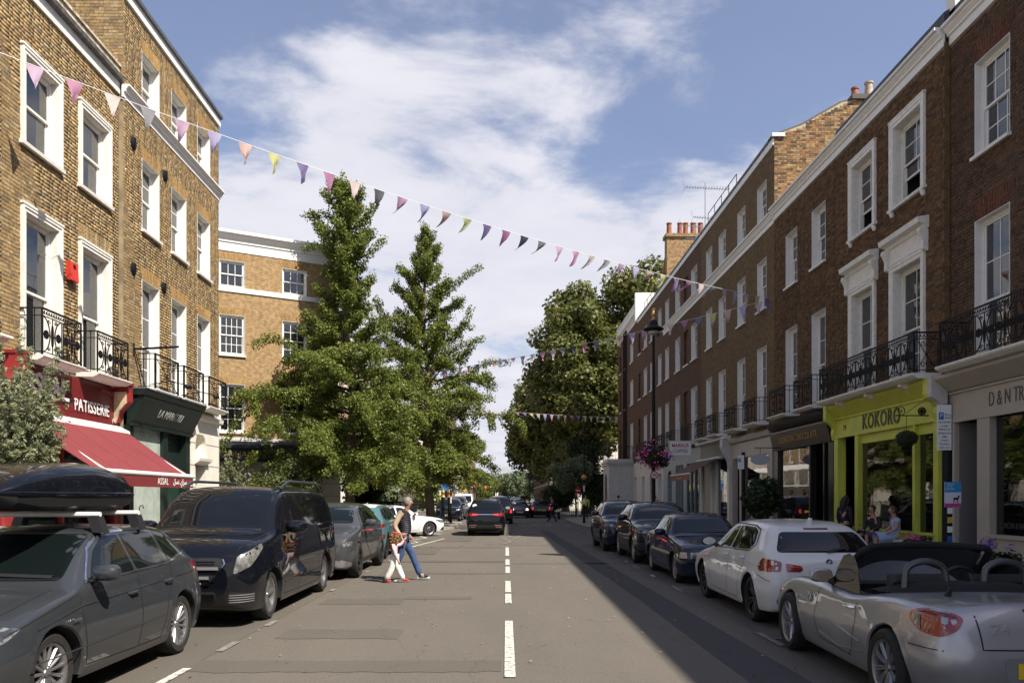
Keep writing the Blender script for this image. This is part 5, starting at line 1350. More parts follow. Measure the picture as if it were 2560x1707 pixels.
class Car:
 def __init__(s, name, label, rows, mtl, sc=(1, 1, 1), axles=(.86, 3.49), rw=.32, ra=.375, loc=(0, 0), rz=0, cat='car', group=None, rb=.035, rr=.09, track=None, wheel=('multi', 15, None), cut=None, lift=0, tw=.215, arch_m=None):
  s.root=thing(name, label, cat, (loc[0], loc[1], 0), rz, group);s.m=mtl;s.sc=sc
  G=body_grid(rows, sc, rb=rb, rr=rr);s.L=G[-1][0].x
  s.ax=axles;s.rw=rw;s.ra=ra
  nu, nv=len(G), len(G[0])
  W=max(p.y for r in G for p in r);s.W=W
  for r in G:
   for p in r:
    for a in axles:
     if abs(p.y)>.45*W and p.z<rw+ra+.06:
      d=math.hypot(p.x-a, p.z-rw)
      if abs(d-ra)<.034 and d>0:k=ra/d;p.x=a+(p.x-a)*k;p.z=rw+(p.z-rw)*k
  b=MB()
  for r in G:b.v+=[tuple(p)for p in r]
  F=[]
  for i in range(nu-1):
   for j in range(nv-1):
    f=(i*nv+j, i*nv+j+1, (i+1)*nv+j+1, (i+1)*nv+j)
    c=(G[i][j]+G[i][j+1]+G[i+1][j+1]+G[i+1][j])/4
    F.append(f)
    if any(abs(c.y)>.45*W and math.hypot(c.x-a, c.z-rw)<ra+.016 for a in axles):continue
    if cut and cut(c):continue
    b.f.append(f);b.m.append(0)
  for i in(0, nu-1):b.f.append(tuple(i*nv+j for j in range(nv)));b.m.append(0);F.append(b.f[-1])
  s.bvh=BVHTree.FromPolygons(b.v, F)
  me=b.mesh('body', mtl, smooth=True, angle=38)
  s.body=link('body', me, s.root)
  for a in axles:
   for sg in(-1, 1):
    lp=[];
    for k in range(25):
     t=R(-14+208*k/24);x, z=a+ra*math.cos(t), rw+ra*math.sin(t)
     y=s.side(x, z, sg)
     if y is None:y=sg*W*.93
     lp.append(Vector((x, y, z)))
    q=MB()
    rows2=[[((p.x-a)*1.14+a, (s.side((p.x-a)*1.14+a, (p.z-rw)*1.14+rw, sg)or p.y)+sg*.0015, (p.z-rw)*1.14+rw)for p in lp], [(p.x, p.y+sg*.006, p.z)for p in lp], [((p.x-a)*.965+a, p.y-sg*.01, (p.z-rw)*.965+rw)for p in lp], [((p.x-a)*.96+a, p.y-sg*.3, (p.z-rw)*.96+rw)for p in lp]]
    q.grid(rows2[:3], 0);q.grid(rows2[2:], 1)
    q.obj('wheel_arch', [arch_m or mtl, under], s.root, smooth=True)
    if arch_m:
     q=MB();q.grid([[(p.x, p.y+sg*.006, p.z)for p in lp], [((p.x-a)*1.14+a, (s.side((p.x-a)*1.14+a, (p.z-rw)*1.14+rw, sg)or p.y)+sg*.008, (p.z-rw)*1.14+rw)for p in lp]])
     q.obj('arch_trim', arch_m, s.root)
  tr=track or(W-.06)
  s.wheels(wheel, tr, tw)
 def side(s, x, z, sg):
  h=s.bvh.ray_cast(Vector((x, sg*3, z)), Vector((0, -sg, 0)))
  return h[0].y if h[0]else None
 def patch(s, name, poly, d, mtl, off=.005, step=.06, parent=None, mirror=False, up=(0, 0, 1), org=None, thick=.012, round_=.0, smooth=True, scl=True):
  """lay an outlined panel on the skin. poly is in (h, v): for side panels h = x, for front/rear panels h = y"""
  if mirror:s.patch(name, poly, d, mtl, off, step, parent, False, up, org, thick, round_, smooth, scl)
  d=Vector(d).normalized()
  if mirror:d=Vector((d.x, -d.y, d.z))
  up=Vector(up)
  if abs(d.y)>.99:rv=Vector((1, 0, 0))
  elif abs(d.x)>.99:rv=Vector((0, 1, 0))
  elif abs(d.z)>.99:rv=Vector((1, 0, 0));up=Vector((0, 1, 0))
  else:rv=Vector((-d.y, d.x, 0)).normalized()
  if mirror and abs(d.y)<=.99 and not abs(d.x)>.99:rv=-rv
  sx=s.sc
  def scale(p):
   if not scl:return p
   h=sx[0]if abs(d.y)>.99 else(sx[1]if abs(d.x)>.99 else sx[0])
   v=sx[2]if abs(d.z)<.99 else sx[1]
   return(p[0]*h, p[1]*v)
  pts=[scale(p)for p in poly]
  if mirror and abs(d.x)>.99:pts=[(-p[0], p[1])for p in pts]
  if round_:pts=roundpoly(pts, round_)
  fine=[]
  for i in range(len(pts)):
   a, c=Vector(pts[i]), Vector(pts[(i+1)%len(pts)]);n=max(1, int((c-a).length/step))
   for k in range(n):fine.append(a+(c-a)*k/n)
  nb=len(fine);xs=[p.x for p in fine];ys=[p.y for p in fine]
  g=[]
  x=min(xs)+step/2
  while x<max(xs):
   y=min(ys)+step/2
   while y<max(ys):
    if inside(x, y, fine):g.append(Vector((x, y)))
    y+=step
   x+=step
  res=geometry.delaunay_2d_cdt(fine+g, [(i, (i+1)%nb)for i in range(nb)], [list(range(nb))], 1, 1e-5)
  V2, _, F2=res[0], res[1], res[2]
  base=(Vector(org)if org else Vector((0, 0, 0)))
  V3=[]
  for p in V2:
   o=base+rv*p.x+up*p.y-d*6
   h=s.bvh.ray_cast(o, d)
   V3.append(h[0]+h[1].normalized()*0-d*off if h[0]else None)
  b=MB();mp={}
  for i, v in enumerate(V3):
   if v is not None:mp[i]=len(b.v);b.v.append(tuple(v))
  ed={}
  for f in F2:
   if all(i in mp for i in f):
    b.f.append(tuple(mp[i]for i in f));b.m.append(0)
    for k in range(len(f)):
     e=tuple(sorted((mp[f[k]], mp[f[(k+1)%len(f)]])));ed[e]=ed.get(e, 0)+1
  if not b.f:return None
  for(i, j), c in ed.items():
   if c==1:
    a, q=Vector(b.v[i]), Vector(b.v[j]);n=len(b.v);b.v+=[tuple(a+d*(thick+off)), tuple(q+d*(thick+off))]
    b.f.append((i, j, n+1, n));b.m.append(0)
  return b.obj(name, mtl, parent or s.root, smooth=smooth, angle=50)
 def strip(s, name, pts, d, mtl, w=.008, off=.003, step=.05, mirror=False, parent=None, proud=0.0):
  for mir in((False, True)if mirror else(False, )):
   dd=Vector(d).normalized()
   if mir:dd=Vector((dd.x, -dd.y, dd.z))
   rv=Vector((1, 0, 0))if abs(dd.y)>.99 else(Vector((0, 1, 0))if abs(dd.x)>.99 or abs(dd.z)>.99 else Vector((-dd.y, dd.x, 0)))
   up=Vector((0, 0, 1))if abs(dd.z)<.99 else Vector((1, 0, 0))
   P=[]
   for i in range(len(pts)-1):
    a, c=Vector(pts[i]), Vector(pts[i+1]);n=max(1, int((c-a).length/step))
    for k in range(n+(i==len(pts)-2)):P.append(a+(c-a)*k/n)
   b=MB();L, Rr=[], []
   hx=s.sc[0]if abs(dd.y)>.99 else s.sc[1];vz=s.sc[2]if abs(dd.z)<.99 else s.sc[0]
   for i, p in enumerate(P):
    t=(P[min(i+1, len(P)-1)]-P[max(i-1, 0)]).normalized();nrm=Vector((-t.y, t.x))*w/2
    o=[]
    for q in(p*1.0+nrm, p*1.0-nrm):
     h=s.bvh.ray_cast(rv*q.x*hx+up*q.y*vz-dd*6, dd)
     o.append(h[0]-dd*(off+proud)if h[0]else None)
    if o[0]is None or o[1]is None:continue
    L.append(o[0]);Rr.append(o[1])
   if len(L)<2:continue
   b.grid([L, Rr])
   if proud:b.grid([L, [v+dd*(proud+off)for v in L]]);b.grid([Rr, [v+dd*(proud+off)for v in Rr]])
   b.obj(name, mtl, parent or s.root)
 def wheels(s, style, tr, tw):
  kind, n, rm=style;rm=rm or alloy
  R0=s.rw;ri=R0*(.70 if kind!='big' else .76)
  t=MB();t.lathe([(ri, -tw*.42), (ri+.01, -tw/2), (R0-.035, -tw/2-.004), (R0-.006, -tw*.36), (R0, -tw*.2), (R0, tw*.2), (R0-.006, tw*.36), (R0-.035, tw/2+.004), (ri+.01, tw/2), (ri, tw*.42)], 36, 'y')
  for q in(-.3, -.1, .1, .3):t.lathe([(R0+.0005, tw*q-.004), (R0-.0, tw*q), (R0+.0005, tw*q+.004)], 36, 'y')
  tm=t.mesh('tyre', rubber, smooth=True)
  r=MB();yo=tw*.45
  r.lathe([(ri*.93, -yo*.9), (ri, -yo), (ri+.012, -yo-.004), (ri+.012, yo+.004), (ri, yo), (ri*.93, yo*.9), (ri*.90, yo*.4), (ri*.88, -yo*.4), (ri*.93, -yo*.9)], 36, 'y')
  r.lathe([(.001, yo*.55), (ri*.17, yo*.55), (ri*.2, yo*.4), (ri*.2, 0)], 16, 'y')
  for i in range(n):
   for dd in((-.5, .5)if kind=='twin' else(0, )):
    a=2*math.pi*i/n+dd*2*math.pi/n*.36
    w0, w1=(.032, .022)if kind in('multi', 'fan')else((.045, .035)if kind=='twin' else(.085, .06))
    if kind=='fan':w0, w1=.024, .014
    ca, sa=math.cos(a), math.sin(a)
    pts=[]
    sk=.12 if kind=='fan' and i%2 else(-.12 if kind=='fan' else 0)
    for(rr, w, y)in((ri*.16, w0, yo*.62), (ri*.55, (w0+w1)/2, yo*.78), (ri*.95, w1+.012, yo*.86)):
     ang=a+sk*(rr/ri);c2, s2=math.cos(ang), math.sin(ang)
     pts.append([(rr*c2-s2*w/2*q, y+(0 if abs(q)<1 else-.014), rr*s2+c2*w/2*q)for q in(-1, -.45, .45, 1)])
    r.grid(pts)
    r.grid([[(p[0][0], p[0][1], p[0][2]), (p[0][0], p[0][1]-.05, p[0][2])]for p in pts]);r.grid([[(p[3][0], p[3][1], p[3][2]), (p[3][0], p[3][1]-.05, p[3][2])]for p in pts])
  rmesh=r.mesh('rim', rm, smooth=True, angle=30)
  h=MB();h.lathe([(0, yo*.7), (ri*.13, yo*.7), (ri*.15, yo*.6)], 14, 'y')
  for i in range(5):
   a=2*math.pi*i/5;h.lathe([(0, yo*.66), (.012, yo*.66), (.012, yo*.5)], 6, 'y', c=(ri*.24*math.cos(a), 0, ri*.24*math.sin(a)))
  h2=h.mesh('hub', rm, smooth=True)
  bk=MB();bk.lathe([(0, -.02), (ri*.8, -.02), (ri*.8, .0), (0, .0)], 20, 'y');dm2=bk.mesh('brake_disc', mat('brake disc', (.10, .095, .09), .5, .6))
  for a in s.ax:
   for sg in(-1, 1):
    w=bpy.data.objects.new('wheel', None);C.objects.link(w);w.parent=s.root
    w.location=(a, sg*(tr-tw/2), R0);w.rotation_euler=(0, random.uniform(0, 1), 0 if sg>0 else math.pi)
    link('tyre', tm, w);link('rim', rmesh, w);link('hub', h2, w);link('brake_disc', dm2, w)
  u=MB();u.box(.3, -s.W*.8, R0*.55, s.L-.3, s.W*.8, R0*.9);u.obj('underbody', under, s.root)
 def mirror_(s, x, z, side, m2=None, size=1.0, sgn=None):
  for sg in((-1, 1)if sgn is None else(sgn, )):
   y=s.side(x*s.sc[0], z*s.sc[2], sg)or sg*s.W*.8
   b=MB();xx, zz=x*s.sc[0], z*s.sc[2]
   b.tube([(xx, y-sg*.02, zz-.03), (xx-.02, y+sg*.07, zz+.01)], [.04, .03], 8)
   b.obj('mirror_arm', black, s.root)
   b=MB();n, k=14, 8;cx, cy, cz=xx-.01, y+sg*.16*size, zz+.06
   for i in range(k+1):
    ph=math.pi*i/k
    for j in range(n):
     t=2*math.pi*j/n
     px=-.10*size*math.cos(ph)if math.cos(ph)>0 else-.045*size*math.cos(ph)
     sr=math.sin(ph)**.55 if 0<i<k else 0
     cyy=math.copysign(abs(math.cos(t))**.7, math.cos(t));szz=math.copysign(abs(math.sin(t))**.7, math.sin(t))
     b.v.append((cx+px, cy+.125*size*sr*cyy, cz+.075*size*sr*szz))
   for i in range(k):
    for j in range(n):
     j2=(j+1)%n;b.f.append((i*n+j, (i+1)*n+j, (i+1)*n+j2, i*n+j2));b.m.append(0)
   mo=b.obj('mirror', m2 or s.m, s.root, smooth=True)
   q=MB();q.lathe([(0, .0), (1, .0), (1, .004), (0, .004)], 20, 'x');
   me=q.mesh('mirror_glass', chrome);me.transform(Matrix.Diagonal((1, .105*size, .06*size, 1)));g=link('mirror_glass', me, mo, (cx+.047*size, cy, cz))
 def plate(s, x, z, txt, front=False, yellow=False, y=0.0, w=.52, h=.112, tilt=0):
  d=1 if front else-1
  o=s.bvh.ray_cast(Vector((-3 if front else s.L+3, y, z*s.sc[2])), Vector((d, 0, 0)))
  xx=(o[0].x if o[0]else x)-d*.012
  b=MB();b.box(-w/2, -.006, -h/2, w/2, .004, h/2)
  p=b.obj('number_plate', plate_y if yellow else plate_w, s.root)
  rz=math.pi*1.5 if front else math.pi/2
  p.matrix_local=Matrix.Translation((xx, y, z*s.sc[2]))@Matrix.Rotation(rz, 4, 'Z')
  if txt:text_obj(txt, .098, plate_t, p, Matrix.Translation((0, -.0085, 0))@Matrix.Rotation(R(90), 4, 'X'), .002, sx=.92, name='characters', bold=.002)
  return p
 def badge(s, x, y, z, d, r, m2=None):
  b=MB();b.lathe([(0, .0), (r, .0), (r, .012), (r*.8, .016), (0, .016)], 20, 'x')
  o=b.obj('badge', m2 or chrome, s.root, smooth=True)
  h=s.bvh.ray_cast(Vector((-3 if d>0 else s.L+3, y, z)), Vector((d, 0, 0)))
  o.location=(h[0].x-(.016 if d>0 else-.0), y, z)if h[0]else(x, y, z)
  return o
def inside(x, y, P):
 c=False;n=len(P);j=n-1
 for i in range(n):
  if(P[i][1]>y)!=(P[j][1]>y)and x<(P[j][0]-P[i][0])*(y-P[i][1])/(P[j][1]-P[i][1])+P[i][0]:c=not c
  j=i
 return c
def roundpoly(pts, r):
 out=[];n=len(pts)
 for i in range(n):
  a, p, c=Vector(pts[i-1]), Vector(pts[i]), Vector(pts[(i+1)%n])
  da, dc=a-p, c-p;s=p+da.normalized()*min(r, da.length*.4);e=p+dc.normalized()*min(r, dc.length*.4)
  for t in(0, .33, .67, 1):out.append(tuple(s*(1-t)**2+p*2*t*(1-t)+e*t*t))
 return out
HATCH=[(0, .32, .45, .48, .55, .58, .52, .60, .40, .61), (.04, .24, .60, .45, .70, .62, .66, .65, .50, .66), (.12, .20, .70, .45, .80, .66, .76, .70, .60, .72), (.28, .19, .78, .47, .865, .72, .82, .77, .66, .79), (.55, .19, .82, .50, .885, .79, .83, .84, .68, .865), (.9, .19, .83, .52, .89, .86, .83, .90, .69, .925), (1.2, .19, .83, .54, .89, .905, .83, .945, .70, .97), (1.42, .19, .83, .54, .89, .93, .83, 1.06, .69, 1.085), (1.75, .19, .83, .54, .89, .945, .825, 1.245, .635, 1.275), (2.1, .19, .83, .54, .89, .955, .82, 1.37, .60, 1.405), (2.6, .19, .83, .54, .89, .965, .82, 1.405, .59, 1.435), (3.1, .19, .83, .54, .89, .98, .81, 1.395, .59, 1.425), (3.5, .19, .83, .54, .89, 1.0, .80, 1.365, .58, 1.395), (3.78, .20, .82, .55, .885, 1.01, .785, 1.29, .575, 1.32), (3.98, .21, .80, .55, .87, 1.0, .77, 1.14, .60, 1.165), (4.12, .22, .77, .55, .85, .97, .75, 1.00, .62, 1.02), (4.21, .25, .70, .55, .80, .88, .73, .92, .60, .93), (4.27, .29, .62, .55, .72, .75, .66, .79, .55, .80), (4.30, .36, .5, .52, .6, .62, .55, .64, .45, .65)]
VAN=[(0, .42, .55, .60, .62, .78, .58, .80, .45, .81), (.05, .28, .70, .55, .78, .88, .74, .92, .60, .93), (.15, .22, .82, .55, .88, .98, .82, 1.03, .68, 1.045), (.35, .20, .88, .58, .94, 1.05, .88, 1.10, .74, 1.13), (.7, .19, .92, .60, .96, 1.10, .91, 1.15, .78, 1.185), (1.02, .19, .92, .62, .965, 1.14, .92, 1.20, .80, 1.24), (1.2, .19, .92, .62, .965, 1.16, .92, 1.36, .80, 1.40), (1.55, .19, .92, .62, .965, 1.17, .915, 1.65, .77, 1.69), (1.85, .19, .92, .62, .965, 1.18, .91, 1.785, .75, 1.825), (2.3, .19, .92, .62, .965, 1.19, .91, 1.82, .75, 1.865), (3.5, .19, .92, .62, .965, 1.2, .91, 1.825, .745, 1.87), (4.5, .20, .92, .62, .96, 1.2, .90, 1.81, .74, 1.855), (4.85, .21, .91, .62, .95, 1.2, .89, 1.75, .74, 1.79), (5.02, .23, .88, .62, .93, 1.2, .88, 1.52, .77, 1.55), (5.09, .26, .82, .6, .9, 1.12, .85, 1.22, .76, 1.24), (5.14, .33, .74, .6, .83, .95, .79, 1.0, .7, 1.01)]
SUV=[(0, .38, .45, .55, .6, .68, .55, .70, .45, .71), (.04, .28, .62, .52, .74, .76, .70, .80, .55, .81), (.12, .24, .74, .52, .83, .86, .79, .90, .64, .92), (.3, .22, .80, .52, .89, .92, .85, .97, .70, .99), (.6, .22, .84, .54, .92, .97, .87, 1.02, .72, 1.045), (.95, .22, .85, .56, .925, 1.02, .88, 1.06, .73, 1.09), (1.18, .22, .85, .56, .925, 1.05, .88, 1.11, .73, 1.14), (1.5, .22, .85, .56, .925, 1.06, .875, 1.33, .69, 1.36), (1.85, .22, .85, .56, .925, 1.07, .87, 1.49, .64, 1.53), (2.3, .22, .85, .56, .925, 1.08, .865, 1.56, .62, 1.60), (3.0, .22, .85, .56, .925, 1.09, .86, 1.565, .61, 1.61), (3.6, .22, .85, .57, .925, 1.11, .85, 1.52, .60, 1.56), (3.95, .23, .84, .58, .92, 1.12, .84, 1.42, .59, 1.455), (4.15, .24, .82, .58, .91, 1.12, .83, 1.27, .60, 1.30), (4.3, .26, .78, .58, .89, 1.07, .80, 1.13, .64, 1.15), (4.38, .29, .72, .58, .84, .95, .77, 1.0, .64, 1.01), (4.43, .34, .62, .6, .76, .82, .70, .86, .6, .87), (4.45, .42, .5, .6, .64, .7, .6, .72, .5, .73)]
SEDAN=[(0, .36, .5, .5, .62, .62, .58, .63, .45, .64), (.04, .22, .66, .48, .74, .70, .70, .72, .55, .73), (.12, .19, .72, .48, .80, .74, .75, .77, .6, .78), (.35, .18, .78, .5, .85, .79, .79, .83, .62, .845), (.9, .18, .8, .52, .86, .86, .80, .90, .64, .915), (1.3, .18, .8, .52, .86, .90, .80, .94, .65, .965), (1.6, .18, .8, .52, .86, .91, .80, 1.12, .63, 1.14), (1.95, .18, .8, .52, .86, .92, .80, 1.33, .56, 1.36), (2.4, .18, .8, .52, .86, .93, .80, 1.385, .545, 1.42), (2.9, .18, .8, .52, .86, .94, .80, 1.38, .54, 1.415), (3.25, .18, .8, .52, .86, .94, .795, 1.30, .545, 1.335), (3.6, .19, .79, .52, .855, .95, .79, 1.09, .60, 1.11), (3.82, .2, .78, .52, .85, .94, .78, .985, .62, 1.0), (4.2, .2, .75, .5, .83, .92, .76, .96, .62, .975), (4.4, .22, .7, .5, .8, .88, .73, .92, .6, .93), (4.47, .28, .62, .5, .74, .74, .68, .76, .55, .77), (4.5, .36, .5, .5, .62, .6, .56, .62, .45, .63)]
Z4=[(0, .34, .45, .46, .58, .56, .5, .58, .4, .59), (.05, .22, .62, .45, .70, .62, .64, .65, .5, .66), (.15, .18, .72, .45, .80, .68, .74, .71, .56, .72), (.4, .16, .78, .46, .87, .74, .80, .78, .60, .79), (.78, .16, .80, .50, .895, .82, .80, .85, .62, .86), (1.2, .16, .80, .50, .88, .83, .79, .87, .62, .885), (1.6, .16, .80, .46, .865, .82, .80, .88, .64, .90), (1.8, .16, .80, .44, .86, .81, .81, .86, .66, .88), (2.3, .16, .80, .42, .865, .80, .82, .83, .68, .835), (2.65, .16, .80, .46, .88, .83, .825, .86, .68, .87), (2.95, .16, .80, .52, .895, .87, .815, .90, .66, .915), (3.3, .18, .80, .54, .90, .89, .79, .92, .62, .945), (3.7, .20, .78, .54, .88, .885, .76, .915, .58, .94), (3.92, .24, .74, .52, .84, .87, .72, .905, .56, .945), (4.0, .28, .69, .5, .80, .80, .70, .84, .56, .87), (4.06, .32, .62, .5, .73, .70, .64, .72, .5, .73), (4.09, .38, .5, .5, .62, .58, .55, .6, .45, .61)]
def side_glass(c, polys, mtl=None, trim=None, outline=None):
 for p in polys:c.patch('side_window', p, (0, -1, 0), mtl or car_glass, off=.004, mirror=True, round_=.03)
 if outline:c.strip('window_trim', outline, (0, 1, 0), trim or chrome, w=.014, off=.006, mirror=True, proud=.002)
def seams(c, lines, w=.009):
 for l in lines:c.strip('panel_gap', l, (0, 1, 0), seam_m, w=w, off=.0025, mirror=True)
def handles(c, pts, m2=None):
 for(x, z)in pts:
  for sg in(-1, 1):
   y=c.side(x*c.sc[0], z*c.sc[2], sg)
   if y is None:continue
   b=MB();b.tube([(x*c.sc[0]-.10, y+sg*.0, z*c.sc[2]), (x*c.sc[0]-.07, y+sg*.03, z*c.sc[2]+.004), (x*c.sc[0]+.07, y+sg*.03, z*c.sc[2]+.008), (x*c.sc[0]+.10, y, z*c.sc[2]+.008)], [.012, .016, .016, .012], 6)
   b.obj('door_handle', m2 or c.m, c.root, smooth=True)
def wipers(c, front=True, z=.0, pts=None):
 pass
bar_m=mat('bright bar', (.6, .6, .62), .3, .7)
def grille_bars(c, y0, y1, zs, m2, proud=.012, w=.018):
 for z in zs:c.strip('grille_bar', [(y0, z), (y1, z)], (1, 0, 0), m2, w=w, off=.006, proud=proud)
def hatch_std(c, front=True, rear=True, glass=None, trim=None):
 side_glass(c, [[(1.56, .985), (2.40, 1.0), (2.40, 1.335), (2.12, 1.335), (1.86, 1.22)], [(2.46, 1.003), (3.20, 1.02), (3.16, 1.335), (2.46, 1.34)], [(3.27, 1.03), (3.72, 1.10), (3.50, 1.30), (3.23, 1.34)]], glass, trim, [(1.45, .975), (2.4, .985), (3.2, 1.005), (3.80, 1.09), (3.54, 1.33), (3.2, 1.365), (2.5, 1.37), (2.08, 1.355), (1.8, 1.24), (1.48, .99)])
 seams(c, [[(1.30, .92), (1.28, .75), (1.36, .30), (2.35, .28)], [(2.43, 1.0), (2.43, .6), (2.38, .28)], [(3.27, 1.02), (3.24, .82), (3.06, .62), (2.98, .40), (2.90, .28), (2.38, .28)], [(.20, .70), (1.28, .90)]])
 c.strip('crease', [(.62, .70), (1.3, .80), (2.4, .83), (3.4, .86), (4.1, .88)], (0, 1, 0), c.m, w=.012, off=.001, proud=.006, mirror=True)
 handles(c, [(2.26, .80), (3.12, .83)])
 c.patch('windscreen', [(-.66, 1.00), (.66, 1.00), (.56, 1.36), (-.56, 1.36)], (1, 0, 0), glass or car_glass, round_=.05)
 c.patch('rear_window', [(-.52, 1.10), (.52, 1.10), (.45, 1.30), (-.45, 1.30)], (-1, 0, 0), glass or car_glass, round_=.05)
def suv_std(c, glass=None, trim=None, qtr=True):
 side_glass(c, [[(1.64, 1.11), (2.42, 1.12), (2.42, 1.50), (2.18, 1.50), (1.92, 1.39)], [(2.48, 1.12), (3.25, 1.14), (3.22, 1.49), (2.48, 1.505)], [(3.32, 1.15), (3.82, 1.20), (3.60, 1.43), (3.28, 1.485)]], glass, trim, [(1.5, 1.09), (2.4, 1.10), (3.3, 1.12), (3.92, 1.19), (3.66, 1.45), (3.3, 1.515), (2.5, 1.53), (2.14, 1.525), (1.86, 1.41), (1.52, 1.10)])
 seams(c, [[(1.36, 1.02), (1.34, .8), (1.42, .36), (2.4, .34)], [(2.45, 1.12), (2.45, .6), (2.40, .34)], [(3.38, 1.14), (3.32, .95), (3.12, .72), (3.0, .4), (2.95, .34), (2.4, .34)]])
 handles(c, [(2.28, .93), (3.2, .96)])
 c.patch('windscreen', [(-.70, 1.16), (.70, 1.16), (.60, 1.51), (-.60, 1.51)], (1, 0, 0), glass or car_glass, round_=.05)
 c.patch('rear_window', [(-.60, 1.17), (.60, 1.17), (.52, 1.42), (-.52, 1.42)], (-1, 0, 0), glass or car_glass, round_=.05)
 c.strip('sill_trim', [(1.4, .33), (3.0, .33)], (0, 1, 0), black, w=.10, off=.004, mirror=True)
def corner_lamp(c, name, poly, ang, mtl, front=True, **k):
 """lamp wrapping the corner; poly in (h across, z), seen from a heading ang degrees off the car's axis"""
 a=R(ang);d=(math.cos(a), -math.sin(a), 0)if front else(-math.cos(a), -math.sin(a), 0)
 dv=Vector(d).normalized()
 for sg in(1, -1):
  dd=Vector((dv.x, dv.y*sg, 0));rv=Vector((-dd.y, dd.x, 0))
  fl=sg if front else-sg
  pts=[(p[0]*fl, p[1])for p in poly]
  org=(c.L if not front else 0, 0, 0)
  c.patch(name, pts, tuple(dd), mtl, org=org, **k)
RZF, RZA=math.pi/2, -math.pi/2
def place(car_half_x, front_axle_y, axles, away, sign):
 """x of the centre line and y of the nose from where the tyres stand"""
 return(car_half_x, front_axle_y+axles[0]if away else front_axle_y-axles[0])
 # dark grey hatchback, bottom left, with roof box
grey1=paint_mat('daytona grey paint', (.040, .044, .050), .3, .4)
ax1=(.85, 3.39)
c=Car('estate_car', 'dark grey hatchback with a black roof box, nearest on the left', HATCH, grey1, (.965, 1.05, 1.045), ax1, .34, .388, (-4.54, 6.46-.85), RZF, wheel=('multi', 15, None), cat='car')
CARA=c
hatch_std(c, glass=car_glass2)
c.patch('grille', [(-.40, .32), (.40, .32), (.46, .52), (.36, .64), (-.36, .64), (-.46, .52)], (1, 0, 0), black, round_=.05)
grille_bars(c, -.38, .38, [.36, .41, .46, .51, .56], chrome, w=.01)
corner_lamp(c, 'headlight', [(.46, .60), (.88, .66), (1.00, .74), (.86, .765), (.50, .70)], 32, lens_smk, round_=.03)
corner_lamp(c, 'air_intake', [(.48, .30), (.80, .30), (.86, .40), (.50, .46)], 25, black, round_=.03)
c.strip('crease', [(.5, .45), (3.0, .50)], (0, 1, 0), c.m, w=.01, off=.001, proud=.004, mirror=True)
c.strip('bonnet_gap', [(-.60, .18), (-.66, .6), (-.66, 1.15)], (0, 0, -1), seam_m, w=.01, off=.003);c.strip('bonnet_gap', [(.60, .18), (.66, .6), (.66, 1.15)], (0, 0, -1), seam_m, w=.01, off=.003)
c.mirror_(1.56, .99, .0)
corner_lamp(c, 'tail_light', [(.50, .86), (.92, .84), (.94, .98), (.52, .98)], 30, lens_red, front=False, round_=.03)
c.strip('wiper', [(-.58, 1.03), (-.05, 1.05)], (1, 0, 0), black, w=.02, off=.01, proud=.015);c.strip('wiper', [(.05, 1.03), (.6, 1.03)], (1, 0, 0), black, w=.02, off=.01, proud=.015)
text_obj('e-tron', .045, chrome, c.root, Matrix.Translation((1.10, -.938, .74))@Matrix.Rotation(R(90), 4, 'X'), .004)
text_obj('e-tron', .045, chrome, c.root, Matrix.Translation((1.10, .938, .74))@Matrix.Rotation(math.pi, 4, 'Z')@Matrix.Rotation(R(90), 4, 'X'), .004)
for xx in(2.05, 2.85):
 b=MB();b.tube([(xx, -.64, 1.60), (xx, .64, 1.60)], .026, 8)
 cb=b.obj('cross_bar', alu, c.root, smooth=True)
 for sg in(-1, 1):
  b=MB();b.prism([(sg*.54, 1.58), (sg*.64, 1.58), (sg*.70, 1.42), (sg*.59, 1.43)], 0, xx-.06, xx+.06);b.obj('bar_foot', black, cb)
RB=thing('roof_box', 'glossy black roof box strapped on the bars of the dark grey hatchback', 'roof box', (0, 0, 0))
RB.matrix_world=Matrix.Translation((-4.56, 5.56, 0))@Matrix.Rotation(RZF, 4, 'Z')@Matrix.Scale(1.05, 4)
gl_blk=paint_mat('gloss black box', (.005, .006, .010), .0, .35)
def box_shell(z0, z1, rows_):
 b=MB();G=[]
 for(x, w, zl, zh)in rows_:
  pts=[];n=16
  for i in range(n+1):
   t=math.pi*i/n;cy=math.copysign(abs(math.cos(t))**.42, math.cos(t));sz=abs(math.sin(t))**.55
   pts.append((x, -w*cy, zl+(zh-zl)*sz))
  G.append(pts)
 b.grid(G);b.poly(G[0]);b.poly(G[-1][::-1]);return b
lid=[(1.05, .30, 1.72, 1.74), (1.12, .40, 1.72, 1.80), (1.35, .43, 1.72, 1.90), (1.8, .44, 1.72, 1.98), (2.3, .44, 1.72, 2.01), (2.65, .44, 1.72, 1.99), (2.95, .43, 1.72, 1.93), (3.06, .41, 1.72, 1.86), (3.09, .39, 1.72, 1.73)]
box_shell(0, 0, lid).obj('lid', gl_blk, RB, smooth=True, angle=50)
b=MB();G=[]
for(x, w, zl)in((1.03, .30, 1.66), (1.12, .41, 1.60), (1.4, .45, 1.56), (2.8, .45, 1.56), (3.06, .43, 1.60), (3.11, .40, 1.68)):
 G.append([(x, -w, 1.70), (x, -w, zl+.04), (x, -w+.06, zl), (x, w-.06, zl), (x, w, zl+.04), (x, w, 1.70)])
b.grid(G);b.poly(G[0]);b.poly(G[-1]);b.obj('base_tray', mat('black tray', (.012, .012, .013), .35), RB, smooth=True)
b=MB();pr=[(x, w+.015)for(x, w, _, _)in lid]
b.tube([(x, -w, 1.71)for x, w in pr]+[(x, w, 1.71)for x, w in pr[::-1]], .018, 6, closed=True);b.obj('rim', gl_blk, RB)
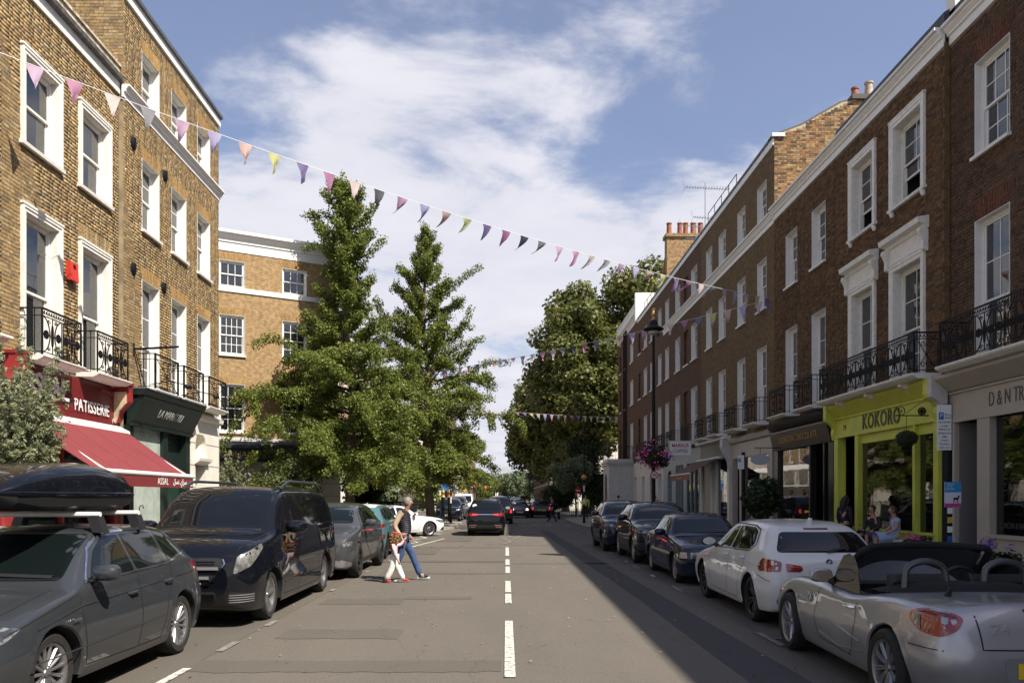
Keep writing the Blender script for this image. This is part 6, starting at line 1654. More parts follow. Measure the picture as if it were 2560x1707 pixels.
for sg in(-1, 1):
 b=MB()
 b.grid([[(1.6+.35*i/6, sg*(.30-.02*i/6+.05*j), 1.985-.10*j-.02*abs(i-3)/3)for i in range(7)]for j in range(2)])if 0 else None
b=MB();b.box(2.9, -.005, 0, 3.0, .005, .04);
# black van
blk=paint_mat('obsidian black paint', (.004, .005, .008), .0, .4)
ax2=(.92, 4.12)
c=Car('passenger_van', 'black people carrier van with chrome barred grille and tinted windows', VAN, blk, (1, .985, 1), ax2, .34, .40, (-4.33, 11.55-.92*1.045), RZF, wheel=('five', 5, alloy), rb=.05, rr=.12, cat='van')
c.root.scale=(1.045, )*3
for p in([(1.60, 1.22), (2.20, 1.24), (2.20, 1.70), (1.98, 1.70), (1.78, 1.55)], [(2.28, 1.24), (3.48, 1.26), (3.48, 1.71), (2.28, 1.71)], [(3.55, 1.26), (4.75, 1.27), (4.68, 1.64), (4.5, 1.69), (3.55, 1.71)]):
 c.patch('side_window', p, (0, -1, 0), car_glass, mirror=True, round_=.06)
c.patch('side_window', [(1.36, 1.21), (1.54, 1.215), (1.66, 1.45)], (0, -1, 0), car_glass, mirror=True, round_=.02)
c.patch('windscreen', [(-.82, 1.17), (.82, 1.17), (.73, 1.73), (-.73, 1.73)], (1, 0, 0), car_glass, round_=.08)
c.patch('rear_window', [(-.68, 1.2), (.68, 1.2), (.62, 1.65), (-.62, 1.65)], (-1, 0, 0), car_glass, round_=.08)
seams(c, [[(1.40, 1.18), (1.42, .8), (1.44, .3), (2.2, .28)], [(2.24, 1.22), (2.24, .28), (3.5, .28)], [(3.52, 1.24), (3.52, .28)]])
c.strip('slide_rail', [(3.55, 1.13), (4.95, 1.13)], (0, 1, 0), black, w=.02, off=.003, mirror=True)
c.strip('crease', [(1.0, .98), (2.5, 1.02), (4.9, 1.06)], (0, 1, 0), c.m, w=.012, off=.001, proud=.007, mirror=True)
c.strip('crease', [(1.45, .46), (3.7, .48)], (0, 1, 0), c.m, w=.014, off=.001, proud=.007, mirror=True)
handles(c, [(2.08, 1.04), (2.42, 1.05)])
c.patch('grille', [(-.36, .58), (.36, .58), (.56, .84), (.52, .91), (-.52, .91), (-.56, .84)], (1, 0, 0), black, round_=.06)
for(z, hw)in((.66, .38), (.78, .50)):grille_bars(c, -hw, hw, [z], bar_m, proud=.035, w=.034)
grille_bars(c, -.44, .44, [.62, .72, .74, .84, .87], mat('grille dark bar', (.03, .03, .035), .3, .6), w=.009)
c.strip('grille_trim', [(-.54, .90), (-.57, .84), (-.37, .57), (.37, .57), (.57, .84), (.54, .90)], (1, 0, 0), chrome, w=.016, off=.008, proud=.012)
corner_lamp(c, 'headlight', [(.56, .70), (.80, .80), (1.04, 1.02), (1.02, 1.08), (.62, .93)], 33, lens_clr, round_=.04)
corner_lamp(c, 'air_intake', [(.52, .30), (.94, .34), (.96, .44), (.56, .48)], 25, black, round_=.03)
a=R(25)
for sg in(-1, 1):
 for z in(.345, .375, .405, .435):c.strip('intake_bar', [(sg*.57, z), (sg*.90, z+.005)], (math.cos(a), -math.sin(a)*sg, 0), bar_m, w=.009, off=.012)
c.patch('air_intake', [(-.48, .36), (.48, .36), (.44, .48), (-.44, .48)], (1, 0, 0), black, round_=.02)
grille_bars(c, -.44, .44, [.39, .42, .45], mat('grille dark bar', (0, 0, 0)), w=.008)
c.plate(0, .545, 'LB15 KVN', front=True)
c.mirror_(1.50, 1.20, 0, size=1.25)
c.strip('bonnet_gap', [(-.70, .12), (-.80, .6), (-.80, 1.0)], (0, 0, -1), seam_m, w=.01, off=.003);c.strip('bonnet_gap', [(.70, .12), (.80, .6), (.80, 1.0)], (0, 0, -1), seam_m, w=.01, off=.003)
c.strip('wiper', [(-.72, 1.235), (-.1, 1.25)], (1, 0, 0), black, w=.022, off=.012, proud=.015);c.strip('wiper', [(-.05, 1.225), (.66, 1.235)], (1, 0, 0), black, w=.022, off=.012, proud=.015)
for sg in(-1, 1):
 b=MB();pts=[(1.9+2.6*t, sg*(.735-.02*t), 1.80+.13*min(1, 6*min(t, 1-t))**.7)for t in[i/20 for i in range(21)]]
 b.tube(pts, .024, 8);b.obj('roof_rail', mat('dark grey rail', (.05, .055, .06), .35, .5), c.root, smooth=True)
b=MB();b.lathe([(0, 0), (.036, 0), (.036, .01), (0, .014)], 16, 'x');
bd=b.obj('badge', chrome, c.root);bd.location=(.045, 0, .985)
# grey electric crossover behind the van
grey2=paint_mat('mid grey paint', (.060, .063, .067), .3, .4)
ax3=(.84, 3.84)
c=Car('crossover_car', 'mid grey crossover parked behind the black van, square front lamps', SUV, grey2, (1.035, 1.0, .985), ax3, .37, .41, (-4.17, 17.5-.86), RZF, wheel=('multi', 8, alloy_dark), track=.935)
c.root.scale=(1.03, )*3
suv_std(c, glass=car_glass2)
c.patch('grille', [(-.62, .70), (.62, .70), (.60, .80), (-.60, .80)], (1, 0, 0), black, round_=.02)
for sg in(-1, 1):
 for k in(0, 1):c.patch('headlight', [(sg*(.36+.13*k), .725), (sg*(.45+.13*k), .725), (sg*(.45+.13*k), .785), (sg*(.36+.13*k), .785)], (1, 0, 0), lens_clr, off=.012)
corner_lamp(c, 'headlight', [(.60, .70), (.86, .72), (.90, .81), (.62, .80)], 30, lens_smk, round_=.02)
silver_p=mat('satin silver trim', (.50, .51, .52), .3, .8)
c.patch('bumper_trim', [(-.60, .30), (.60, .30), (.66, .42), (-.66, .42)], (1, 0, 0), silver_p, round_=.03)
corner_lamp(c, 'bumper_trim', [(.50, .27), (.92, .28), (.94, .34), (.60, .44)], 28, silver_p, round_=.03)
c.patch('air_intake', [(-.40, .44), (.40, .44), (.34, .52), (-.34, .52)], (1, 0, 0), mat('ribbed silver', (.35, .36, .37), .35, .7), off=.008)
c.mirror_(1.62, 1.10, 0, size=1.1)
c.strip('crease', [(1.3, .95), (2.3, .40), (2.5, .38)], (0, 1, 0), c.m, w=.012, off=.001, proud=.007, mirror=True)
c.strip('wiper', [(-.62, 1.19), (.55, 1.19)], (1, 0, 0), black, w=.02, off=.01, proud=.012)
b=MB();b.box(1.95, .25, 1.15, 2.05, .55, 1.42);
# teal crossover, tail towards the camera
teal=paint_mat('pale teal paint', (.085, .19, .21), .35, .3)
ax4=(.84, 3.44)
c=Car('crossover_car', 'pale teal crossover with white roof and red tail lights, tail towards us', SUV, teal, (.945, .97, .965), ax4, .335, .385, (-4.22, 25.3+.84), RZA, wheel=('multi', 10, alloy_dark), arch_m=black)
suv_std(c)
c.patch('roof_panel', [(2.0, -.52), (3.75, -.52), (3.75, .52), (2.0, .52)], (0, 0, -1), mat('white roof', (.6, .62, .62), .25), round_=.1)
corner_lamp(c, 'tail_light', [(.44, .90), (.98, .97), (1.0, 1.06), (.60, 1.04), (.46, .98)], 32, lens_red, front=False, round_=.02)
corner_lamp(c, 'reversing_light', [(.62, .62), (.90, .62), (.90, .76), (.62, .76)], 30, black, front=False, round_=.02)
corner_lamp(c, 'reversing_light', [(.66, .645), (.86, .645), (.86, .735), (.66, .735)], 30, lens_red, front=False, round_=.02, off=.012)
c.patch('bumper', [(-.72, .33), (.72, .33), (.66, .50), (-.66, .50)], (-1, 0, 0), black, round_=.02)
c.plate(0, .68, 'EK19 ZTH', yellow=True);c.mirror_(1.62, 1.12, 0)
# white saloon nosing out of the side street
wh=paint_mat('polar white paint', (.66, .67, .67), .0, .3)
ang=math.atan2(.6, .8)+math.pi
axw=(.84, 3.50)
fx, fy=-4.45, 37.0
dx, dy=math.cos(ang), math.sin(ang)
c=Car('saloon_car', 'white car with its nose out of the side street beyond the walking man', SEDAN, wh, (1, 1.03, .99), axw, .33, .375, (fx-dx*.84+.9*dy*-1, fy-dy*.84+.9*dx), ang, wheel=('multi', 10, alloy))
side_glass(c, [[(1.75, .95), (2.45, .96), (2.45, 1.30), (2.2, 1.31), (1.95, 1.22)], [(2.52, .96), (3.3, .98), (3.1, 1.26), (2.52, 1.30)]])
c.patch('windscreen', [(-.62, 1.0), (.62, 1.0), (.54, 1.32), (-.54, 1.32)], (1, 0, 0), car_glass, round_=.05);c.patch('rear_window', [(-.58, 1.02), (.58, 1.02), (.5, 1.28), (-.5, 1.28)], (-1, 0, 0), car_glass, round_=.05)
seams(c, [[(1.42, .9), (1.40, .3), (2.4, .28)], [(2.48, .95), (2.46, .28)]]);handles(c, [(2.3, .80), (3.2, .82)])
corner_lamp(c, 'headlight', [(.55, .58), (.88, .62), (1.02, .74), (.88, .76), (.58, .70)], 35, lens_smk, round_=.03);corner_lamp(c, 'air_intake', [(.50, .26), (.86, .26), (.80, .40), (.56, .42)], 28, black)
c.patch('grille', [(-.42, .44), (.42, .44), (.38, .62), (-.38, .62)], (1, 0, 0), black, round_=.03);c.mirror_(1.66, .96, 0)
corner_lamp(c, 'tail_light', [(.5, .74), (.86, .74), (.86, .88), (.5, .88)], 30, lens_red, front=False)
# right side: silver roadster with the hood down
silv=paint_mat('titanium silver paint', (.36, .36, .365), .6, .33)
axz=(.80, 3.295)
def zcut(p):return 1.86<p.x<2.86 and abs(p.y)<.62 and p.z>.72
c=Car('roadster', 'silver two seat roadster with its black hood folded down', Z4, silv, (1, 1, 1), axz, .325, .365, (4.20, 9.25+.80), RZA-.036, wheel=('fan', 20, alloy), cut=zcut, rb=.06, rr=.10, track=.885, cat='car')
c.root.scale=(1.02, )*3
Zc=c
cock=mat('black leather', (.018, .017, .017), .5, noise=.3, bump=.2)
b=MB()
b.box(1.82, -.66, .36, 2.92, .66, .42);b.box(1.80, -.66, .40, 1.90, .66, .86);b.box(2.86, -.66, .40, 2.93, .66, .86)
for sg in(-1, 1):b.box(1.84, sg*.64-.02, .40, 2.9, sg*.64+.02, .80)
b.obj('cockpit', cock, c.root)
b=MB();b.prism([(1.45, .86), (1.9, .90), (2.02, .88), (1.98, .78), (1.9, .7), (1.7, .6)], 1, -.62, .62);b.obj('dashboard', cock, c.root)
for sy in(-.34, .34):
 b=MB();b.prism([(2.15, .42), (2.62, .40), (2.70, .52), (2.80, .98), (2.76, 1.05), (2.68, 1.03), (2.60, .62), (2.2, .58)], 1, sy-.24, sy+.24)
 b.obj('seat', cock, c.root)
 b=MB();pts=[(2.90, sy-.19, .84)]+[(2.88+.01, sy+.17*-math.cos(R(a)), 1.07+.10*math.sin(R(a)))for a in range(0, 181, 20)]+[(2.90, sy+.19, .84)]
 b.tube(pts, .030, 10);b.obj('roll_hoop', mat('silver hoop', (.09, .092, .095), .4, .6), c.root, smooth=True)
b=MB();b.tube([(2.12+.035*math.sin(R(a)), .34+.18*math.cos(R(a)), .88+.18*math.sin(R(a)))for a in range(0, 360, 20)], .016, 6, closed=True);b.tube([(1.95, .34, .82), (2.12, .34, .88)], .03, 6);b.tube([(2.12, .17, .88), (2.12, .51, .88)], .015, 5);b.obj('steering_wheel', cock, c.root)
def wsp(t, h):
 return(1.55+.52*h+.10*t*t*-1*(0)+.16*(t*t), t*(.70-.11*h), .885+.37*h-.02*t*t)
b=MB();b.grid([[wsp(-1+2*i/12, j/4)for i in range(13)]for j in range(5)]);b.obj('windscreen', glass_mat('clear car glass', (.02, .03, .03), .8), c.root, smooth=True)
b=MB();b.tube([wsp(-1, 0), wsp(-1, .5), wsp(-1, .93), wsp(-.93, 1.02)]+[wsp(-.8+1.6*i/8, 1.03)for i in range(9)]+[wsp(.93, 1.02), wsp(1, .93), wsp(1, .5), wsp(1, 0)], .034, 8);b.obj('windscreen_frame', cloth_blk, c.root, smooth=True)
for sg in(-1, 1):
 b=MB();P0=[(1.78, .845), (1.93, 1.03), (2.08, 1.16), (2.22, 1.19), (2.34, 1.16), (2.43, 1.05), (2.47, .90), (2.48, .83)]
 b.prism([(p[0], p[1])for p in P0], 1, sg*.735-.003, sg*.735+.003);b.obj('side_window', glass_mat('clear car glass'), c.root)
b=MB();G=[]
for i in range(17):
 t=-1+2*i/16;y=t*.70;ee=(1-abs(t)**3.5)
 G.append([(2.78-.22*abs(t)**3*1.4, y, .845), (2.80-.3*abs(t)**3, y, .875+.085*ee), (2.92-.26*abs(t)**3, y, .90+.10*ee), (3.06-.30*abs(t)**3, y, .90+.07*ee), (3.14-.34*abs(t)**3, y, .895)])
b.grid(G);b.obj('folded_hood', cloth_blk, c.root, smooth=True)
b=MB();b.tube([(3.42, -.42, .93), (3.47, -.42, 1.0), (3.42, -.42, 1.0)], [.03, .012, .008], 6);b.tube([(3.46, -.42, .96), (3.30, -.42, 1.20)], .0035, 4);b.obj('aerial', black, c.root)
seams(c, [[(1.62, .80), (1.58, .5), (1.68, .30), (2.5, .27)], [(2.62, .82), (2.66, .6), (2.56, .34), (2.45, .27)]])
c.strip('crease', [(1.1, .66), (1.6, .60), (2.2, .50), (2.75, .44)], (0, 1, 0), c.m, w=.012, off=.001, proud=.008, mirror=True)
c.strip('crease', [(1.7, .36), (2.2, .30), (2.8, .36)], (0, 1, 0), c.m, w=.012, off=.001, proud=.007, mirror=True)
c.strip('panel_gap', [(3.68, .60), (4.02, .60)], (0, 1, 0), seam_m, w=.008, off=.003, mirror=True)
c.strip('panel_gap', [(-.52, .915), (-.5, .62), (.5, .62), (.52, .915)], (-1, 0, 0), seam_m, w=.01, off=.003)
handles(c, [(2.50, .72)], chrome)
corner_lamp(c, 'tail_light', [(.56, .84), (.60, .75), (.72, .69), (.88, .71), (.95, .79), (.93, .85), (.82, .885), (.66, .878)], 28, lens_red, front=False, round_=.05)
corner_lamp(c, 'indicator', [(.86, .715), (.93, .78), (.92, .83), (.86, .835)], 28, lens_clr, front=False, round_=.02, off=.012)
corner_lamp(c, 'lamp_top_band', [(.60, .845), (.92, .845), (.82, .875), (.66, .868)], 28, lens_drk, front=False, round_=.02, off=.010)  # darker red band along the upper edge of the tail lamp
c.strip('lamp_trim', [(-.95, .0), (.95, .0)], (-1, 0, 0), seam_m, w=.002)if 0 else None
c.patch('brake_light', [(-.16, .885), (.16, .885), (.16, .905), (-.16, .905)], (-1, 0, 0), lens_drk)
c.patch('plate_recess', [(-.32, .38), (.32, .38), (.36, .56), (-.36, .56)], (-1, 0, 0), mat('silver recess', (.25, .255, .26), .5, .5), off=.004, round_=.03)
c.plate(0, .47, 'KU07 VHX', yellow=True)
text_obj('Z4', .10, chrome, c.root, Matrix.Translation((4.05, -.36, .76))@Matrix.Rotation(math.pi/2, 4, 'Z')@Matrix.Rotation(R(78), 4, 'X'), .008, sx=1.2)
def roundel(car, x, y, z, r, d='x', sg=1):
 b=MB();b.lathe([(0, 0), (r, 0), (r, .008), (r*.92, .012), (0, .012)], 20, d);o=b.obj('badge', black, car.root, smooth=True);o.location=(x, y, z)
 q=MB();q.lathe([(r*.9, .010), (r*1.02, .010), (r*1.02, .015), (r*.9, .015)], 20, d);q.obj('badge_ring', chrome, o)
 b2=[MB(), MB()]
 for k in range(4):
  pts=[(0, 0)]+[(r*.6*math.cos(R(90*k+a)), r*.6*math.sin(R(90*k+a)))for a in range(0, 91, 18)]
  ax_=0 if d=='x' else 1
  b2[k%2].prism(pts, ax_, .0125, .016)if 0 else b2[k%2].poly([(.0145, p[0], p[1])if d=='x' else(p[0], .0145, p[1])for p in pts])
 b2[0].obj('badge_quarter', mat('badge white', (.7, .7, .7), .3), o);b2[1].obj('badge_quarter', mat('badge blue', (.02, .12, .35), .3), o)
 return o
yb_=c.side(1.42, .68, -1);o=roundel(c, 1.42, -.905, .66, .045, 'y');o.scale=(1, -1, 1);o.location=(1.42, (yb_ or-.88)-.0, .66)
c.mirror_(1.80, .88, 0, size=.95)
for sg in(-1, 1):pass
# white hatchback in front of it
whb=paint_mat('alpine white paint', (.62, .62, .60), .0, .3)
axb=(.78, 3.47)
c=Car('hatchback_car', 'white hatchback with red tail lights parked ahead of the silver roadster', HATCH, whb, (1.0, .99, 1.0), axb, .33, .378, (4.30, 14.05+.78), RZA, wheel=('twin', 5, alloy_dark))
hatch_w=c
side_glass(c, [[(1.62, .975), (2.40, .99), (2.40, 1.33), (2.12, 1.335), (1.90, 1.23)], [(2.46, .992), (3.30, 1.01), (3.42, 1.10), (3.30, 1.27), (3.10, 1.325), (2.46, 1.335)]], None, black, [(1.5, .96), (2.4, .975), (3.34, .995), (3.50, 1.10), (3.36, 1.30), (3.1, 1.35), (2.5, 1.36), (2.08, 1.355), (1.82, 1.25), (1.52, .975)])
seams(c, [[(1.34, .92), (1.32, .75), (1.40, .30), (2.35, .28)], [(2.43, .98), (2.43, .6), (2.38, .28)], [(3.22, 1.0), (3.20, .82), (3.04, .62), (2.96, .40), (2.90, .28), (2.38, .28)], [(3.86, .70), (4.2, .64)]])
c.strip('crease', [(.62, .72), (1.3, .80), (2.4, .825), (3.4, .84), (3.9, .84)], (0, 1, 0), c.m, w=.012, off=.001, proud=.008, mirror=True)
handles(c, [(2.26, .87), (3.12, .885)])
c.patch('windscreen', [(-.66, 1.00), (.66, 1.00), (.56, 1.36), (-.56, 1.36)], (1, 0, 0), car_glass, round_=.05)
c.patch('rear_window', [(-.66, 1.02), (.66, 1.02), (.53, 1.285), (-.53, 1.285)], (-1, 0, 0), car_glass, round_=.06)
c.patch('brake_light', [(-.17, 1.315), (.17, 1.315), (.17, 1.338), (-.17, 1.338)], (-1, 0, 0), lens_drk)
corner_lamp(c, 'tail_light', [(.60, .775), (.93, .755), (.95, .82), (.88, .935), (.70, .925), (.60, .90)], 25, lens_red, front=False, round_=.03)
for sg in(-1, 1):
 c.patch('tail_light', [(sg*.36, .80), (sg*.40, .77), (sg*.585, .775), (sg*.585, .885), (sg*.38, .85)], (-1, 0, 0), lens_red, round_=.02)
 c.patch('lamp_band', [(sg*.39, .825), (sg*.585, .84), (sg*.585, .846), (sg*.39, .832)], (-1, 0, 0), mat('lamp light band', (.75, .10, .06), .2), off=.012)
c.patch('bumper_insert', [(-.66, .24), (.66, .24), (.72, .40), (.62, .47), (-.62, .47), (-.72, .40)], (-1, 0, 0), black, round_=.04)
for sg in(-1, 1):c.patch('reflector', [(sg*.36, .40), (sg*.60, .40), (sg*.62, .425), (sg*.36, .425)], (-1, 0, 0), lens_red, off=.012)
c.plate(0, .60, 'YG16 UNS', yellow=True)
h=c.bvh.ray_cast(Vector((8, 0, .90)), Vector((-1, 0, 0)));o=roundel(c, h[0].x, 0, .90, .042)
text_obj('118i', .055, chrome, c.root, Matrix.Translation((h[0].x+.02, .40, .80))@Matrix.Rotation(math.pi/2, 4, 'Z')@Matrix.Rotation(R(90), 4, 'X'), .006)
b=MB();b.tube([(4.24, -.35, .26), (4.33, -.35, .26)], .035, 10);b.obj('exhaust', chrome, c.root)
b=MB();b.prism([(3.42, 1.395), (3.55, 1.47), (3.60, 1.47), (3.60, 1.375)], 1, -.015, .015);b.obj('shark_fin', whb, c.root)
c.strip('rear_wiper', [(.02, 1.03), (.28, 1.085)], (-1, 0, 0), black, w=.025, off=.012, proud=.02)
c.mirror_(1.66, .985, 0, m2=black)
# dark blue saloon
blu=paint_mat('dark blue paint', (.006, .012, .036), .1, .35)
axs=(.82, 3.51)
c=Car('saloon_car', 'old dark blue saloon with square headlamps and flat bonnet, parked second beyond the roadster', SEDAN, blu, (1, 1.0, 1.0), axs, .31, .355, (4.28, 16.5-.82), RZF, wheel=('multi', 8, alloy), rb=.03, rr=.07)
sed_d=c
side_glass(c, [[(1.68, .95), (2.45, .965), (2.45, 1.30), (2.2, 1.31), (1.95, 1.22)], [(2.52, .965), (3.14, .975), (3.08, 1.29), (2.52, 1.31)], [(3.2, .98), (3.5, 1.0), (3.26, 1.22), (3.17, 1.26)]])
c.patch('windscreen', [(-.66, 1.0), (.66, 1.0), (.54, 1.33), (-.54, 1.33)], (1, 0, 0), car_glass, round_=.05);c.patch('rear_window', [(-.58, 1.02), (.58, 1.02), (.5, 1.28), (-.5, 1.28)], (-1, 0, 0), car_glass, round_=.05)
seams(c, [[(1.42, .9), (1.40, .28), (2.4, .27)], [(2.48, .95), (2.46, .27)], [(3.2, .96), (3.1, .65), (2.95, .5), (2.85, .27), (2.46, .27)]]);handles(c, [(2.3, .80), (3.12, .81)])
c.strip('side_moulding', [(.55, .56), (.4+.05, .56)], (0, 1, 0), black, w=.05, off=.004, mirror=True)
c.strip('side_moulding', [(1.25, .52), (3.05, .53)], (0, 1, 0), c.m, w=.07, off=.002, proud=.012, mirror=True)
for sg in(-1, 1):
 c.patch('headlight', [(sg*.34, .55), (sg*.64, .55), (sg*.64, .67), (sg*.34, .67)], (1, 0, 0), lens_clr, round_=.02)
corner_lamp(c, 'indicator', [(.60, .55), (.80, .55), (.80, .665), (.60, .67)], 35, mat('clear amber lens', (.55, .42, .35), .15, coat=1), round_=.01)
c.patch('grille', [(-.26, .52), (.26, .52), (.29, .70), (-.29, .70)], (1, 0, 0), black, round_=.02);c.strip('grille_trim', [(-.27, .52), (-.30, .70), (.30, .70), (.27, .52), (-.27, .52)], (1, 0, 0), chrome, w=.022, off=.008, proud=.01);grille_bars(c, -.26, .26, [.56, .6, .64], chrome, w=.008)
c.plate(0, .40, 'P482 GLO', front=True);c.mirror_(1.66, .95, 0)
c.patch('air_intake', [(-.5, .25), (.5, .25), (.5, .32), (-.5, .32)], (1, 0, 0), black);c.strip('bumper_strip', [(-.66, .49), (.66, .49)], (1, 0, 0), black, w=.03, off=.006, proud=.01)
# two dark SUVs beyond
blk2=paint_mat('black blue paint', (.005, .008, .016), .0, .35)
axu=(.88, 3.72)
c=Car('suv_car', 'glossy black SUV with slim headlights parked behind the dark blue saloon', SUV, blk2, (1.03, 1.0, 1.02), axu, .365, .41, (4.26, 21.35-.88), RZF, wheel=('twin', 5, alloy))
suv_a=c
suv_std(c);corner_lamp(c, 'headlight', [(.52, .80), (.90, .84), (.98, .92), (.56, .90)], 32, lens_smk, round_=.02)
c.patch('grille', [(-.38, .48), (.38, .48), (.46, .72), (.38, .84), (-.38, .84), (-.46, .72)], (1, 0, 0), black, round_=.05);grille_bars(c, -.38, .38, [.54, .6, .66, .72, .78], mat('grille dark bar'), w=.012)
corner_lamp(c, 'air_intake', [(.52, .36), (.86, .40), (.86, .54), (.56, .56)], 28, black, round_=.04);c.plate(0, .44, 'LR70 XEB', front=True);c.mirror_(1.62, 1.12, 0, size=1.15)
axv=(.86, 3.56)
c=Car('suv_car', 'dark blue SUV at the far end of the right hand parked row', SUV, blu, (1.0, 1.0, 1.03), axv, .355, .40, (4.02, 26.1-.86), RZF, wheel=('multi', 10, alloy_dark))
suv_std(c);corner_lamp(c, 'headlight', [(.52, .78), (.90, .82), (.96, .90), (.56, .88)], 32, lens_smk, round_=.02);c.strip('grille_trim', [(-.55, .80), (-.3, .62), (.3, .62), (.55, .80)], (1, 0, 0), chrome, w=.03, off=.006, proud=.01)
c.patch('grille', [(-.5, .62), (.5, .62), (.55, .78), (-.55, .78)], (1, 0, 0), black, round_=.03);c.plate(0, .46, 'RX20 VKT', front=True);c.mirror_(1.62, 1.12, 0, size=1.1)
# black SUV driving away, centre
axk=(.90, 3.65)
c=Car('suv_car', 'black SUV driving away in the centre of the road with brake lights lit', SUV, blk, (1.05, .99, 1.045), axk, .36, .405, (-.92, 35.8+4.67), RZA, wheel=('multi', 10, alloy))
kia=c
suv_std(c)
lit_red=mat('lit brake lens', (.75, .03, .02), .2, coat=1, emit=.6)
corner_lamp(c, 'tail_light', [(.54, .86), (.90, .86), (.92, .97), (.56, .98)], 25, lens_red, front=False, round_=.02)
for sg in(-1, 1):c.patch('tail_light', [(sg*.36, .90), (sg*.60, .88), (sg*.60, .97), (sg*.36, .95)], (-1, 0, 0), lit_red, round_=.02)
c.strip('chrome_bar', [(-.36, .93), (.36, .93)], (-1, 0, 0), chrome, w=.025, off=.006, proud=.01)
c.patch('bumper', [(-.74, .32), (.74, .32), (.70, .46), (-.70, .46)], (-1, 0, 0), black, round_=.03)
for sg in(-1, 1):c.patch('reflector', [(sg*.46, .42), (sg*.68, .42), (sg*.68, .455), (sg*.46, .455)], (-1, 0, 0), lens_red, off=.012);c.strip('chrome_trim', [(sg*.40, .47), (sg*.74, .47), (sg*.72, .38), (sg*.46, .38)], (-1, 0, 0), chrome, w=.02, off=.01, proud=.008)
c.mirror_(1.62, 1.12, 0, size=1.1)
for sg in(-1, 1):
 b=MB();b.tube([(2.1, sg*.60, 1.62), (2.3, sg*.60, 1.68), (4.0, sg*.58, 1.65), (4.2, sg*.57, 1.56)], .018, 6);b.obj('roof_rail', mat('dark grey rail'), c.root)
b=MB();b.lathe([(0, 0), (.10, 0), (.10, .003), (0, .003)], 16, 'x');o=b.obj('windscreen_sticker', mat('sticker', (.55, .6, .5), .6), c.root)
h=c.bvh.ray_cast(Vector((8, -.5, 1.36)), Vector((-1, 0, 0)))
if h[0]:o.location=(h[0].x+.01, -.5, 1.36);o.rotation_euler=(0, R(-35), 0)
# traffic further off: simple copies of the kinds above, each car with its own parts
def far_car(kind, name, label, rows, m, sc, axl, rw, ra, loc, rz, rear=None, cat='car', **k):
 c=Car(name, label, rows, m, sc, axl, rw, ra, loc, rz, wheel=('multi', 8, alloy), cat=cat, **k)
 if rows is SUV:suv_std(c)
 elif rows is HATCH:hatch_std(c)
 else:
  side_glass(c, [[(1.68, .95), (2.45, .965), (2.45, 1.30), (2.2, 1.31), (1.95, 1.22)], [(2.52, .965), (3.3, .975), (3.08, 1.27), (2.52, 1.31)]])
  c.patch('windscreen', [(-.62, 1.0), (.62, 1.0), (.54, 1.32), (-.54, 1.32)], (1, 0, 0), car_glass, round_=.05);c.patch('rear_window', [(-.58, 1.02), (.58, 1.02), (.5, 1.28), (-.5, 1.28)], (-1, 0, 0), car_glass, round_=.05)
 c.mirror_(1.62, rows is SUV and 1.12 or .97, 0)
 return c
gry=paint_mat('gun grey paint', (.11, .11, .115), .5, .3)
c=far_car(0, 'taxi', 'black cab ahead of the black SUV, waiting in the road', SUV, blk, (1.02, .93, 1.14), (.80, 3.68), .33, .38, (-.35, 51.5+4.5), RZA, cat='taxi')
for sg in(-1, 1):c.patch('tail_light', [(sg*.66, .62), (sg*.78, .62), (sg*.78, .84), (sg*.66, .84)], (-1, 0, 0), lit_red)
c.plate(0, .70, '', yellow=True)
c=far_car(0, 'suv_car', 'black SUV parked facing us beside the black and white crossing pole', SUV, blk2, (1, 1, 1.04), (.88, 3.6), .36, .4, (-4.05, 55.4), RZF)
c.patch('grille', [(-.5, .56), (.5, .56), (.55, .76), (-.55, .76)], (1, 0, 0), black);corner_lamp(c, 'headlight', [(.5, .76), (.88, .80), (.94, .90), (.54, .88)], 32, lens_clr);c.plate(0, .46, 'OE68 YTM', front=True)
c=far_car(0, 'suv_car', 'grey four by four parked behind the black SUV on the left', SUV, gry, (1.06, 1.0, 1.14), (.88, 3.8), .37, .41, (-3.95, 61.6), RZF)
corner_lamp(c, 'headlight', [(.5, .74), (.86, .78), (.88, .90), (.54, .88)], 32, lens_clr)
c=far_car(0, 'delivery_van', 'white van parked at the end of the left hand row', VAN, wh, (1, 1, 1.1), (.92, 4.1), .34, .4, (-3.75, 68.5), RZF, cat='van')if 0 else None
vanw=Car('delivery_van', 'white van parked beyond the grey four by four', VAN, wh, (1, 1, 1.1), (.92, 4.1), .34, .4, (-3.75, 68.5), RZF, cat='van');vanw.patch('windscreen', [(-.76, 1.20), (.76, 1.20), (.68, 1.68), (-.68, 1.68)], (1, 0, 0), car_glass, round_=.08)
vanw.patch('side_window', [(1.60, 1.22), (2.20, 1.24), (2.20, 1.70), (1.98, 1.70), (1.78, 1.55)], (0, -1, 0), car_glass, mirror=True, round_=.06)
brz=paint_mat('dark bronze paint', (.03, .024, .02), .4, .2)
c=far_car(0, 'hatchback_car', 'small dark car with round white headlamps coming towards us', HATCH, brz, (.9, .97, .98), (.75, 3.2), .31, .36, (1.15, 66.0), RZF)
for sg in(-1, 1):
 q=MB();q.lathe([(0, -.05), (.10, -.04), (.115, 0), (.10, .04)], 16, 'x');hd=q.obj('headlight', mat('lit headlamp', (.9, .88, .75), .2, emit=1.2), c.root);hd.location=(.10, sg*.60, .70)
c.patch('grille', [(-.36, .40), (.36, .40), (.40, .60), (-.40, .60)], (1, 0, 0), black);c.strip('red_trim', [(-.42, .62), (.42, .62)], (1, 0, 0), lens_red, w=.03, off=.008);c.plate(0, .5, 'LN21 AFC', front=True)
c=far_car(0, 'saloon_car', 'dark luxury saloon seen from behind with a yellow number plate', SEDAN, blk2, (1.1, 1.08, 1.06), (.9, 3.9), .36, .4, (2.95, 66.5+4.95), RZA)
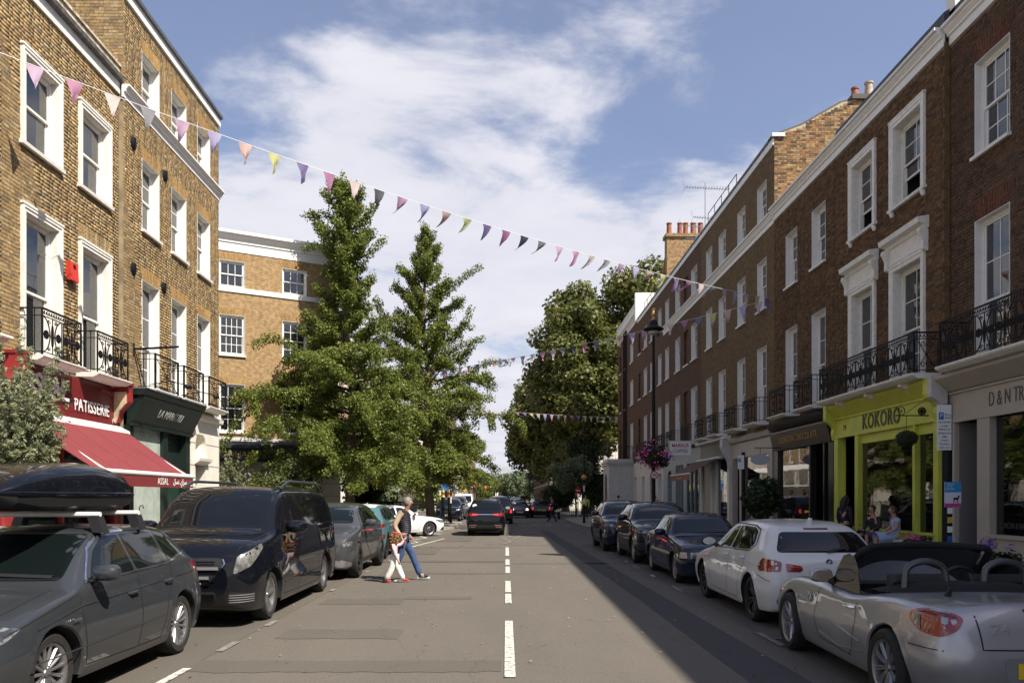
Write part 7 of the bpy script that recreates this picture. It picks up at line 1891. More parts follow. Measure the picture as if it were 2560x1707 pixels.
for sg in(-1, 1):c.patch('tail_light', [(sg*.60, .64), (sg*.76, .64), (sg*.76, .86), (sg*.60, .86)], (-1, 0, 0), lit_red)
c.plate(0, .62, 'GD66 LPY', yellow=True, w=.6)
for(lab, rows, m, x, y, rz, nm)in(('dark saloon following the small dark car', SEDAN, blu, 1.3, 76, RZF, 'saloon_car'), ('silver car at the head of the far oncoming queue', HATCH, gry, 1.0, 88, RZF, 'hatchback_car'), ('black taxi with a roof light far down the road', SUV, blk, 1.2, 98, RZF, 'taxi'), ('pale car parked far down on the right', HATCH, silv, 4.2, 80, RZF, 'hatchback_car'), ('dark car waiting at the red traffic light', HATCH, blk2, -1.2, 66, RZA, 'hatchback_car')):
 far_car(0, nm, lab, rows, m, (1, 1, 1.05), (.86, 3.5), .33, .38, (x, y), rz)
 # trees and plants
bark=mat('ginkgo bark', (.20, .16, .12), .95, noise=.5, nscale=9, bump=.9, bscale=14, streak=(1, 1, .25))
bark_d=mat('plane bark', (.10, .085, .065), .95, noise=.4, nscale=3, bump=.5)
lf_g=leaf_mat('ginkgo leaves', (.095, .13, .022), (.22, .255, .05), .42)
lf_g2=leaf_mat('ginkgo leaves turning', (.085, .12, .02), (.21, .24, .048), .42, (.32, .27, .045))
lf_p=leaf_mat('plane leaves', (.065, .08, .02), (.20, .21, .055), .40, (.32, .25, .07))
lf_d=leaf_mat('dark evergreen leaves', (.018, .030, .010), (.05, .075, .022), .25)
lf_o=leaf_mat('olive leaves', (.15, .17, .09), (.33, .35, .21), .3, (.36, .28, .06))
lf_s=leaf_mat('silver green leaves', (.10, .13, .06), (.20, .23, .12), .3)
lf_far=leaf_mat('hazy far leaves', (.07, .10, .045), (.14, .17, .08), .3)
def V(a):return np.array(a, float)
def leaf_tubes(branches, per_m, rad, droop=.12):
 P, N=[], []
 for pts in branches:
  pts=[V(p)for p in pts]
  for i in range(len(pts)-1):
   a, c=pts[i], pts[i+1];L=np.linalg.norm(c-a);n=max(1, int(L*per_m))
   t=rng.random(n)[:, None];d=rng.normal(size=(n, 3));d/=np.linalg.norm(d, axis=1)[:, None]
   t=np.clip(np.round(t*L/.16)*.16/L+rng.normal(scale=.02, size=t.shape), 0, 1)
   r=rad*(.55+.45*rng.random(n)[:, None])
   p=a+(c-a)*t+d*r;p[:, 2]-=droop*rng.random(n)
   P.append(p);N.append(d+V((0, 0, .35)))
 return np.concatenate(P), np.concatenate(N)
def ginkgo(label, loc, H, prof, lm, nb, seed, lean=(0, 0), keep=None, extra=(), per_m=235, size=.10, r0=.24, zlow=2.6):
 rs=random.Random(seed);t=thing('ginkgo_tree', label, 'tree', loc, 0, 'ginkgo trees on the street corner')
 zz=[p[0]for p in prof];rr=[p[1]for p in prof]
 tp=lambda z:V((lean[0]*(z/H)**1.3+.12*math.sin(z*.8+seed), lean[1]*z/H+.1*math.cos(z*.7), z))
 b=MB();pts=[tp(z)for z in np.linspace(0, H-.4, 22)]
 b.tube([tuple(p)for p in pts], [max(.025, r0*(1-i/22)**.8*(1.35 if i==0 else 1))for i in range(22)], 10)
 br=[[tp(H-2.5), tp(H)]]
 for i in range(nb):
  z=zlow+(H-zlow-.5)*((i+.5)/nb)**1.3;az=i*2.39996+rs.uniform(-.4, .4)
  L=float(np.interp(z+.6, zz, rr))*rs.uniform(.55, 1.15)*(1+.32*math.sin(3*az+z*1.1+seed)*math.cos(z*1.7+seed))
  up=.15+.75*(z/H)**1.6;a0=tp(z);pl=[a0];d=V((math.cos(az), math.sin(az), up));d/=np.linalg.norm(d)
  n=6
  for k in range(n):
   d2=d+V((rs.uniform(-.16, .16), rs.uniform(-.16, .16), rs.uniform(-.1, .12)-(.30*k/n if z<H*.5 else-.03*k)))
   d=d2/np.linalg.norm(d2);pl.append(pl[-1]+d*L/n)
  br.append(pl[1:]if L>1.5 else pl)
  b.tube([tuple(p)for p in pl], [max(.012, .075*(1-k/7)*min(1, L/3))for k in range(len(pl))], 5)
  for k in range(2 if L>1.2 else 0, n+1):
   for sgn in(-1, 1):
    if rs.random()<.2:continue
    sd=V((-d[1], d[0], rs.uniform(-1.1, .8)))*sgn+d*rs.uniform(.1, .6);sd/=np.linalg.norm(sd)
    l2=L*rs.uniform(.13, .34)*(1.15-.5*k/n);q=[pl[k]]
    for m in range(3):sd=sd+V((0, 0, -.16 if z<H*.55 else .05));sd/=np.linalg.norm(sd);q.append(q[-1]+sd*l2/3)
    br.append(q)
    if rs.random()<.3:b.tube([tuple(p)for p in q], [.018, .014, .01, .006], 4)
 for e in extra:br.append([V(p)for p in e]);b.tube(e, [.05]+[.02]*(len(e)-1), 5);
 tr=b.obj('trunk', bark, t, smooth=True)
 P, N=leaf_tubes(br, per_m, .26)
 if keep is not None:
  m=keep(P+V(loc));P, N=P[m], N[m]
 P=P[P[:, 2]>1.9+0*P[:, 2]]if False else P
 scatter_quads(P, N, size, lm, 'crown', t, .7)
 return len(P)
nC=V((.5, -.866, 0));oC=V((-8.27, 39.2, 0))
n1_=ginkgo('tall ginkgo with ragged side branches in front of the orange brick corner house', (-7.25, 37.6, .1), 16.9, [(2.5, 3.8), (4.4, 4.9), (6.5, 5.2), (7.6, 4.4), (8.8, 2.9), (10.1, 2.1), (12, 1.7), (13.9, 1.7), (15.4, 1.5), (16.9, .5)], lf_g, 112, 3, (-.4, 0), keep=lambda P:((P-oC)@nC>.15)|(P[:, 0]>-8.1), extra=([(-.5, -.6, 5.2), (-2.2, -1.6, 6.3), (-3.6, -2.2, 6.2), (-4.6, -2.6, 5.0), (-5.2, -2.8, 3.8)], [(-.5, -.6, 6.5), (-2.0, -1.6, 8.2), (-3.2, -2.0, 8.9), (-4.0, -2.2, 8.4)], [(-.4, 0, 14.6), (-1.2, -.2, 15.0), (-2.2, -.2, 14.9)], [(-.4, 0, 13.0), (-1.4, -.2, 13.5), (-2.3, -.3, 13.4)], [(-.3, 0, 12.6), (.8, .1, 13.2), (1.5, .1, 13.9)], [(-.4, -.8, 3.0), (-2, -1.6, 3.6), (-3.4, -2.2, 3.0), (-4.2, -2.4, 2.2)]))
n2_=ginkgo('second ginkgo with yellowing top, its trunk on the pavement beside the crossing', (-4.4, 45.6, .1), 17.4, [(2.7, 3.9), (3.9, 4.9), (6.1, 5.1), (9.0, 4.6), (10.2, 3.5), (11.4, 2.3), (13.2, 2.0), (14.6, 1.7), (16, 1.1), (17.4, .4)], lf_g2, 106, 8, (-.35, 0), r0=.27, extra=([(0, 0, 12.6), (1.0, -.3, 13.2), (2.0, -.4, 14.2), (3.0, -.4, 14.8)], [(0, 0, 9.4), (1.6, -.3, 10.3), (3.1, -.3, 10.7)], [(0, 0, 7.0), (2.0, -.3, 8.6), (3.4, -.3, 9.4), (4.6, -.3, 9.3)]))
def lobes_crown(c, rad, nl, nleaf, seed, lr=(.9, 2.0), flat=.0):
 rs=np.random.default_rng(seed);d=rs.normal(size=(nl, 3));d/=np.linalg.norm(d, axis=1)[:, None]
 k=rs.uniform(.35, .95, nl)[:, None];cc=V(c)+d*k*V(rad);r=rs.uniform(lr[0], lr[1], nl)
 w=r**2/(r**2).sum();idx=rs.choice(nl, nleaf, p=w);dd=rs.normal(size=(nleaf, 3));dd/=np.linalg.norm(dd, axis=1)[:, None]
 rr=r[idx][:, None]*rs.uniform(.55, 1.08, nleaf)[:, None]
 return cc[idx]+dd*rr*V((1, 1, .8)), dd+V((0, 0, .4))
def tree(name, label, loc, trunk_h, c, rad, nl, nleaf, size, lm, seed, lr=(.9, 2), r0=.3, cat='tree', group=None, bk=None, aspect=1.0, limbs=7, jit=.7):
 t=thing(name, label, cat, loc, 0, group);rs=random.Random(seed);b=MB();top=c[2]+rad[2]*.3
 b.tube([(c[0]*k/6+rs.uniform(-.1, .1)*r0*3*(k>0), c[1]*k/6, top*k/6)for k in range(7)], [r0*(1.2 if k==0 else 1-k/8)for k in range(7)], 10)
 for i in range(limbs):
  z=trunk_h*.75+(top-trunk_h*.75)*i/limbs;a=i*2.4
  b.tube([(c[0]*z/top, c[1]*z/top, z), (c[0]+rad[0]*.35*math.cos(a), c[1]+rad[1]*.35*math.sin(a), z+rad[2]*.25), (c[0]+rad[0]*.8*math.cos(a), c[1]+rad[1]*.8*math.sin(a), z+rad[2]*.4)], [r0*.45, r0*.25, r0*.06], 6)
 b.obj('trunk', bk or bark_d, t, smooth=True)
 P, N=lobes_crown(c, rad, nl, nleaf, seed, lr);m=P[:, 2]>.15;scatter_quads(P[m], N[m], size, lm, 'crown', t, jit, aspect)
 return t
tree('plane_tree', 'tall plane tree nearest behind the red brick end house', (8.0, 76, 0), 7, (-.1, 0, 13.0), (5.2, 5, 9.2), 95, 60000, .34, lf_p, 21, (1.0, 2.2), .45, group='plane trees')
tree('plane_tree', 'highest plane tree rising behind the end house roof', (13.5, 80, 0), 8, (0, 0, 15.5), (5.6, 5.5, 10.2), 100, 52000, .36, lf_p, 22, (1.1, 2.3), .5, group='plane trees')
tree('plane_tree', 'rounded plane tree leaning over the road beyond the crossing', (6.6, 88, 0), 6, (-1.7, 0, 9.6), (4.4, 5, 6.2), 80, 42000, .34, lf_p, 23, (1.0, 2.1), .4, group='plane trees')
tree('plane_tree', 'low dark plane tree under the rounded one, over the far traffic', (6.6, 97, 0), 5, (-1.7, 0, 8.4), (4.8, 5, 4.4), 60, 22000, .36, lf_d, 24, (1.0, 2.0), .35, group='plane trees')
tree('silver_willow', 'pale silvery bush tree glowing in the dark garden by the no entry sign', (6.2, 70, 0), 2.0, (-.3, 0, 3.7), (1.8, 1.6, 1.7), 40, 16000, .13, lf_s, 25, (.4, .9), .1, aspect=2.2)
for i, (x, y, z, r, lab)in enumerate(((8.4, 71, 2.6, 2.3, 'dark evergreen hedge behind the garden railings, nearest the porch'), (4.9, 74.5, 1.8, 1.9, 'dark laurel at the garden corner beside the road'), (7.0, 73, 4.8, 2.6, 'tall dark holly in the garden behind the silvery bush'))):
 tree('evergreen_shrub', lab, (x, y, 0), .4, (0, 0, z), (r*.7, r*.6, z*.62), 40, 15000, .17, lf_d, 31+i, (.5, 1.0), .12, 'shrub')
for i, (x, y, z, r)in enumerate(((-9, 235, 8, 6), (-1, 255, 8.5, 7), (6, 275, 9.5, 7), (14, 240, 9, 8), (22, 230, 10, 8), (-18, 250, 9, 8))):
 tree('park_tree', ('pale park tree furthest left at the far end of the road', 'pale park tree straight ahead where the road ends', 'park tree just right of the road end', 'park tree behind the far right hand houses', 'rightmost far park tree beyond the terrace', 'far park tree behind the left hand blocks')[i], (x, y, 0), 3, (0, 0, z*.6), (r, r, z*.55), 50, 9000, .6, lf_far, 41+i, (1.4, 2.8), .4, group='park trees closing the street')
def olive(label, loc, z, rx, rz_, nb, seed, lm=lf_o, size=.024, n=19, name='olive_tree', top=1.0, pot=True):
 rs=random.Random(seed);t=thing(name, label, 'tree', loc);b=MB();br=[]
 b.tube([(0, 0, .3), (.03, .02, z*.5), (0, 0, z-rz_*.4)], [.05, .045, .03], 8)
 for i in range(nb):
  a=rs.uniform(0, 6.28);u=rs.uniform(-1, 1);s=math.sqrt(1-u*u);e=V((rx*s*math.cos(a), rx*s*math.sin(a), z+rz_*u))*V((1, 1, 1))*1.0
  st=V((0, 0, z-rz_*.5))+(e-V((0, 0, z-rz_*.5)))*rs.uniform(.2, .45);mid=(st+e)/2+V((0, 0, .08));e=e*rs.uniform(.85, 1.25)if rs.random()<.45 else e
  br.append([st, mid, e]);b.tube([tuple(st), tuple(mid), tuple(e)], [.008, .005, .002], 3)
 b.obj('trunk', bark_d, t)
 P, N=leaf_tubes(br, n/.1, .055, .02);scatter_quads(P, N, size, lm, 'crown', t, .8, 3.6)
 if pot:
  q=MB();q.lathe([(.001, .0), (.2, 0), (.26, .42), (.28, .45), (.24, .45), (.2, .3), (.001, .3)], 16);q.obj('pot', mat('zinc pot', (.12, .12, .12), .6, .3), t)
olive('feathery olive tree in front of the patisserie awning at the left edge', (-7.05, 11.5, .12), 2.62, .56, .84, 240, 5)
olive('slim silvery olive bush against the dark blue shopfront', (-12.0, 34.6, .12), 1.9, .75, 1.25, 240, 6, size=.045, n=12)
tree('laurel_shrub', 'broad leafy laurel in front of the dark blue shopfront behind the van', (-9.6, 34.7, .12), .5, (0, 0, 1.9), (1.3, .8, 1.1), 34, 26000, .075, leaf_mat('laurel leaves', (.05, .07, .02), (.13, .15, .045), .25), 51, (.3, .7), .08, 'shrub', aspect=1.8)
tree('bay_shrub', 'dark rounded bush standing by the beige shop front', (8.35, 26.0, .12), .5, (0, 0, 1.55), (.55, .5, .75), 30, 9000, .075, lf_d, 52, (.18, .4), .05, 'shrub', aspect=1.8)
tree('garden_palm', 'spiky green garden shrub behind black railings by the white terrace', (-8.2, 55, .12), .6, (0, 0, 1.7), (1.1, 1.0, 1.1), 30, 6000, .22, lf_s, 53, (.3, .6), .08, 'shrub', aspect=3)
tree('garden_shrub', 'dark garden bush beside the ginkgo trunk on the corner', (-8.6, 48, .12), .5, (0, 0, 2.2), (1.4, 1.2, 1.5), 34, 9000, .16, lf_d, 54, (.4, .8), .08, 'shrub')
tree('garden_shrub', 'yellow green bush right of the second ginkgo trunk', (-5.9, 60, .12), .5, (0, 0, 2.6), (1.1, 1.0, 2.2), 34, 8000, .18, lf_g, 55, (.4, .8), .08, 'shrub')
fl=[mat('pink petunia', (.75, .10, .32), .6), mat('magenta petunia', (.45, .015, .22), .6), mat('purple petunia', (.20, .06, .42), .6), mat('salmon geranium', (.80, .30, .25), .6), mat('white petunia', (.75, .70, .72), .6)]
def basket(name, label, loc, r, mix, n=500, dark_=False):
 t=thing(name, label, 'flower basket', loc);P, N=lobes_crown((0, 0, 0), (r, r, r*.75), 18, 3500, int(loc[1]*7), (r*.25, r*.45));scatter_quads(P, N, .07, lf_d if dark_ else lf_g, 'foliage', t)  # dark_ paints the shade into the foliage by using darker leaves
 for k, w in mix:
  P, N=lobes_crown((0, 0, -.04*k), (r*1.05, r*1.05, r*.8), 16, int(n*w), int(loc[1]*7)+k+1, (r*.28, r*.5));scatter_quads(P, N, .085, fl[k], 'blossoms', t, .4)
 b=MB();b.lathe([(.001, -r*.7), (r*.5, -r*.5), (r*.7, -.1), (r*.66, -.1)], 12);b.obj('bowl', black, t)
basket('flower_basket', 'bright pink and purple petunia basket beside the second ginkgo trunk', (-4.75, 56.5, 4.05), .78, [(0, 1.2), (1, 2.2), (2, .9), (3, 1.0), (4, .5)], 500)
basket('flower_basket', 'smaller violet and pink flower basket right of the crossing pole', (-3.6, 68, 4.35), .62, [(0, .8), (2, 1.2), (3, .6), (4, .4)], 400)
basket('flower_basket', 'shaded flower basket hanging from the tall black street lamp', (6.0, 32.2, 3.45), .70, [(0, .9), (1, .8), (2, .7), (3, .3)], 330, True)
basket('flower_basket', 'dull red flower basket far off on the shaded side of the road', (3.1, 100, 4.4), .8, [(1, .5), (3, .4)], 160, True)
# bunting
FC=[('slate', (.20, .20, .24)), ('lilac pink', (.62, .42, .62)), ('rose', (.62, .26, .44)), ('cream', (.72, .62, .58)), ('grey', (.33, .33, .36)), ('orchid', (.62, .38, .58)), ('lavender', (.46, .42, .72)), ('peach', (.72, .45, .38)), ('lime', (.60, .62, .20)), ('violet', (.20, .15, .36)), ('mauve', (.45, .17, .34)), ('pale pink', (.70, .56, .54)), ('charcoal', (.09, .09, .11)), ('pink mauve', (.48, .26, .42)), ('periwinkle', (.34, .32, .60)), ('dusty peach', (.55, .34, .31)), ('olive lime', (.42, .46, .16)), ('deep violet', (.14, .10, .30)), ('plum', (.36, .10, .26)), ('ink', (.035, .045, .07))]
def flag_mat(i):
 n, c=FC[i%len(FC)]
 if 'flag '+n in MATS:return MATS['flag '+n]
 m, nt, b=material('flag '+n);o=nt.nodes['Material Output'];c=tuple(.8*x+.2*(.12+sum(c)/3*.9)for x in c);b.inputs['Base Color'].default_value=col4(c);b.inputs['Roughness'].default_value=.9
 tl=nd(nt, 'ShaderNodeBsdfTranslucent');tl.inputs[0].default_value=col4(c);mx1=nd(nt, 'ShaderNodeMixShader');mx1.inputs[0].default_value=.4
 nt.links.new(b.outputs[0], mx1.inputs[1]);nt.links.new(tl.outputs[0], mx1.inputs[2]);nt.links.new(mx1.outputs[0], o.inputs['Surface']);MATS['flag '+n]=m;return m
def bunting(label, a, c, sag, sp, fw, fh, k0=0, seed=1):
 rs=random.Random(seed);a, c=Vector(a), Vector(c);L=(c-a).length;t=thing('bunting', label, 'bunting', (0, 0, 0), 0, 'strings of bunting over the street')
 P=lambda s:a+(c-a)*s-Vector((0, 0, sag*4*s*(1-s)))
 b=MB();b.tube([tuple(P(i/60))for i in range(61)], .0065, 4);b.obj('cord', mat('white cord', (.7, .7, .7), .8), t)
 n=int(L/sp);d=(c-a).normalized();side=Vector((-d.y, d.x, 0))
 for i in range(n):
  s=(i+.4)/n;p=P(s);w=rs.uniform(-.18, .25);cu_=rs.uniform(.02, .10);b=MB();rows=[]
  lift=rs.choice((.05, .2, .35, .6, .8))if s>.35 else rs.choice((0, .06, .16))
  for j in range(7):
   v=j/6;hw=fw/2*(1-v)+.004
   row=[]
   for q in range(5):
    u=(q/4*2-1)*hw
    off=d*(u-fh*.45*lift*v*v)+side*(cu_*math.sin(q*1.1+v*4+i)*v+w*v*v*fh+lift*fh*v*v*.8)+Vector((0, 0, -fh*v*(1-.35*lift)))
    row.append(tuple(off))
   rows.append(row)
  b.grid(rows);f=b.obj('flag', flag_mat(i+k0), t, smooth=True);f.location=p
bunting('near string of large triangular flags crossing the whole street', (-9.0, 13.5, 9.45), (9.6, 28.6, 8.85), .45, .62, .28, .42, 0, 2)
bunting('second string of flags sloping left from the right hand houses into the ginkgos', (9.5, 29.2, 8.95), (-8.0, 46.5, 8.6), .35, .62, .32, .45, 5, 4)
bunting('far string of small flags low across the road in front of the plane trees', (9.55, 67.5, 8.5), (-9.0, 58, 8.9), .25, .62, .34, .5, 3, 6)
# lamps, posts, signs
gilt=mat('brass gilt', (.45, .30, .10), .4, .6)
L1_=thing('street_lamp', 'tall black street lamp in front of the right hand terrace', 'street lamp', (6.0, 32.4, .12))
b=MB();b.lathe([(.001, 0), (.16, 0), (.16, .3), (.12, .4), (.11, 1.2), (.085, 1.4), (.07, 5), (.05, 8.2), (.001, 8.2)], 12);b.tube([(-.5, 0, 3.7), (.5, 0, 3.7)], .02, 6);b.obj('post', iron, L1_, smooth=True)
b=MB();b.lathe([(.001, 8.2), (.12, 8.25), (.2, 8.35), (.40, 8.42), (.42, 8.46), (.2, 8.6), (.12, 8.8), (.001, 8.82)], 16);h_=b.obj('lantern_hood', iron, L1_, smooth=True)
b=MB();b.lathe([(.001, 8.82), (.07, 8.84), (.05, 8.95), (.09, 9.05), (.05, 9.2), (.08, 9.3), (.001, 9.32)], 10);b.obj('finial', gilt, h_)
b=MB();b.lathe([(.001, 8.2), (.2, 8.26), (.24, 8.4), (.001, 8.41)], 12);b.obj('lamp_glass', mat('frosted lamp', (.4, .4, .38), .3), h_)
sg=thing('speed_sign', 'round 20 speed limit sign with red ring on the street lamp', 'road sign', (6.0, 32.2, 2.65))
def disc_sign(t, r, face, ring_=None, d=.0):
 b=MB();b.lathe([(.001, 0), (r, 0), (r, .012), (.001, .012)], 28, 'y');b.obj('backing', grey_white, t)
 if ring_:q=MB();q.lathe([(r*.74, -.004), (r*.98, -.004), (r*.98, 0), (r*.74, 0)], 28, 'y');q.obj('ring', ring_, t)
 q=MB();q.lathe([(.001, -.002), (r*.9, -.002)], 28, 'y');q.obj('face', face, t)
red_s=mat('sign red', (.50, .02, .02), .4);sgw=mat('sign white', (.72, .72, .70), .4)
disc_sign(sg, .165, sgw, red_s);text_obj('20', .16, plate_t, sg, Matrix.Translation((0, -.006, 0))@Matrix.Rotation(R(90), 4, 'X'), .002, bold=.004)
ne=thing('no_entry_sign', 'red round no entry sign with white bar on a post by the dark garden', 'road sign', (5.84, 64.5, .12), R(28))
b=MB();b.tube([(0, .04, 0), (0, .04, 2.4)], .035, 8);b.obj('post', grey_white, ne)
b=MB();b.lathe([(.001, 0), (.28, 0), (.28, .012), (.001, .012)], 28, 'y', c=(0, 0, 2.15));b.obj('disc', red_s, ne);b=MB();b.box(-.2, -.006, 2.11, .2, .0, 2.19);b.obj('bar', sgw, ne)
def beacon(label, loc, H=2.75, pole=6.5, globe=True):
 t=thing('crossing_beacon', label, 'crossing beacon', loc, 0, 'black and white banded crossing poles')
 seg=H/7
 for k in range(7):
  b=MB();b.lathe([(.05 if k else .09, k*seg), (.05 if k else .07, (k+1)*seg)], 12);b.obj('band', (iron if k<3 or k%2==0 else sgw), t)
 b=MB();b.ball((0, 0, H+.12), .16, 14, 10);b.obj('globe', mat('amber globe', (.60, .25, .02), .3, coat=.5), t, smooth=True)
 b=MB();b.tube([(0, .0, H+.25), (0, 0, pole)], .04, 8);b.obj('column', iron, t)
beacon('amber globe crossing beacon on a banded pole at the shaded right kerb', (4.9, 50, .12), 2.75, 6.6)
beacon('banded crossing pole by the bicycles at the sunlit left kerb', (-3.47, 50, .12), 2.9, 3.4)
pp=thing('parking_sign', 'large white pay by phone sign on a black post by the lime shop', 'parking sign', (8.05, 14.6, .12))
b=MB();b.tube([(.08, .08, 0), (.08, .08, 3.35)], .085, 10);b.obj('post', iron, pp, smooth=True)
b=MB();b.box(-.16, -.03, 2.5, .10, -.015, 3.33);pl=b.obj('sign_panel', sgw, pp)
b=MB();b.box(-.13, -.034, 3.06, -.045, -.03, 3.19);b.obj('parking_square', mat('sign blue', (.015, .10, .38), .4), pl)
def T(s, z, sz, x=-.03, m=plate_t, al='CENTER'):text_obj(s, sz, m, pl, Matrix.Translation((x, -.036, z))@Matrix.Rotation(R(90), 4, 'X'), .001, sx=.85, align=al)
T('P', 3.125, .12, -.088, sgw);T('Pay by', 3.15, .052, .03);T('phone', 3.095, .052, .03)
for k, s in enumerate(('020 7125 9090', 'or text', '07860 022 205', 'quoting location', '6682', '4 hours', 'No return', 'within 1 hour')):T(s, 3.01-k*.066, .042 if len(s)>10 else .05)
ps=thing('poster', 'blue and white dog poster strapped to the black sign post', 'poster', (8.12, 14.5, 1.58))
b=MB();b.box(-.14, -.01, 0, .16, 0, .46);b.obj('sheet', mat('poster white', (.62, .6, .68), .5), ps);b=MB();b.box(-.14, -.013, .27, .16, -.01, .46);b.obj('blue_panel', mat('poster blue', (.03, .25, .50), .5), ps);b=MB();b.box(-.14, -.013, 0, .16, -.01, .07);b.obj('pink_band', mat('poster pink', (.45, .05, .25), .5), ps)
for k, s in enumerate(('CLEAN UP', 'AFTER', 'YOUR DOG')):text_obj(s, .042, sgw, ps, Matrix.Translation((-.05, -.015, .42-k*.045))@Matrix.Rotation(R(90), 4, 'X'), .001, sx=.8)
b=MB();b.tube([(.02, -.015, .15), (.10, -.015, .16)], .02, 6);b.tube([(.03, -.015, .15), (.02, -.015, .08)], .008, 4);b.tube([(.09, -.015, .15), (.095, -.015, .08)], .008, 4);b.tube([(.10, -.015, .17), (.125, -.015, .21)], .012, 5);b.obj('dog_print', plate_t, ps)
for k, (w_, m_)in enumerate(((.09, sgw), (.08, mat('sticker yellow', (.5, .38, .05), .5)), (.09, sgw), (.1, mat('sign blue')))):
 b=MB();b.box(-.02-.07, -.012, -.12-k*.17, .0, -.008, -.0-k*.17-.01);b.obj('sticker', m_, ps)
p2=thing('parking_sign', 'small white parking sign on a black post beside the dark bush', 'parking sign', (7.7, 26.0, .12))
b=MB();b.tube([(.06, .05, 0), (.06, .05, 3.1)], .06, 8);b.obj('post', iron, p2);b=MB();b.box(-.14, -.02, 2.55, .07, -.01, 3.0);q_=b.obj('sign_panel', sgw, p2);b=MB();b.box(-.12, -.023, 2.78, -.04, -.02, 2.9);b.obj('parking_square', mat('sign blue'), q_);text_obj('P', .09, sgw, q_, Matrix.Translation((-.08, -.025, 2.84))@Matrix.Rotation(R(90), 4, 'X'), .001)
ov=thing('hanging_sign', 'pale oval hanging sign over the beige shop window', 'shop sign', (8.75, 27.4, 3.05));b=MB();b.lathe([(.001, 0), (1, 0), (1, .03), (.001, .03)], 28, 'y');me=b.mesh('board', mat('pale grey sign', (.45, .48, .50), .4));me.transform(Matrix.Diagonal((.33, 1, .19, 1)));link('board', me, ov);b=MB();b.tube([(0, .015, .19), (0, .015, .4)], .01, 4);b.tube([(-.2, .015, .4), (.85, .015, .4)], .015, 5);b.obj('bracket', iron, ov)
mk=thing('hanging_sign', 'white projecting cafe sign with red and black letters beyond the street lamp', 'shop sign', (8.3, 38.0, 3.75));b=MB();b.box(-.5, -.05, 0, .5, .05, .66);b.obj('board', sgw, mk);b=MB();b.box(-.53, -.06, -.03, -.5, .06, .69);b.box(.5, -.06, -.03, .53, .06, .69);b.box(-.5, -.06, -.03, .5, .06, 0);b.box(-.5, -.06, .66, .5, .06, .69);b.tube([(.5, 0, .69), (1.3, 0, .69)], .02, 5);b.obj('edging', grey_white, mk)
text_obj('MARKUS', .23, mat('crimson lettering', (.35, .01, .03), .5), mk, Matrix.Translation((0, -.053, .45))@Matrix.Rotation(R(90), 4, 'X'), .004, sx=.9, bold=.004, name='lettering');text_obj('COFFEE', .23, plate_t, mk, Matrix.Translation((0, -.053, .19))@Matrix.Rotation(R(90), 4, 'X'), .004, sx=.9)
tb=thing('topiary_ball', 'dark round topiary ball hanging from a scrolled bracket over the lime shop', 'topiary ball', (9.05, 18.0, 3.08));P, N=lobes_crown((0, 0, 0), (.01, .01, .01), 1, 5000, 3, (.22, .23));scatter_quads(P, N, .03, lf_d, 'foliage', tb, .5);b=MB();b.tube([(0, 0, .2), (0, 0, .52)], .006, 4);b.obj('chain', iron, tb)
sb=thing('sign_bracket', 'black wrought iron scroll bracket carrying the topiary ball', 'bracket', (9.6, 18.0, 3.6));b=MB();b.tube([(0, 0, 0), (-.8, 0, 0)], .014, 5);b.tube([(0, 0, .35), (-.25, 0, .28), (-.55, 0, .06)], .008, 4);spiral(b, (-.68, 0, .11), .11, 1.5, 'x', 1, 18, .010, -1.5);ring(b, (-.2, 0, .1), .09, .09, 'x', .008);rosette(b, (-.2, 0, .1), .08, 'x');b.obj('scroll', iron, sb)
def railing(name, label, pts, h=1.15, sp=.13, z=.12):
 t=thing(name, label, 'railings', (0, 0, 0));S=MB();S.prism([(-.011, 0), (.011, 0), (.011, h-.12), (.03, h-.06), (0, h+.04), (-.03, h-.06), (-.011, h-.12)], 1, -.011, .011);sm=S.mesh('spike', iron);rl=MB();cnt=0
 for i in range(len(pts)-1):
  a, c=Vector((*pts[i], z)), Vector((*pts[i+1], z));n=max(1, int((c-a).length/sp));an=math.atan2(c.y-a.y, c.x-a.x)
  for zz in(.12, h-.2):rl.tube([a+Vector((0, 0, zz)), c+Vector((0, 0, zz))], .016, 4)
  for k in range(n):link('spike', sm, t, a+(c-a)*k/n, (0, 0, an if abs(math.cos(an))>.5 else 0))
 rl.obj('rail', iron, t)
railing('railings', 'black spiked railings in front of the cream ground floors on the right', [(8.3, 40.5), (8.3, 57)], 1.2, .16)
railing('railings', 'black spiked garden railings behind the white car and walking man', [(-7.6, 47.5), (-5.4, 56.5)], 1.35, .14)
railing('railings', 'black railings along the dark garden on the far right corner', [(5.9, 73.6), (9.6, 73.6)], 1.2, .16)
for i, (x, y)in enumerate(((-6.9, 50.2), (-6.2, 53.2))):
 g_=thing('bin_store_door', 'dark metal gate panel set in the garden railings, '+('left one' if i==0 else 'right one'), 'gate', (x, y+.2, .12), 1.33);b=MB();b.box(-.5, -.02, 0, .5, .02, 1.15);b.box(-.55, -.04, 0, -.5, .04, 1.35);b.box(.5, -.04, 0, .55, .04, 1.35);b.obj('panel', mat('dark gate', (.04, .045, .05), .5), g_)
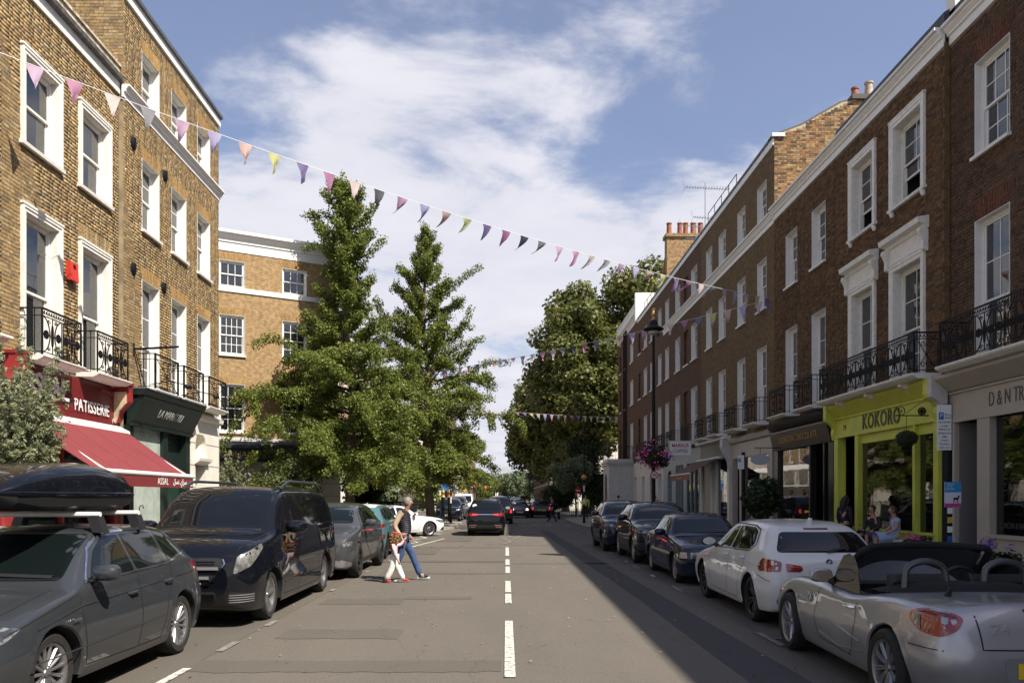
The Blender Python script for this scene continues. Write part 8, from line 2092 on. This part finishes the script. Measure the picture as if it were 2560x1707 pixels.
def bicycle(label, loc, rz):
 t=thing('bicycle', label, 'bicycle', loc, rz, 'bicycles locked by the ginkgo');
 for x in(-.52, .52):
  b=MB();ring(b, (x, 0, .34), .33, .33, 'x', .018, 22);w=b.obj('wheel', rubber, t);b=MB()
  for k in range(10):a=k*.628;b.tube([(x, 0, .34), (x+.31*math.cos(a), 0, .34+.31*math.sin(a))], .003, 3)
  b.obj('spokes', alloy, w)
 b=MB();b.tube([(-.52, 0, .34), (-.15, 0, .85), (.38, 0, .82), (-.05, 0, .34), (-.52, 0, .34)], .018, 6);b.tube([(-.05, 0, .34), (-.15, 0, .95)], .016, 6);b.tube([(.52, 0, .34), (.38, 0, .82), (.36, 0, 1.0)], .016, 6);b.obj('frame', mat('bike blue', (.02, .04, .12), .3), t)
 b=MB();b.box(-.28, -.07, .95, -.03, .07, 1.0);b.obj('saddle', black, t);b=MB();b.tube([(.46, -.26, 1.02), (.36, 0, 1.0), (.46, .26, 1.02)], .014, 5);b.obj('handlebar', black, t)
bicycle('bicycle leaning by the ginkgo trunk with its wheel towards the kerb', (-4.0, 47.6, .12), R(60));bicycle('second bicycle half hidden behind the first at the rack', (-4.35, 48.4, .12), R(75))
for i, dx in enumerate((0, .42)):
 bo=thing('bollard', 'black bollard with gilt crown beside the bicycles, '+('left one' if i==0 else 'right one'), 'bollard', (-4.15+dx, 52.5, .12));b=MB();b.lathe([(.001, 0), (.12, 0), (.12, 1.6), (.001, 1.6)], 10);b.obj('post', iron, bo);b=MB();b.lathe([(.001, 1.6), (.16, 1.62), (.09, 1.75), (.13, 1.95), (.06, 2.1), (.001, 2.15)], 10);b.obj('crown', gilt, bo)
bo=thing('bollard', 'short black bollard with white band at the dark garden corner', 'bollard', (4.15, 62.5, -.0));b=MB();b.lathe([(.001, 0), (.14, 0), (.10, .3), (.09, .95), (.001, 1.05)], 10);b.obj('post', iron, bo);b=MB();b.lathe([(.096, .6), (.096, .8)], 10);b.obj('band', sgw, bo)
ub=thing('umbrella_basket', 'wicker basket of black umbrellas at the green shop door', 'basket', (-8.45, 18.2, .12));b=MB();b.lathe([(.001, 0), (.16, 0), (.2, .95), (.21, 1.0), (.18, 1.0), (.14, .2), (.001, .2)], 14);b.obj('wicker', mat('wicker', (.28, .19, .09), .9, noise=.4, nscale=30, bump=.6), ub)
ub.scale=(1, 1, 1)
for k in range(4):
 u=thing('umbrella', ('black umbrella with a curved handle, upright in the wicker basket', 'red handled umbrella leaning in the wicker basket', 'short black umbrella at the front of the wicker basket', 'folded black umbrella at the back of the wicker basket')[k], 'umbrella', (-8.45+(.07, -.09, .0, .02)[k], 18.2+(0, .02, -.08, .09)[k], .5));b=MB();hh=(1.0, .85, .55, .6)[k];b.tube([(0, 0, 0), (0, 0, hh*.7)], [.02, .045], 7);b.obj('canopy', black, u);b=MB();b.tube([(0, 0, hh*.7), (0, 0, hh)]+([(.02, 0, hh+.06), (.08, 0, hh+.07), (.1, 0, hh)]if k==0 else[]), .012, 5);b.obj('handle', red_s if k==1 else black, u)
ga=thing('flower_garland', 'column of white flowers hanging inside the lime shop window', 'garland', (9.85, 20.35, 0));P=[];
for k in range(26):P.append((.06*math.sin(k*1.7), .10*math.sin(k*.9), 1.0+k*.085))
b=MB();[b.ball(p, random.uniform(.07, .12), 7, 5)for p in P];b.obj('blossoms', mat('white blossom', (.66, .70, .62), .8, noise=.3, nscale=30, bump=.8), ga, kind='stuff')
ga2=thing('flower_garland', 'narrow column of white flowers behind the right hand pane of the lime shop', 'garland', (9.85, 18.45, 0));b=MB();[b.ball((.05*math.sin(k*2), .06*math.sin(k), 1.0+k*.09), random.uniform(.06, .1), 7, 5)for k in range(24)];b.obj('blossoms', mat('white blossom'), ga2, kind='stuff')
fo=thing('window_foliage', 'dark trailing foliage dressing the lime shop window', 'foliage', (9.95, 20.6, 2.5));P, N=lobes_crown((0, 0, 0), (.1, .8, .6), 16, 5000, 9, (.15, .3));scatter_quads(P, N, .07, lf_d, 'leaves', fo, .7)
bn=thing('bench', 'low white bench under the lime shop window', 'bench', (9.2, 19.2, .12));b=MB();b.box(-.2, -1.1, .60, .2, .9, .65);b.obj('seat', grey_white, bn)
for y in(-1.0, .8):
 b=MB();b.box(-.17, y-.03, 0, .17, y+.03, .60);b.obj('leg', grey_white, bn)
for i, (x, y, lab, ci)in enumerate(((8.9, 17.3, 'pink hydrangea in a pot at the lime shop corner', 0), (8.3, 13.4, 'wispy lavender planter under the beige shop window', 2))):
 pt=thing('planter', lab, 'planter', (x, y, .12));b=MB();b.box(-.3, -.4, 0, .3, .4, .45);b.obj('trough', mat('dark planter', (.05, .05, .05), .7), pt)
 P, N=lobes_crown((0, 0, .55), (.26, .42, .16), 16, 1500 if i==0 else 700, 60+i, (.08, .18));scatter_quads(P, N, .07, lf_d, 'leaves', pt, .7);P, N=lobes_crown((0, 0, .74+.1*i), (.28, .45, .10), 6, 200, 70+i, (.07, .12));scatter_quads(P, N, .035, fl[ci], 'blossoms', pt, .7)
P=np.stack([rng.uniform(-5.6, 5.3, 900), rng.uniform(5, 40, 900), rng.uniform(.014, .02, 900)], 1);N=np.tile(V((0, 0, 1)), (900, 1));o=scatter_quads(P, N, .035, leaf_mat('fallen leaves', (.25, .14, .04), (.40, .32, .14), .1), 'fallen_leaves', None, .25);o['kind']='stuff'
# the far end of the street
def block(label, x, y0, y1, H, m, side, storeys=4, wm=white, roof=lead, setb=0):
 L=y1-y0;o=thing('terrace_building', label, 'building', (x, y0 if side<0 else y1, 0), RZL-LS if side<0 else RZR);n=max(2, int(L/3));hs=[];sh=(H-.8)/storeys
 for k in range(n):
  for s_ in range(storeys):hs.append((L*(k+.28)/n, L*(k+.72)/n, .9+s_*sh, .9+s_*sh+sh*.55))
 wall(o, L, 0.1, H, hs, m);shell(o, L, H, 10, m, roof);moulding(o, -.05, L, corn_prof(H-.1, H+.5, .3), wm)
 q=MB();q.box(0, .18, .8, L, .2, H-.1);q.obj('glazing', pane_mat, o)
 for h in hs:
  q=MB();cx=(h[0]+h[1])/2;q.box(h[0], .06, h[2], h[0]+.08, .12, h[3]);q.box(h[1]-.08, .06, h[2], h[1], .12, h[3]);q.box(cx-.03, .07, h[2], cx+.03, .11, h[3]);q.box(h[0], .06, (h[2]+h[3])/2-.03, h[1], .12, (h[2]+h[3])/2+.03);q.box(h[0]-.1, -.08, h[2]-.12, h[1]+.1, .1, h[2]);q.obj('window_frame', wm, o)
 return o
block('white stucco building beyond the veranda terrace on the left', -9.2, 100, 116, 12, cream, -1, 4)
block('red brick corner building with stone ground floor, far left', -8.8, 117, 140, 15, wall_r, -1, 5)
block('pale building wrapped in scaffolding, far left', -8.6, 141, 172, 14, cream, -1, 4)
block('brown brick block at the far end on the left', -8.4, 173, 220, 14, wall_b, -1, 4)
block('cream terrace seen under the plane trees on the far right', 8.2, 112, 150, 12, cream, 1, 4)
block('dark brick terrace at the far end on the right', 8.0, 151, 225, 14, wall_b, 1, 4)
sc_=thing('scaffolding', 'metal scaffolding with boards on the pale far building', 'scaffolding', (-8.0, 141, 0), math.pi/2);b=MB()
for k in range(14):b.tube([(k*2.3, 0, 0), (k*2.3, 0, 15)], .06, 4);b.tube([(k*2.3, .7, 0), (k*2.3, .7, 15)], .06, 4)
for k in range(6):b.tube([(0, 0, 2.4*k+2), (30, 0, 2.4*k+2)], .06, 4)
b.obj('pole', alloy, sc_, kind='stuff');b=MB()
for k in range(5):b.box(0, 0, 2.4*k+1.9, 30, .9, 1.97+2.4*k)
b.obj('boards', mat('scaffold board', (.40, .30, .17), .9), sc_, kind='stuff')
for i, (x, y)in enumerate(((-4.2, 105), (-3.0, 118))):
 tl=thing('traffic_light', 'red traffic light at the far junction, '+('left one' if i==0 else 'right one beside the flag'), 'traffic light', (x, y, 0));b=MB();b.tube([(0, 0, 0), (0, 0, 2.4)], .06, 6);b.obj('post', iron, tl);b=MB();b.box(-.2, -.15, 2.3, .2, .1, 3.4);b.lathe([(.001, -.17), (.14, -.17), (.14, -.15)], 10, 'y', c=(0, 0, 2.85));hd=b.obj('head', black, tl);b=MB();b.lathe([(.001, -.175), (.13, -.175), (.13, -.15)], 12, 'y', c=(0, 0, 3.15));b.obj('red_lamp', mat('lit red signal', (1, .05, .03), .4, emit=3), hd)
fg=thing('flag', 'small white flag with a red cross far down the street', 'flag', (-1.6, 112, 0));fg.scale=(.7, .7, .75);b=MB();b.tube([(0, 0, 0), (.2, 0, 3.3)], .025, 5);b.obj('staff', sgw, fg);b=MB();b.quad((.12, 0, 1.9), (.62, .1, 1.8), (.75, .1, 3.2), (.2, 0, 2.9));b.obj('cloth', sgw, fg);b=MB();b.box(.38, -.03, 1.95, .46, -.02, 3.0);b.box(.16, -.03, 2.4, .68, -.02, 2.5);b.obj('cross', red_s, fg)
for(x, y, lab)in((-3.6, 78, 'thin black lamp column beyond the left crossing pole'), (2.7, 92, 'thin black lamp column under the plane trees')):
 lp=thing('lamp_column', lab, 'lamp post', (x, y, 0));b=MB();b.lathe([(.10, 0), (.08, 1), (.05, 7.5), (.001, 7.5)], 8);b.obj('post', iron, lp);b=MB();b.lathe([(.001, 7.5), (.3, 7.6), (.001, 8)], 10);b.obj('lantern', iron, lp)
aw2=thing('shop_awning', 'blue shop awning over the far left pavement', 'awning', (-8.9, 104, 2.6), math.pi/2);b=MB();b.prism([(0, 1.3), (-2.6, .2), (-2.6, 0), (0, 0)], 0, 0, 5);b.obj('cloth', mat('blue awning', (.03, .14, .40), .8), aw2)
aw3=thing('shop_awning', 'yellow shop sign canopy beyond the blue awning', 'awning', (-8.6, 112, 2.6), math.pi/2);b=MB();b.prism([(0, .9), (-2.6, .5), (-2.6, 0), (0, 0)], 0, 0, 10);b.obj('cloth', mat('yellow awning', (.60, .42, .03), .8), aw3)
# people
skin_m=mat('skin', (.46, .25, .17), .55, noise=.12, nscale=12);skin_d=mat('tanned skin', (.36, .18, .11), .55)
hair_g=mat('grey hair', (.28, .27, .26), .8, noise=.5, nscale=40);hair_b=mat('dark hair', (.02, .014, .010), .6, noise=.4, nscale=40);hair_c=mat('light brown curls', (.26, .13, .05), .8, noise=.5, nscale=30, bump=.6)
def skin(name, nodes, edges, m, parent, sub=2, root=0):
 me=bpy.data.meshes.new(name);me.from_pydata([n[0]for n in nodes], edges, []);o=bpy.data.objects.new(name, me);C.objects.link(o)
 md=o.modifiers.new('skin', 'SKIN');md.use_smooth_shade=True
 for i, n in enumerate(nodes):
  r=n[1];r=r if isinstance(r, tuple)else(r, r);v=me.skin_vertices[0].data[i];v.radius=r;v.use_root=(i==root)
 sb_=o.modifiers.new('sub', 'SUBSURF');sb_.levels=sub;sb_.render_levels=sub
 dg=bpy.context.evaluated_depsgraph_get();m2=bpy.data.meshes.new_from_object(o.evaluated_get(dg));bpy.data.objects.remove(o);m2.name=name
 m2.materials.clear();m2.materials.append(m);return link(name, m2, parent)
def person(label, loc, rz, J, H=1.75, top=None, legs=None, hairm=hair_b, sk=skin_m, shoe=black, vest=None, skirt=None, long_hair=False, curls=False, seated=False, sleeve=True, build=1.0, wide=1.0):
 """J: joints in units of height, x forward, y to the person's left"""
 t=thing('person', label, 'person', loc, rz);s=H;g=lambda k:Vector(J[k])*s;w=s/1.75*build
 N=[(g('pel'), (.115*w, .09*w)), (g('che'), (.125*w, .095*w)), (g('nec'), .052*w), (g('hed')+Vector((-.005, 0, -.05))*w, (.062*w, .068*w)), (g('hed')+Vector((0, 0, .035))*w, (.07*w, .078*w)), (g('hed')+Vector((-.005, 0, .085))*w, (.05*w, .055*w))]
 E=[(0, 1), (1, 2), (2, 3), (3, 4), (4, 5)]
 def chain(a, L):
  for p, r in L:N.append((p, r));E.append((a, len(N)-1));a=len(N)-1
  return a
 N.append((g('hed')+Vector((.105, 0, -.005))*w, .012*w));E.append((4, len(N)-1))
 for sd, y in(('l', 1), ('r', -1)):
  a=chain(1, [(g('sh'+sd), .055*w), (g('el'+sd), .042*w), (g('wr'+sd), .028*w)])
  d=(g('wr'+sd)-g('el'+sd)).normalized();pn=g('wr'+sd)+d*.05*w;a=chain(a, [(pn, (.034*w, .018*w))]);fx_=Vector((.0, 1, 0)).cross(d)
  if fx_.length<.1:fx_=Vector((1, 0, 0))
  fx_.normalize()
  for q, ln in enumerate((.060, .070, .066, .052)):
   o_=fx_*(.024-.016*q)*w;c1=pn+d*.03*w+o_;chain(a, [(c1, .010*w), (c1+d*ln*.5*w+Vector((0, -y*.008, 0))*w, .009*w), (c1+d*ln*w+Vector((0, -y*.022, 0))*w, .008*w)])
  chain(a, [(pn+fx_*.035*w, .011*w), (pn+fx_*.05*w+d*.035*w, .009*w)])
  chain(0, [(g('hi'+sd), .085*w), (g('kn'+sd), .058*w), (g('an'+sd), .036*w), (g('to'+sd), (.032*w, .025*w))])
 body=skin('body', N, E, sk, t)
 hd=g('hed')
 for y in(-1, 1):
  b=MB();b.ball(hd+Vector((.075, y*.030, .018))*w, .009*w, 6, 5);b.obj('eye', black, t);b=MB();b.ball(hd+Vector((-.005, y*.079, .0))*w, (.016*w, .008*w, .03*w), 8, 6);b.obj('ear', sk, t)
 b=MB();b.box(hd.x+.070*w, hd.y-.022*w, hd.z-.052*w, hd.x+.078*w, hd.y+.022*w, hd.z-.044*w);b.obj('mouth', mat('lips', (.25, .08, .07), .5), t)
 b=MB()
 if curls:
  for k in range(230):
   a, u=random.uniform(0, 6.28), random.uniform(-2.3, 1);r=.10+.03*random.random();ss=math.sqrt(max(0.05, 1-u*u))if u>0 else 1;p=Vector((r*ss*math.cos(a)-.02, r*ss*math.sin(a), .02+.10*u))*(1.0)
   if p.x>(.055 if p.z>-.1 else-.01)and p.z<.06:continue
   b.ball(hd+p, random.uniform(.018, .03), 6, 4)
 else:
  n, k=16, 9
  for i in range(k+1):
   ph=(.78 if not long_hair else .9)*math.pi*i/k
   for j in range(n):
    a=2*math.pi*j/n;fr=max(0, math.cos(a));ph2=min(ph, math.pi*(.36 if fr>.5 else .5+.3*(1-fr))*(1 if not long_hair or fr>.5 else 1.1))
    rx_, ry_, rz2=.092*w, .086*w, .108*w
    b.v.append(tuple(hd+Vector((rx_*math.sin(ph2)*math.cos(a)-.012*w, ry_*math.sin(ph2)*math.sin(a), .018*w+rz2*math.cos(ph2)))))
  for i in range(k):
   for j in range(n):j2=(j+1)%n;b.f.append((i*n+j, (i+1)*n+j, (i+1)*n+j2, i*n+j2));b.m.append(0)
  if long_hair:
   b.tube([hd+Vector((-.06, 0, .04))*w, hd+Vector((-.10, 0, -.08))*w, hd+Vector((-.11, 0, -.22))*w, hd+Vector((-.10, 0, -.34))*w], [.08*w, .10*w, .09*w, .04*w], 12)
 b.obj('hair', hairm, t, smooth=True)
 if top:
  N2=[(g('pel')+Vector((0, 0, -.02)), (.135*w, .105*w)), (g('pel')*.5+g('che')*.5, (.125*w, .10*w)), (g('che'), (.145*w, .112*w)), (g('nec')-Vector((0, 0, .035)), .068*w)];E2=[(0, 1), (1, 2), (2, 3)]
  for sd in 'lr':
   N2.append((g('sh'+sd), .072*w));E2.append((2, len(N2)-1));N2.append((g('el'+sd), .056*w)if sleeve else((g('sh'+sd)+(g('el'+sd)-g('sh'+sd))*.55), .066*w));E2.append((len(N2)-2, len(N2)-1))
   if sleeve:N2.append((g('wr'+sd)+(g('el'+sd)-g('wr'+sd))*.08, .042*w));E2.append((len(N2)-2, len(N2)-1))
  skin('top', N2, E2, top, t)
 if vest:
  N2=[(g('pel')+Vector((0, 0, .0)), (.16*w, .16*w)), (g('pel')*.5+g('che')*.5, (.155*w, .155*w)), (g('che'), (.165*w, .165*w)), (g('nec')-Vector((0, 0, .0)), .075*w)];N2+=[(g('shl')+Vector((0, -.01, .0)), .082*w), (g('shr')+Vector((0, .01, 0)), .082*w)];v_=skin('vest', N2, [(0, 1), (1, 2), (2, 3), (2, 4), (2, 5)], vest, t)
 if legs:
  N2=[(g('pel'), (.13*w, .10*w))];E2=[]
  for sd in 'lr':
   for k_, r_ in(('hi', .098), ('kn', .076), ('an', .062)):N2.append((g(k_+sd)+(Vector((0, 0, -.01))if k_=='an' else Vector()), r_*w*(wide if k_!='hi' else 1.1)));E2.append((len(N2)-2 if k_!='hi' else 0, len(N2)-1))
  skin('trousers', N2, E2, legs, t)
 if skirt:
  a_, c_, m_=skirt;b=MB();n=18;rows=[]
  for i in range(6):
   q=i/5;p=Vector(a_)*s*(1-q)+Vector(c_)*s*q;r=(.14+.12*q)*w;rows.append([p+Vector((0, r*math.cos(2*math.pi*j/n), 0))+(Vector((.2, 0, .98))if seated else Vector((1, 0, 0)))*r*(.72+.05*math.sin(j*3))*math.sin(2*math.pi*j/n)for j in range(n+1)])
  b.grid(rows);b.obj('skirt', m_, t, smooth=True)
 for sd in 'lr':
  a, to=g('an'+sd), g('to'+sd);d=(to-a);N2=[(a+Vector((-.035, 0, -.02))*w, .045*w), (a+d*.55+Vector((0, 0, -.0)), (.046*w, .036*w)), (to+d.normalized()*.03*w, (.042*w, .026*w))]
  so=skin('shoe', N2, [(0, 1), (1, 2)], shoe, t, 2)
  if shoe is black and vest:
   for q in(-.02, 0, .02):
    b=MB();m_=a+d*.45+d.normalized()*q;b.tube([m_+Vector((0, -.052, -.02))*w, m_+Vector((-.01, -.040, .035))*w], .005, 4);b.tube([m_+Vector((0, .052, -.02))*w, m_+Vector((-.01, .040, .035))*w], .005, 4);b.obj('stripe', sgw, so)
   b=MB();b.tube([a+Vector((-.05, 0, -.06))*w, to+d.normalized()*.06*w+Vector((0, 0, -.028))*w], .022*w, 6);b.obj('sole', sgw, so)
 return t
WALK=dict(pel=(-.01, 0, .53), che=(.015, 0, .73), nec=(.03, 0, .845), hed=(.055, 0, .925), shl=(.01, .108, .80), shr=(.01, -.108, .80), ell=(-.03, .13, .64), elr=(-.05, -.13, .64), wrl=(.06, .13, .52), wrr=(.0, -.12, .50), hil=(-.005, .05, .50), hir=(-.005, -.05, .50), knl=(.10, .05, .29), knr=(-.04, -.05, .28), anl=(.19, .05, .06), anr=(-.19, -.05, .05), tol=(.275, .05, .045), tor=(-.11, -.05, .018))
pm=dict(WALK);pm.update(shr=(-.03, -.10, .80), elr=(-.095, -.135, .65), wrr=(-.005, -.13, .505), che=(.03, 0, .73), pel=(.0, 0, .53))
quilt, nt, bb=material('quilted navy nylon');bb.inputs['Base Color'].default_value=(.022, .018, .03, 1);bb.inputs['Roughness'].default_value=.45
t_=nd(nt, 'ShaderNodeTexCoord');w_=nd(nt, 'ShaderNodeTexWave', bands_direction='Z');w_.inputs['Scale'].default_value=7.5;nt.links.new(t_.outputs['Object'], w_.inputs['Vector']);bp_=nd(nt, 'ShaderNodeBump');bp_.inputs['Distance'].default_value=.03;nt.links.new(w_.outputs[1], bp_.inputs['Height']);nt.links.new(bp_.outputs[0], bb.inputs['Normal'])
denim=mat('blue denim', (.045, .085, .20), .9, noise=.4, nscale=9, bump=.5, bscale=14);sand=mat('sand knit', (.42, .32, .21), .9, bump=.4, bscale=20);pinkc=mat('pale pink jersey', (.62, .42, .45), .9, bump=.3, bscale=20);whc=mat('white cotton', (.78, .75, .70), .9, bump=.4, bscale=14);redsh=mat('red shoes', (.62, .03, .03), .5)
navyc=mat('navy cloth', (.015, .017, .03), .9);skyc=mat('light blue dress', (.30, .42, .62), .9, bump=.3, bscale=16);dotc=mat('dark floral dress', (.03, .035, .06), .9, noise=.8, nscale=60, c2=(.15, .15, .2))
person('grey haired man in a dark quilted vest and jeans striding across the road', (-2.17, 16.9, 0), 0, pm, 1.77, top=sand, legs=denim, hairm=hair_g, sk=skin_d, vest=quilt, shoe=black)
gw=dict(WALK);gw.update(pel=(-.01, 0, .50), che=(.0, 0, .66), nec=(.02, 0, .775), hed=(.035, 0, .875), shl=(.0, .10, .735), shr=(.0, -.10, .735), ell=(.10, .14, .74), wrl=(.17, .16, .84), elr=(.03, -.13, .58), wrr=(.09, -.13, .44), knl=(.07, .05, .27), anl=(.17, .05, .06), tol=(.27, .05, .04), knr=(-.05, -.05, .27), anr=(-.17, -.05, .06), tor=(-.08, -.05, .03))
gl=person('little curly haired girl in pink top and white trousers held by the hand', (-2.30, 16.45, 0), 0, gw, 1.04, top=pinkc, legs=whc, hairm=hair_c, shoe=redsh, curls=True, build=1.12, wide=1.45)
bw=thing('hair_bow', 'red bow in the curly hair of the little girl', 'hair bow', (-2.29, 16.40, 1.03));b=MB();b.ball((-.03, 0, 0), (.03, .015, .02), 8, 6);b.ball((.03, 0, 0), (.03, .015, .02), 8, 6);b.obj('loops', redsh, bw)
SIT=dict(pel=(-.02, 0, .30), che=(.0, 0, .47), nec=(.02, 0, .585), hed=(.04, 0, .665), shl=(.0, .10, .55), shr=(.0, -.10, .55), ell=(.03, .13, .42), elr=(.03, -.13, .42), wrl=(.14, .08, .35), wrr=(.14, -.08, .35), hil=(.0, .05, .29), hir=(.0, -.05, .29), knl=(.22, .06, .30), knr=(.22, -.06, .30), anl=(.20, .06, .06), anr=(.26, -.06, .06), tol=(.28, .06, .02), tor=(.34, -.06, .02))
person('woman in a light blue dress sitting on the bench outside the lime shop', (9.12, 18.65, .34), R(172), SIT, 1.66, top=skyc, hairm=mat('brown hair', (.08, .035, .015), .6), skirt=((.0, 0, .30), (.26, 0, .26), skyc), seated=True, sleeve=False)
person('dark haired woman in black jacket seated left of the woman in blue', (9.08, 19.65, .34), R(205), SIT, 1.68, top=mat('black jacket', (.012, .012, .013), .7), skirt=((.0, 0, .30), (.26, 0, .26), dotc), seated=True)
STAND=dict(pel=(0, 0, .53), che=(0, 0, .73), nec=(.01, 0, .845), hed=(.03, 0, .925), shl=(0, .108, .80), shr=(0, -.108, .80), ell=(-.01, .135, .64), elr=(-.01, -.135, .64), wrl=(.05, .13, .50), wrr=(.05, -.13, .50), hil=(0, .05, .50), hir=(0, -.05, .50), knl=(.01, .055, .28), knr=(.01, -.055, .28), anl=(0, .055, .05), anr=(0, -.055, .05), tol=(.09, .065, .02), tor=(.09, -.065, .02))
person('woman with long dark hair in black standing at the lime shop doorway', (9.0, 21.15, .12), R(20), STAND, 1.70, top=navyc, legs=navyc, long_hair=True)
bd_=dict(STAND);bd_.update(hed=(.09, 0, .90), nec=(.04, 0, .84), ell=(.08, .13, .68), wrl=(.15, .05, .80), elr=(.08, -.13, .68), wrr=(.15, -.05, .78))
person('bearded man in a white t-shirt looking down by the spiked railings', (7.35, 40.0, .12), R(-50), bd_, 1.78, top=mat('white tee', (.60, .60, .66), .9), legs=navyc, sleeve=False, sk=skin_d)
person('person with dark hair and blue backpack over a white shirt by the porch', (7.2, 51.0, .12), R(90), STAND, 1.76, top=mat('white tee'), legs=navyc)
bk=thing('backpack', 'dark blue backpack worn over the white shirt by the porch', 'backpack', (7.2, 50.82, 1.22));b=MB();b.ball((0, 0, 0), (.14, .09, .22), 12, 8);b.obj('bag', mat('navy bag', (.02, .03, .08), .7), bk, smooth=True)
wp=dict(WALK)
person('pedestrian in dark clothes walking over the crossing in the shade', (3.25, 55.5, 0), R(200), wp, 1.80, top=navyc, legs=navyc)
person('worker in a yellow high visibility jacket behind the amber beacon pole', (5.95, 59.5, .12), R(-100), STAND, 1.78, top=mat('hi vis yellow', (.50, .62, .04), .8), legs=navyc)
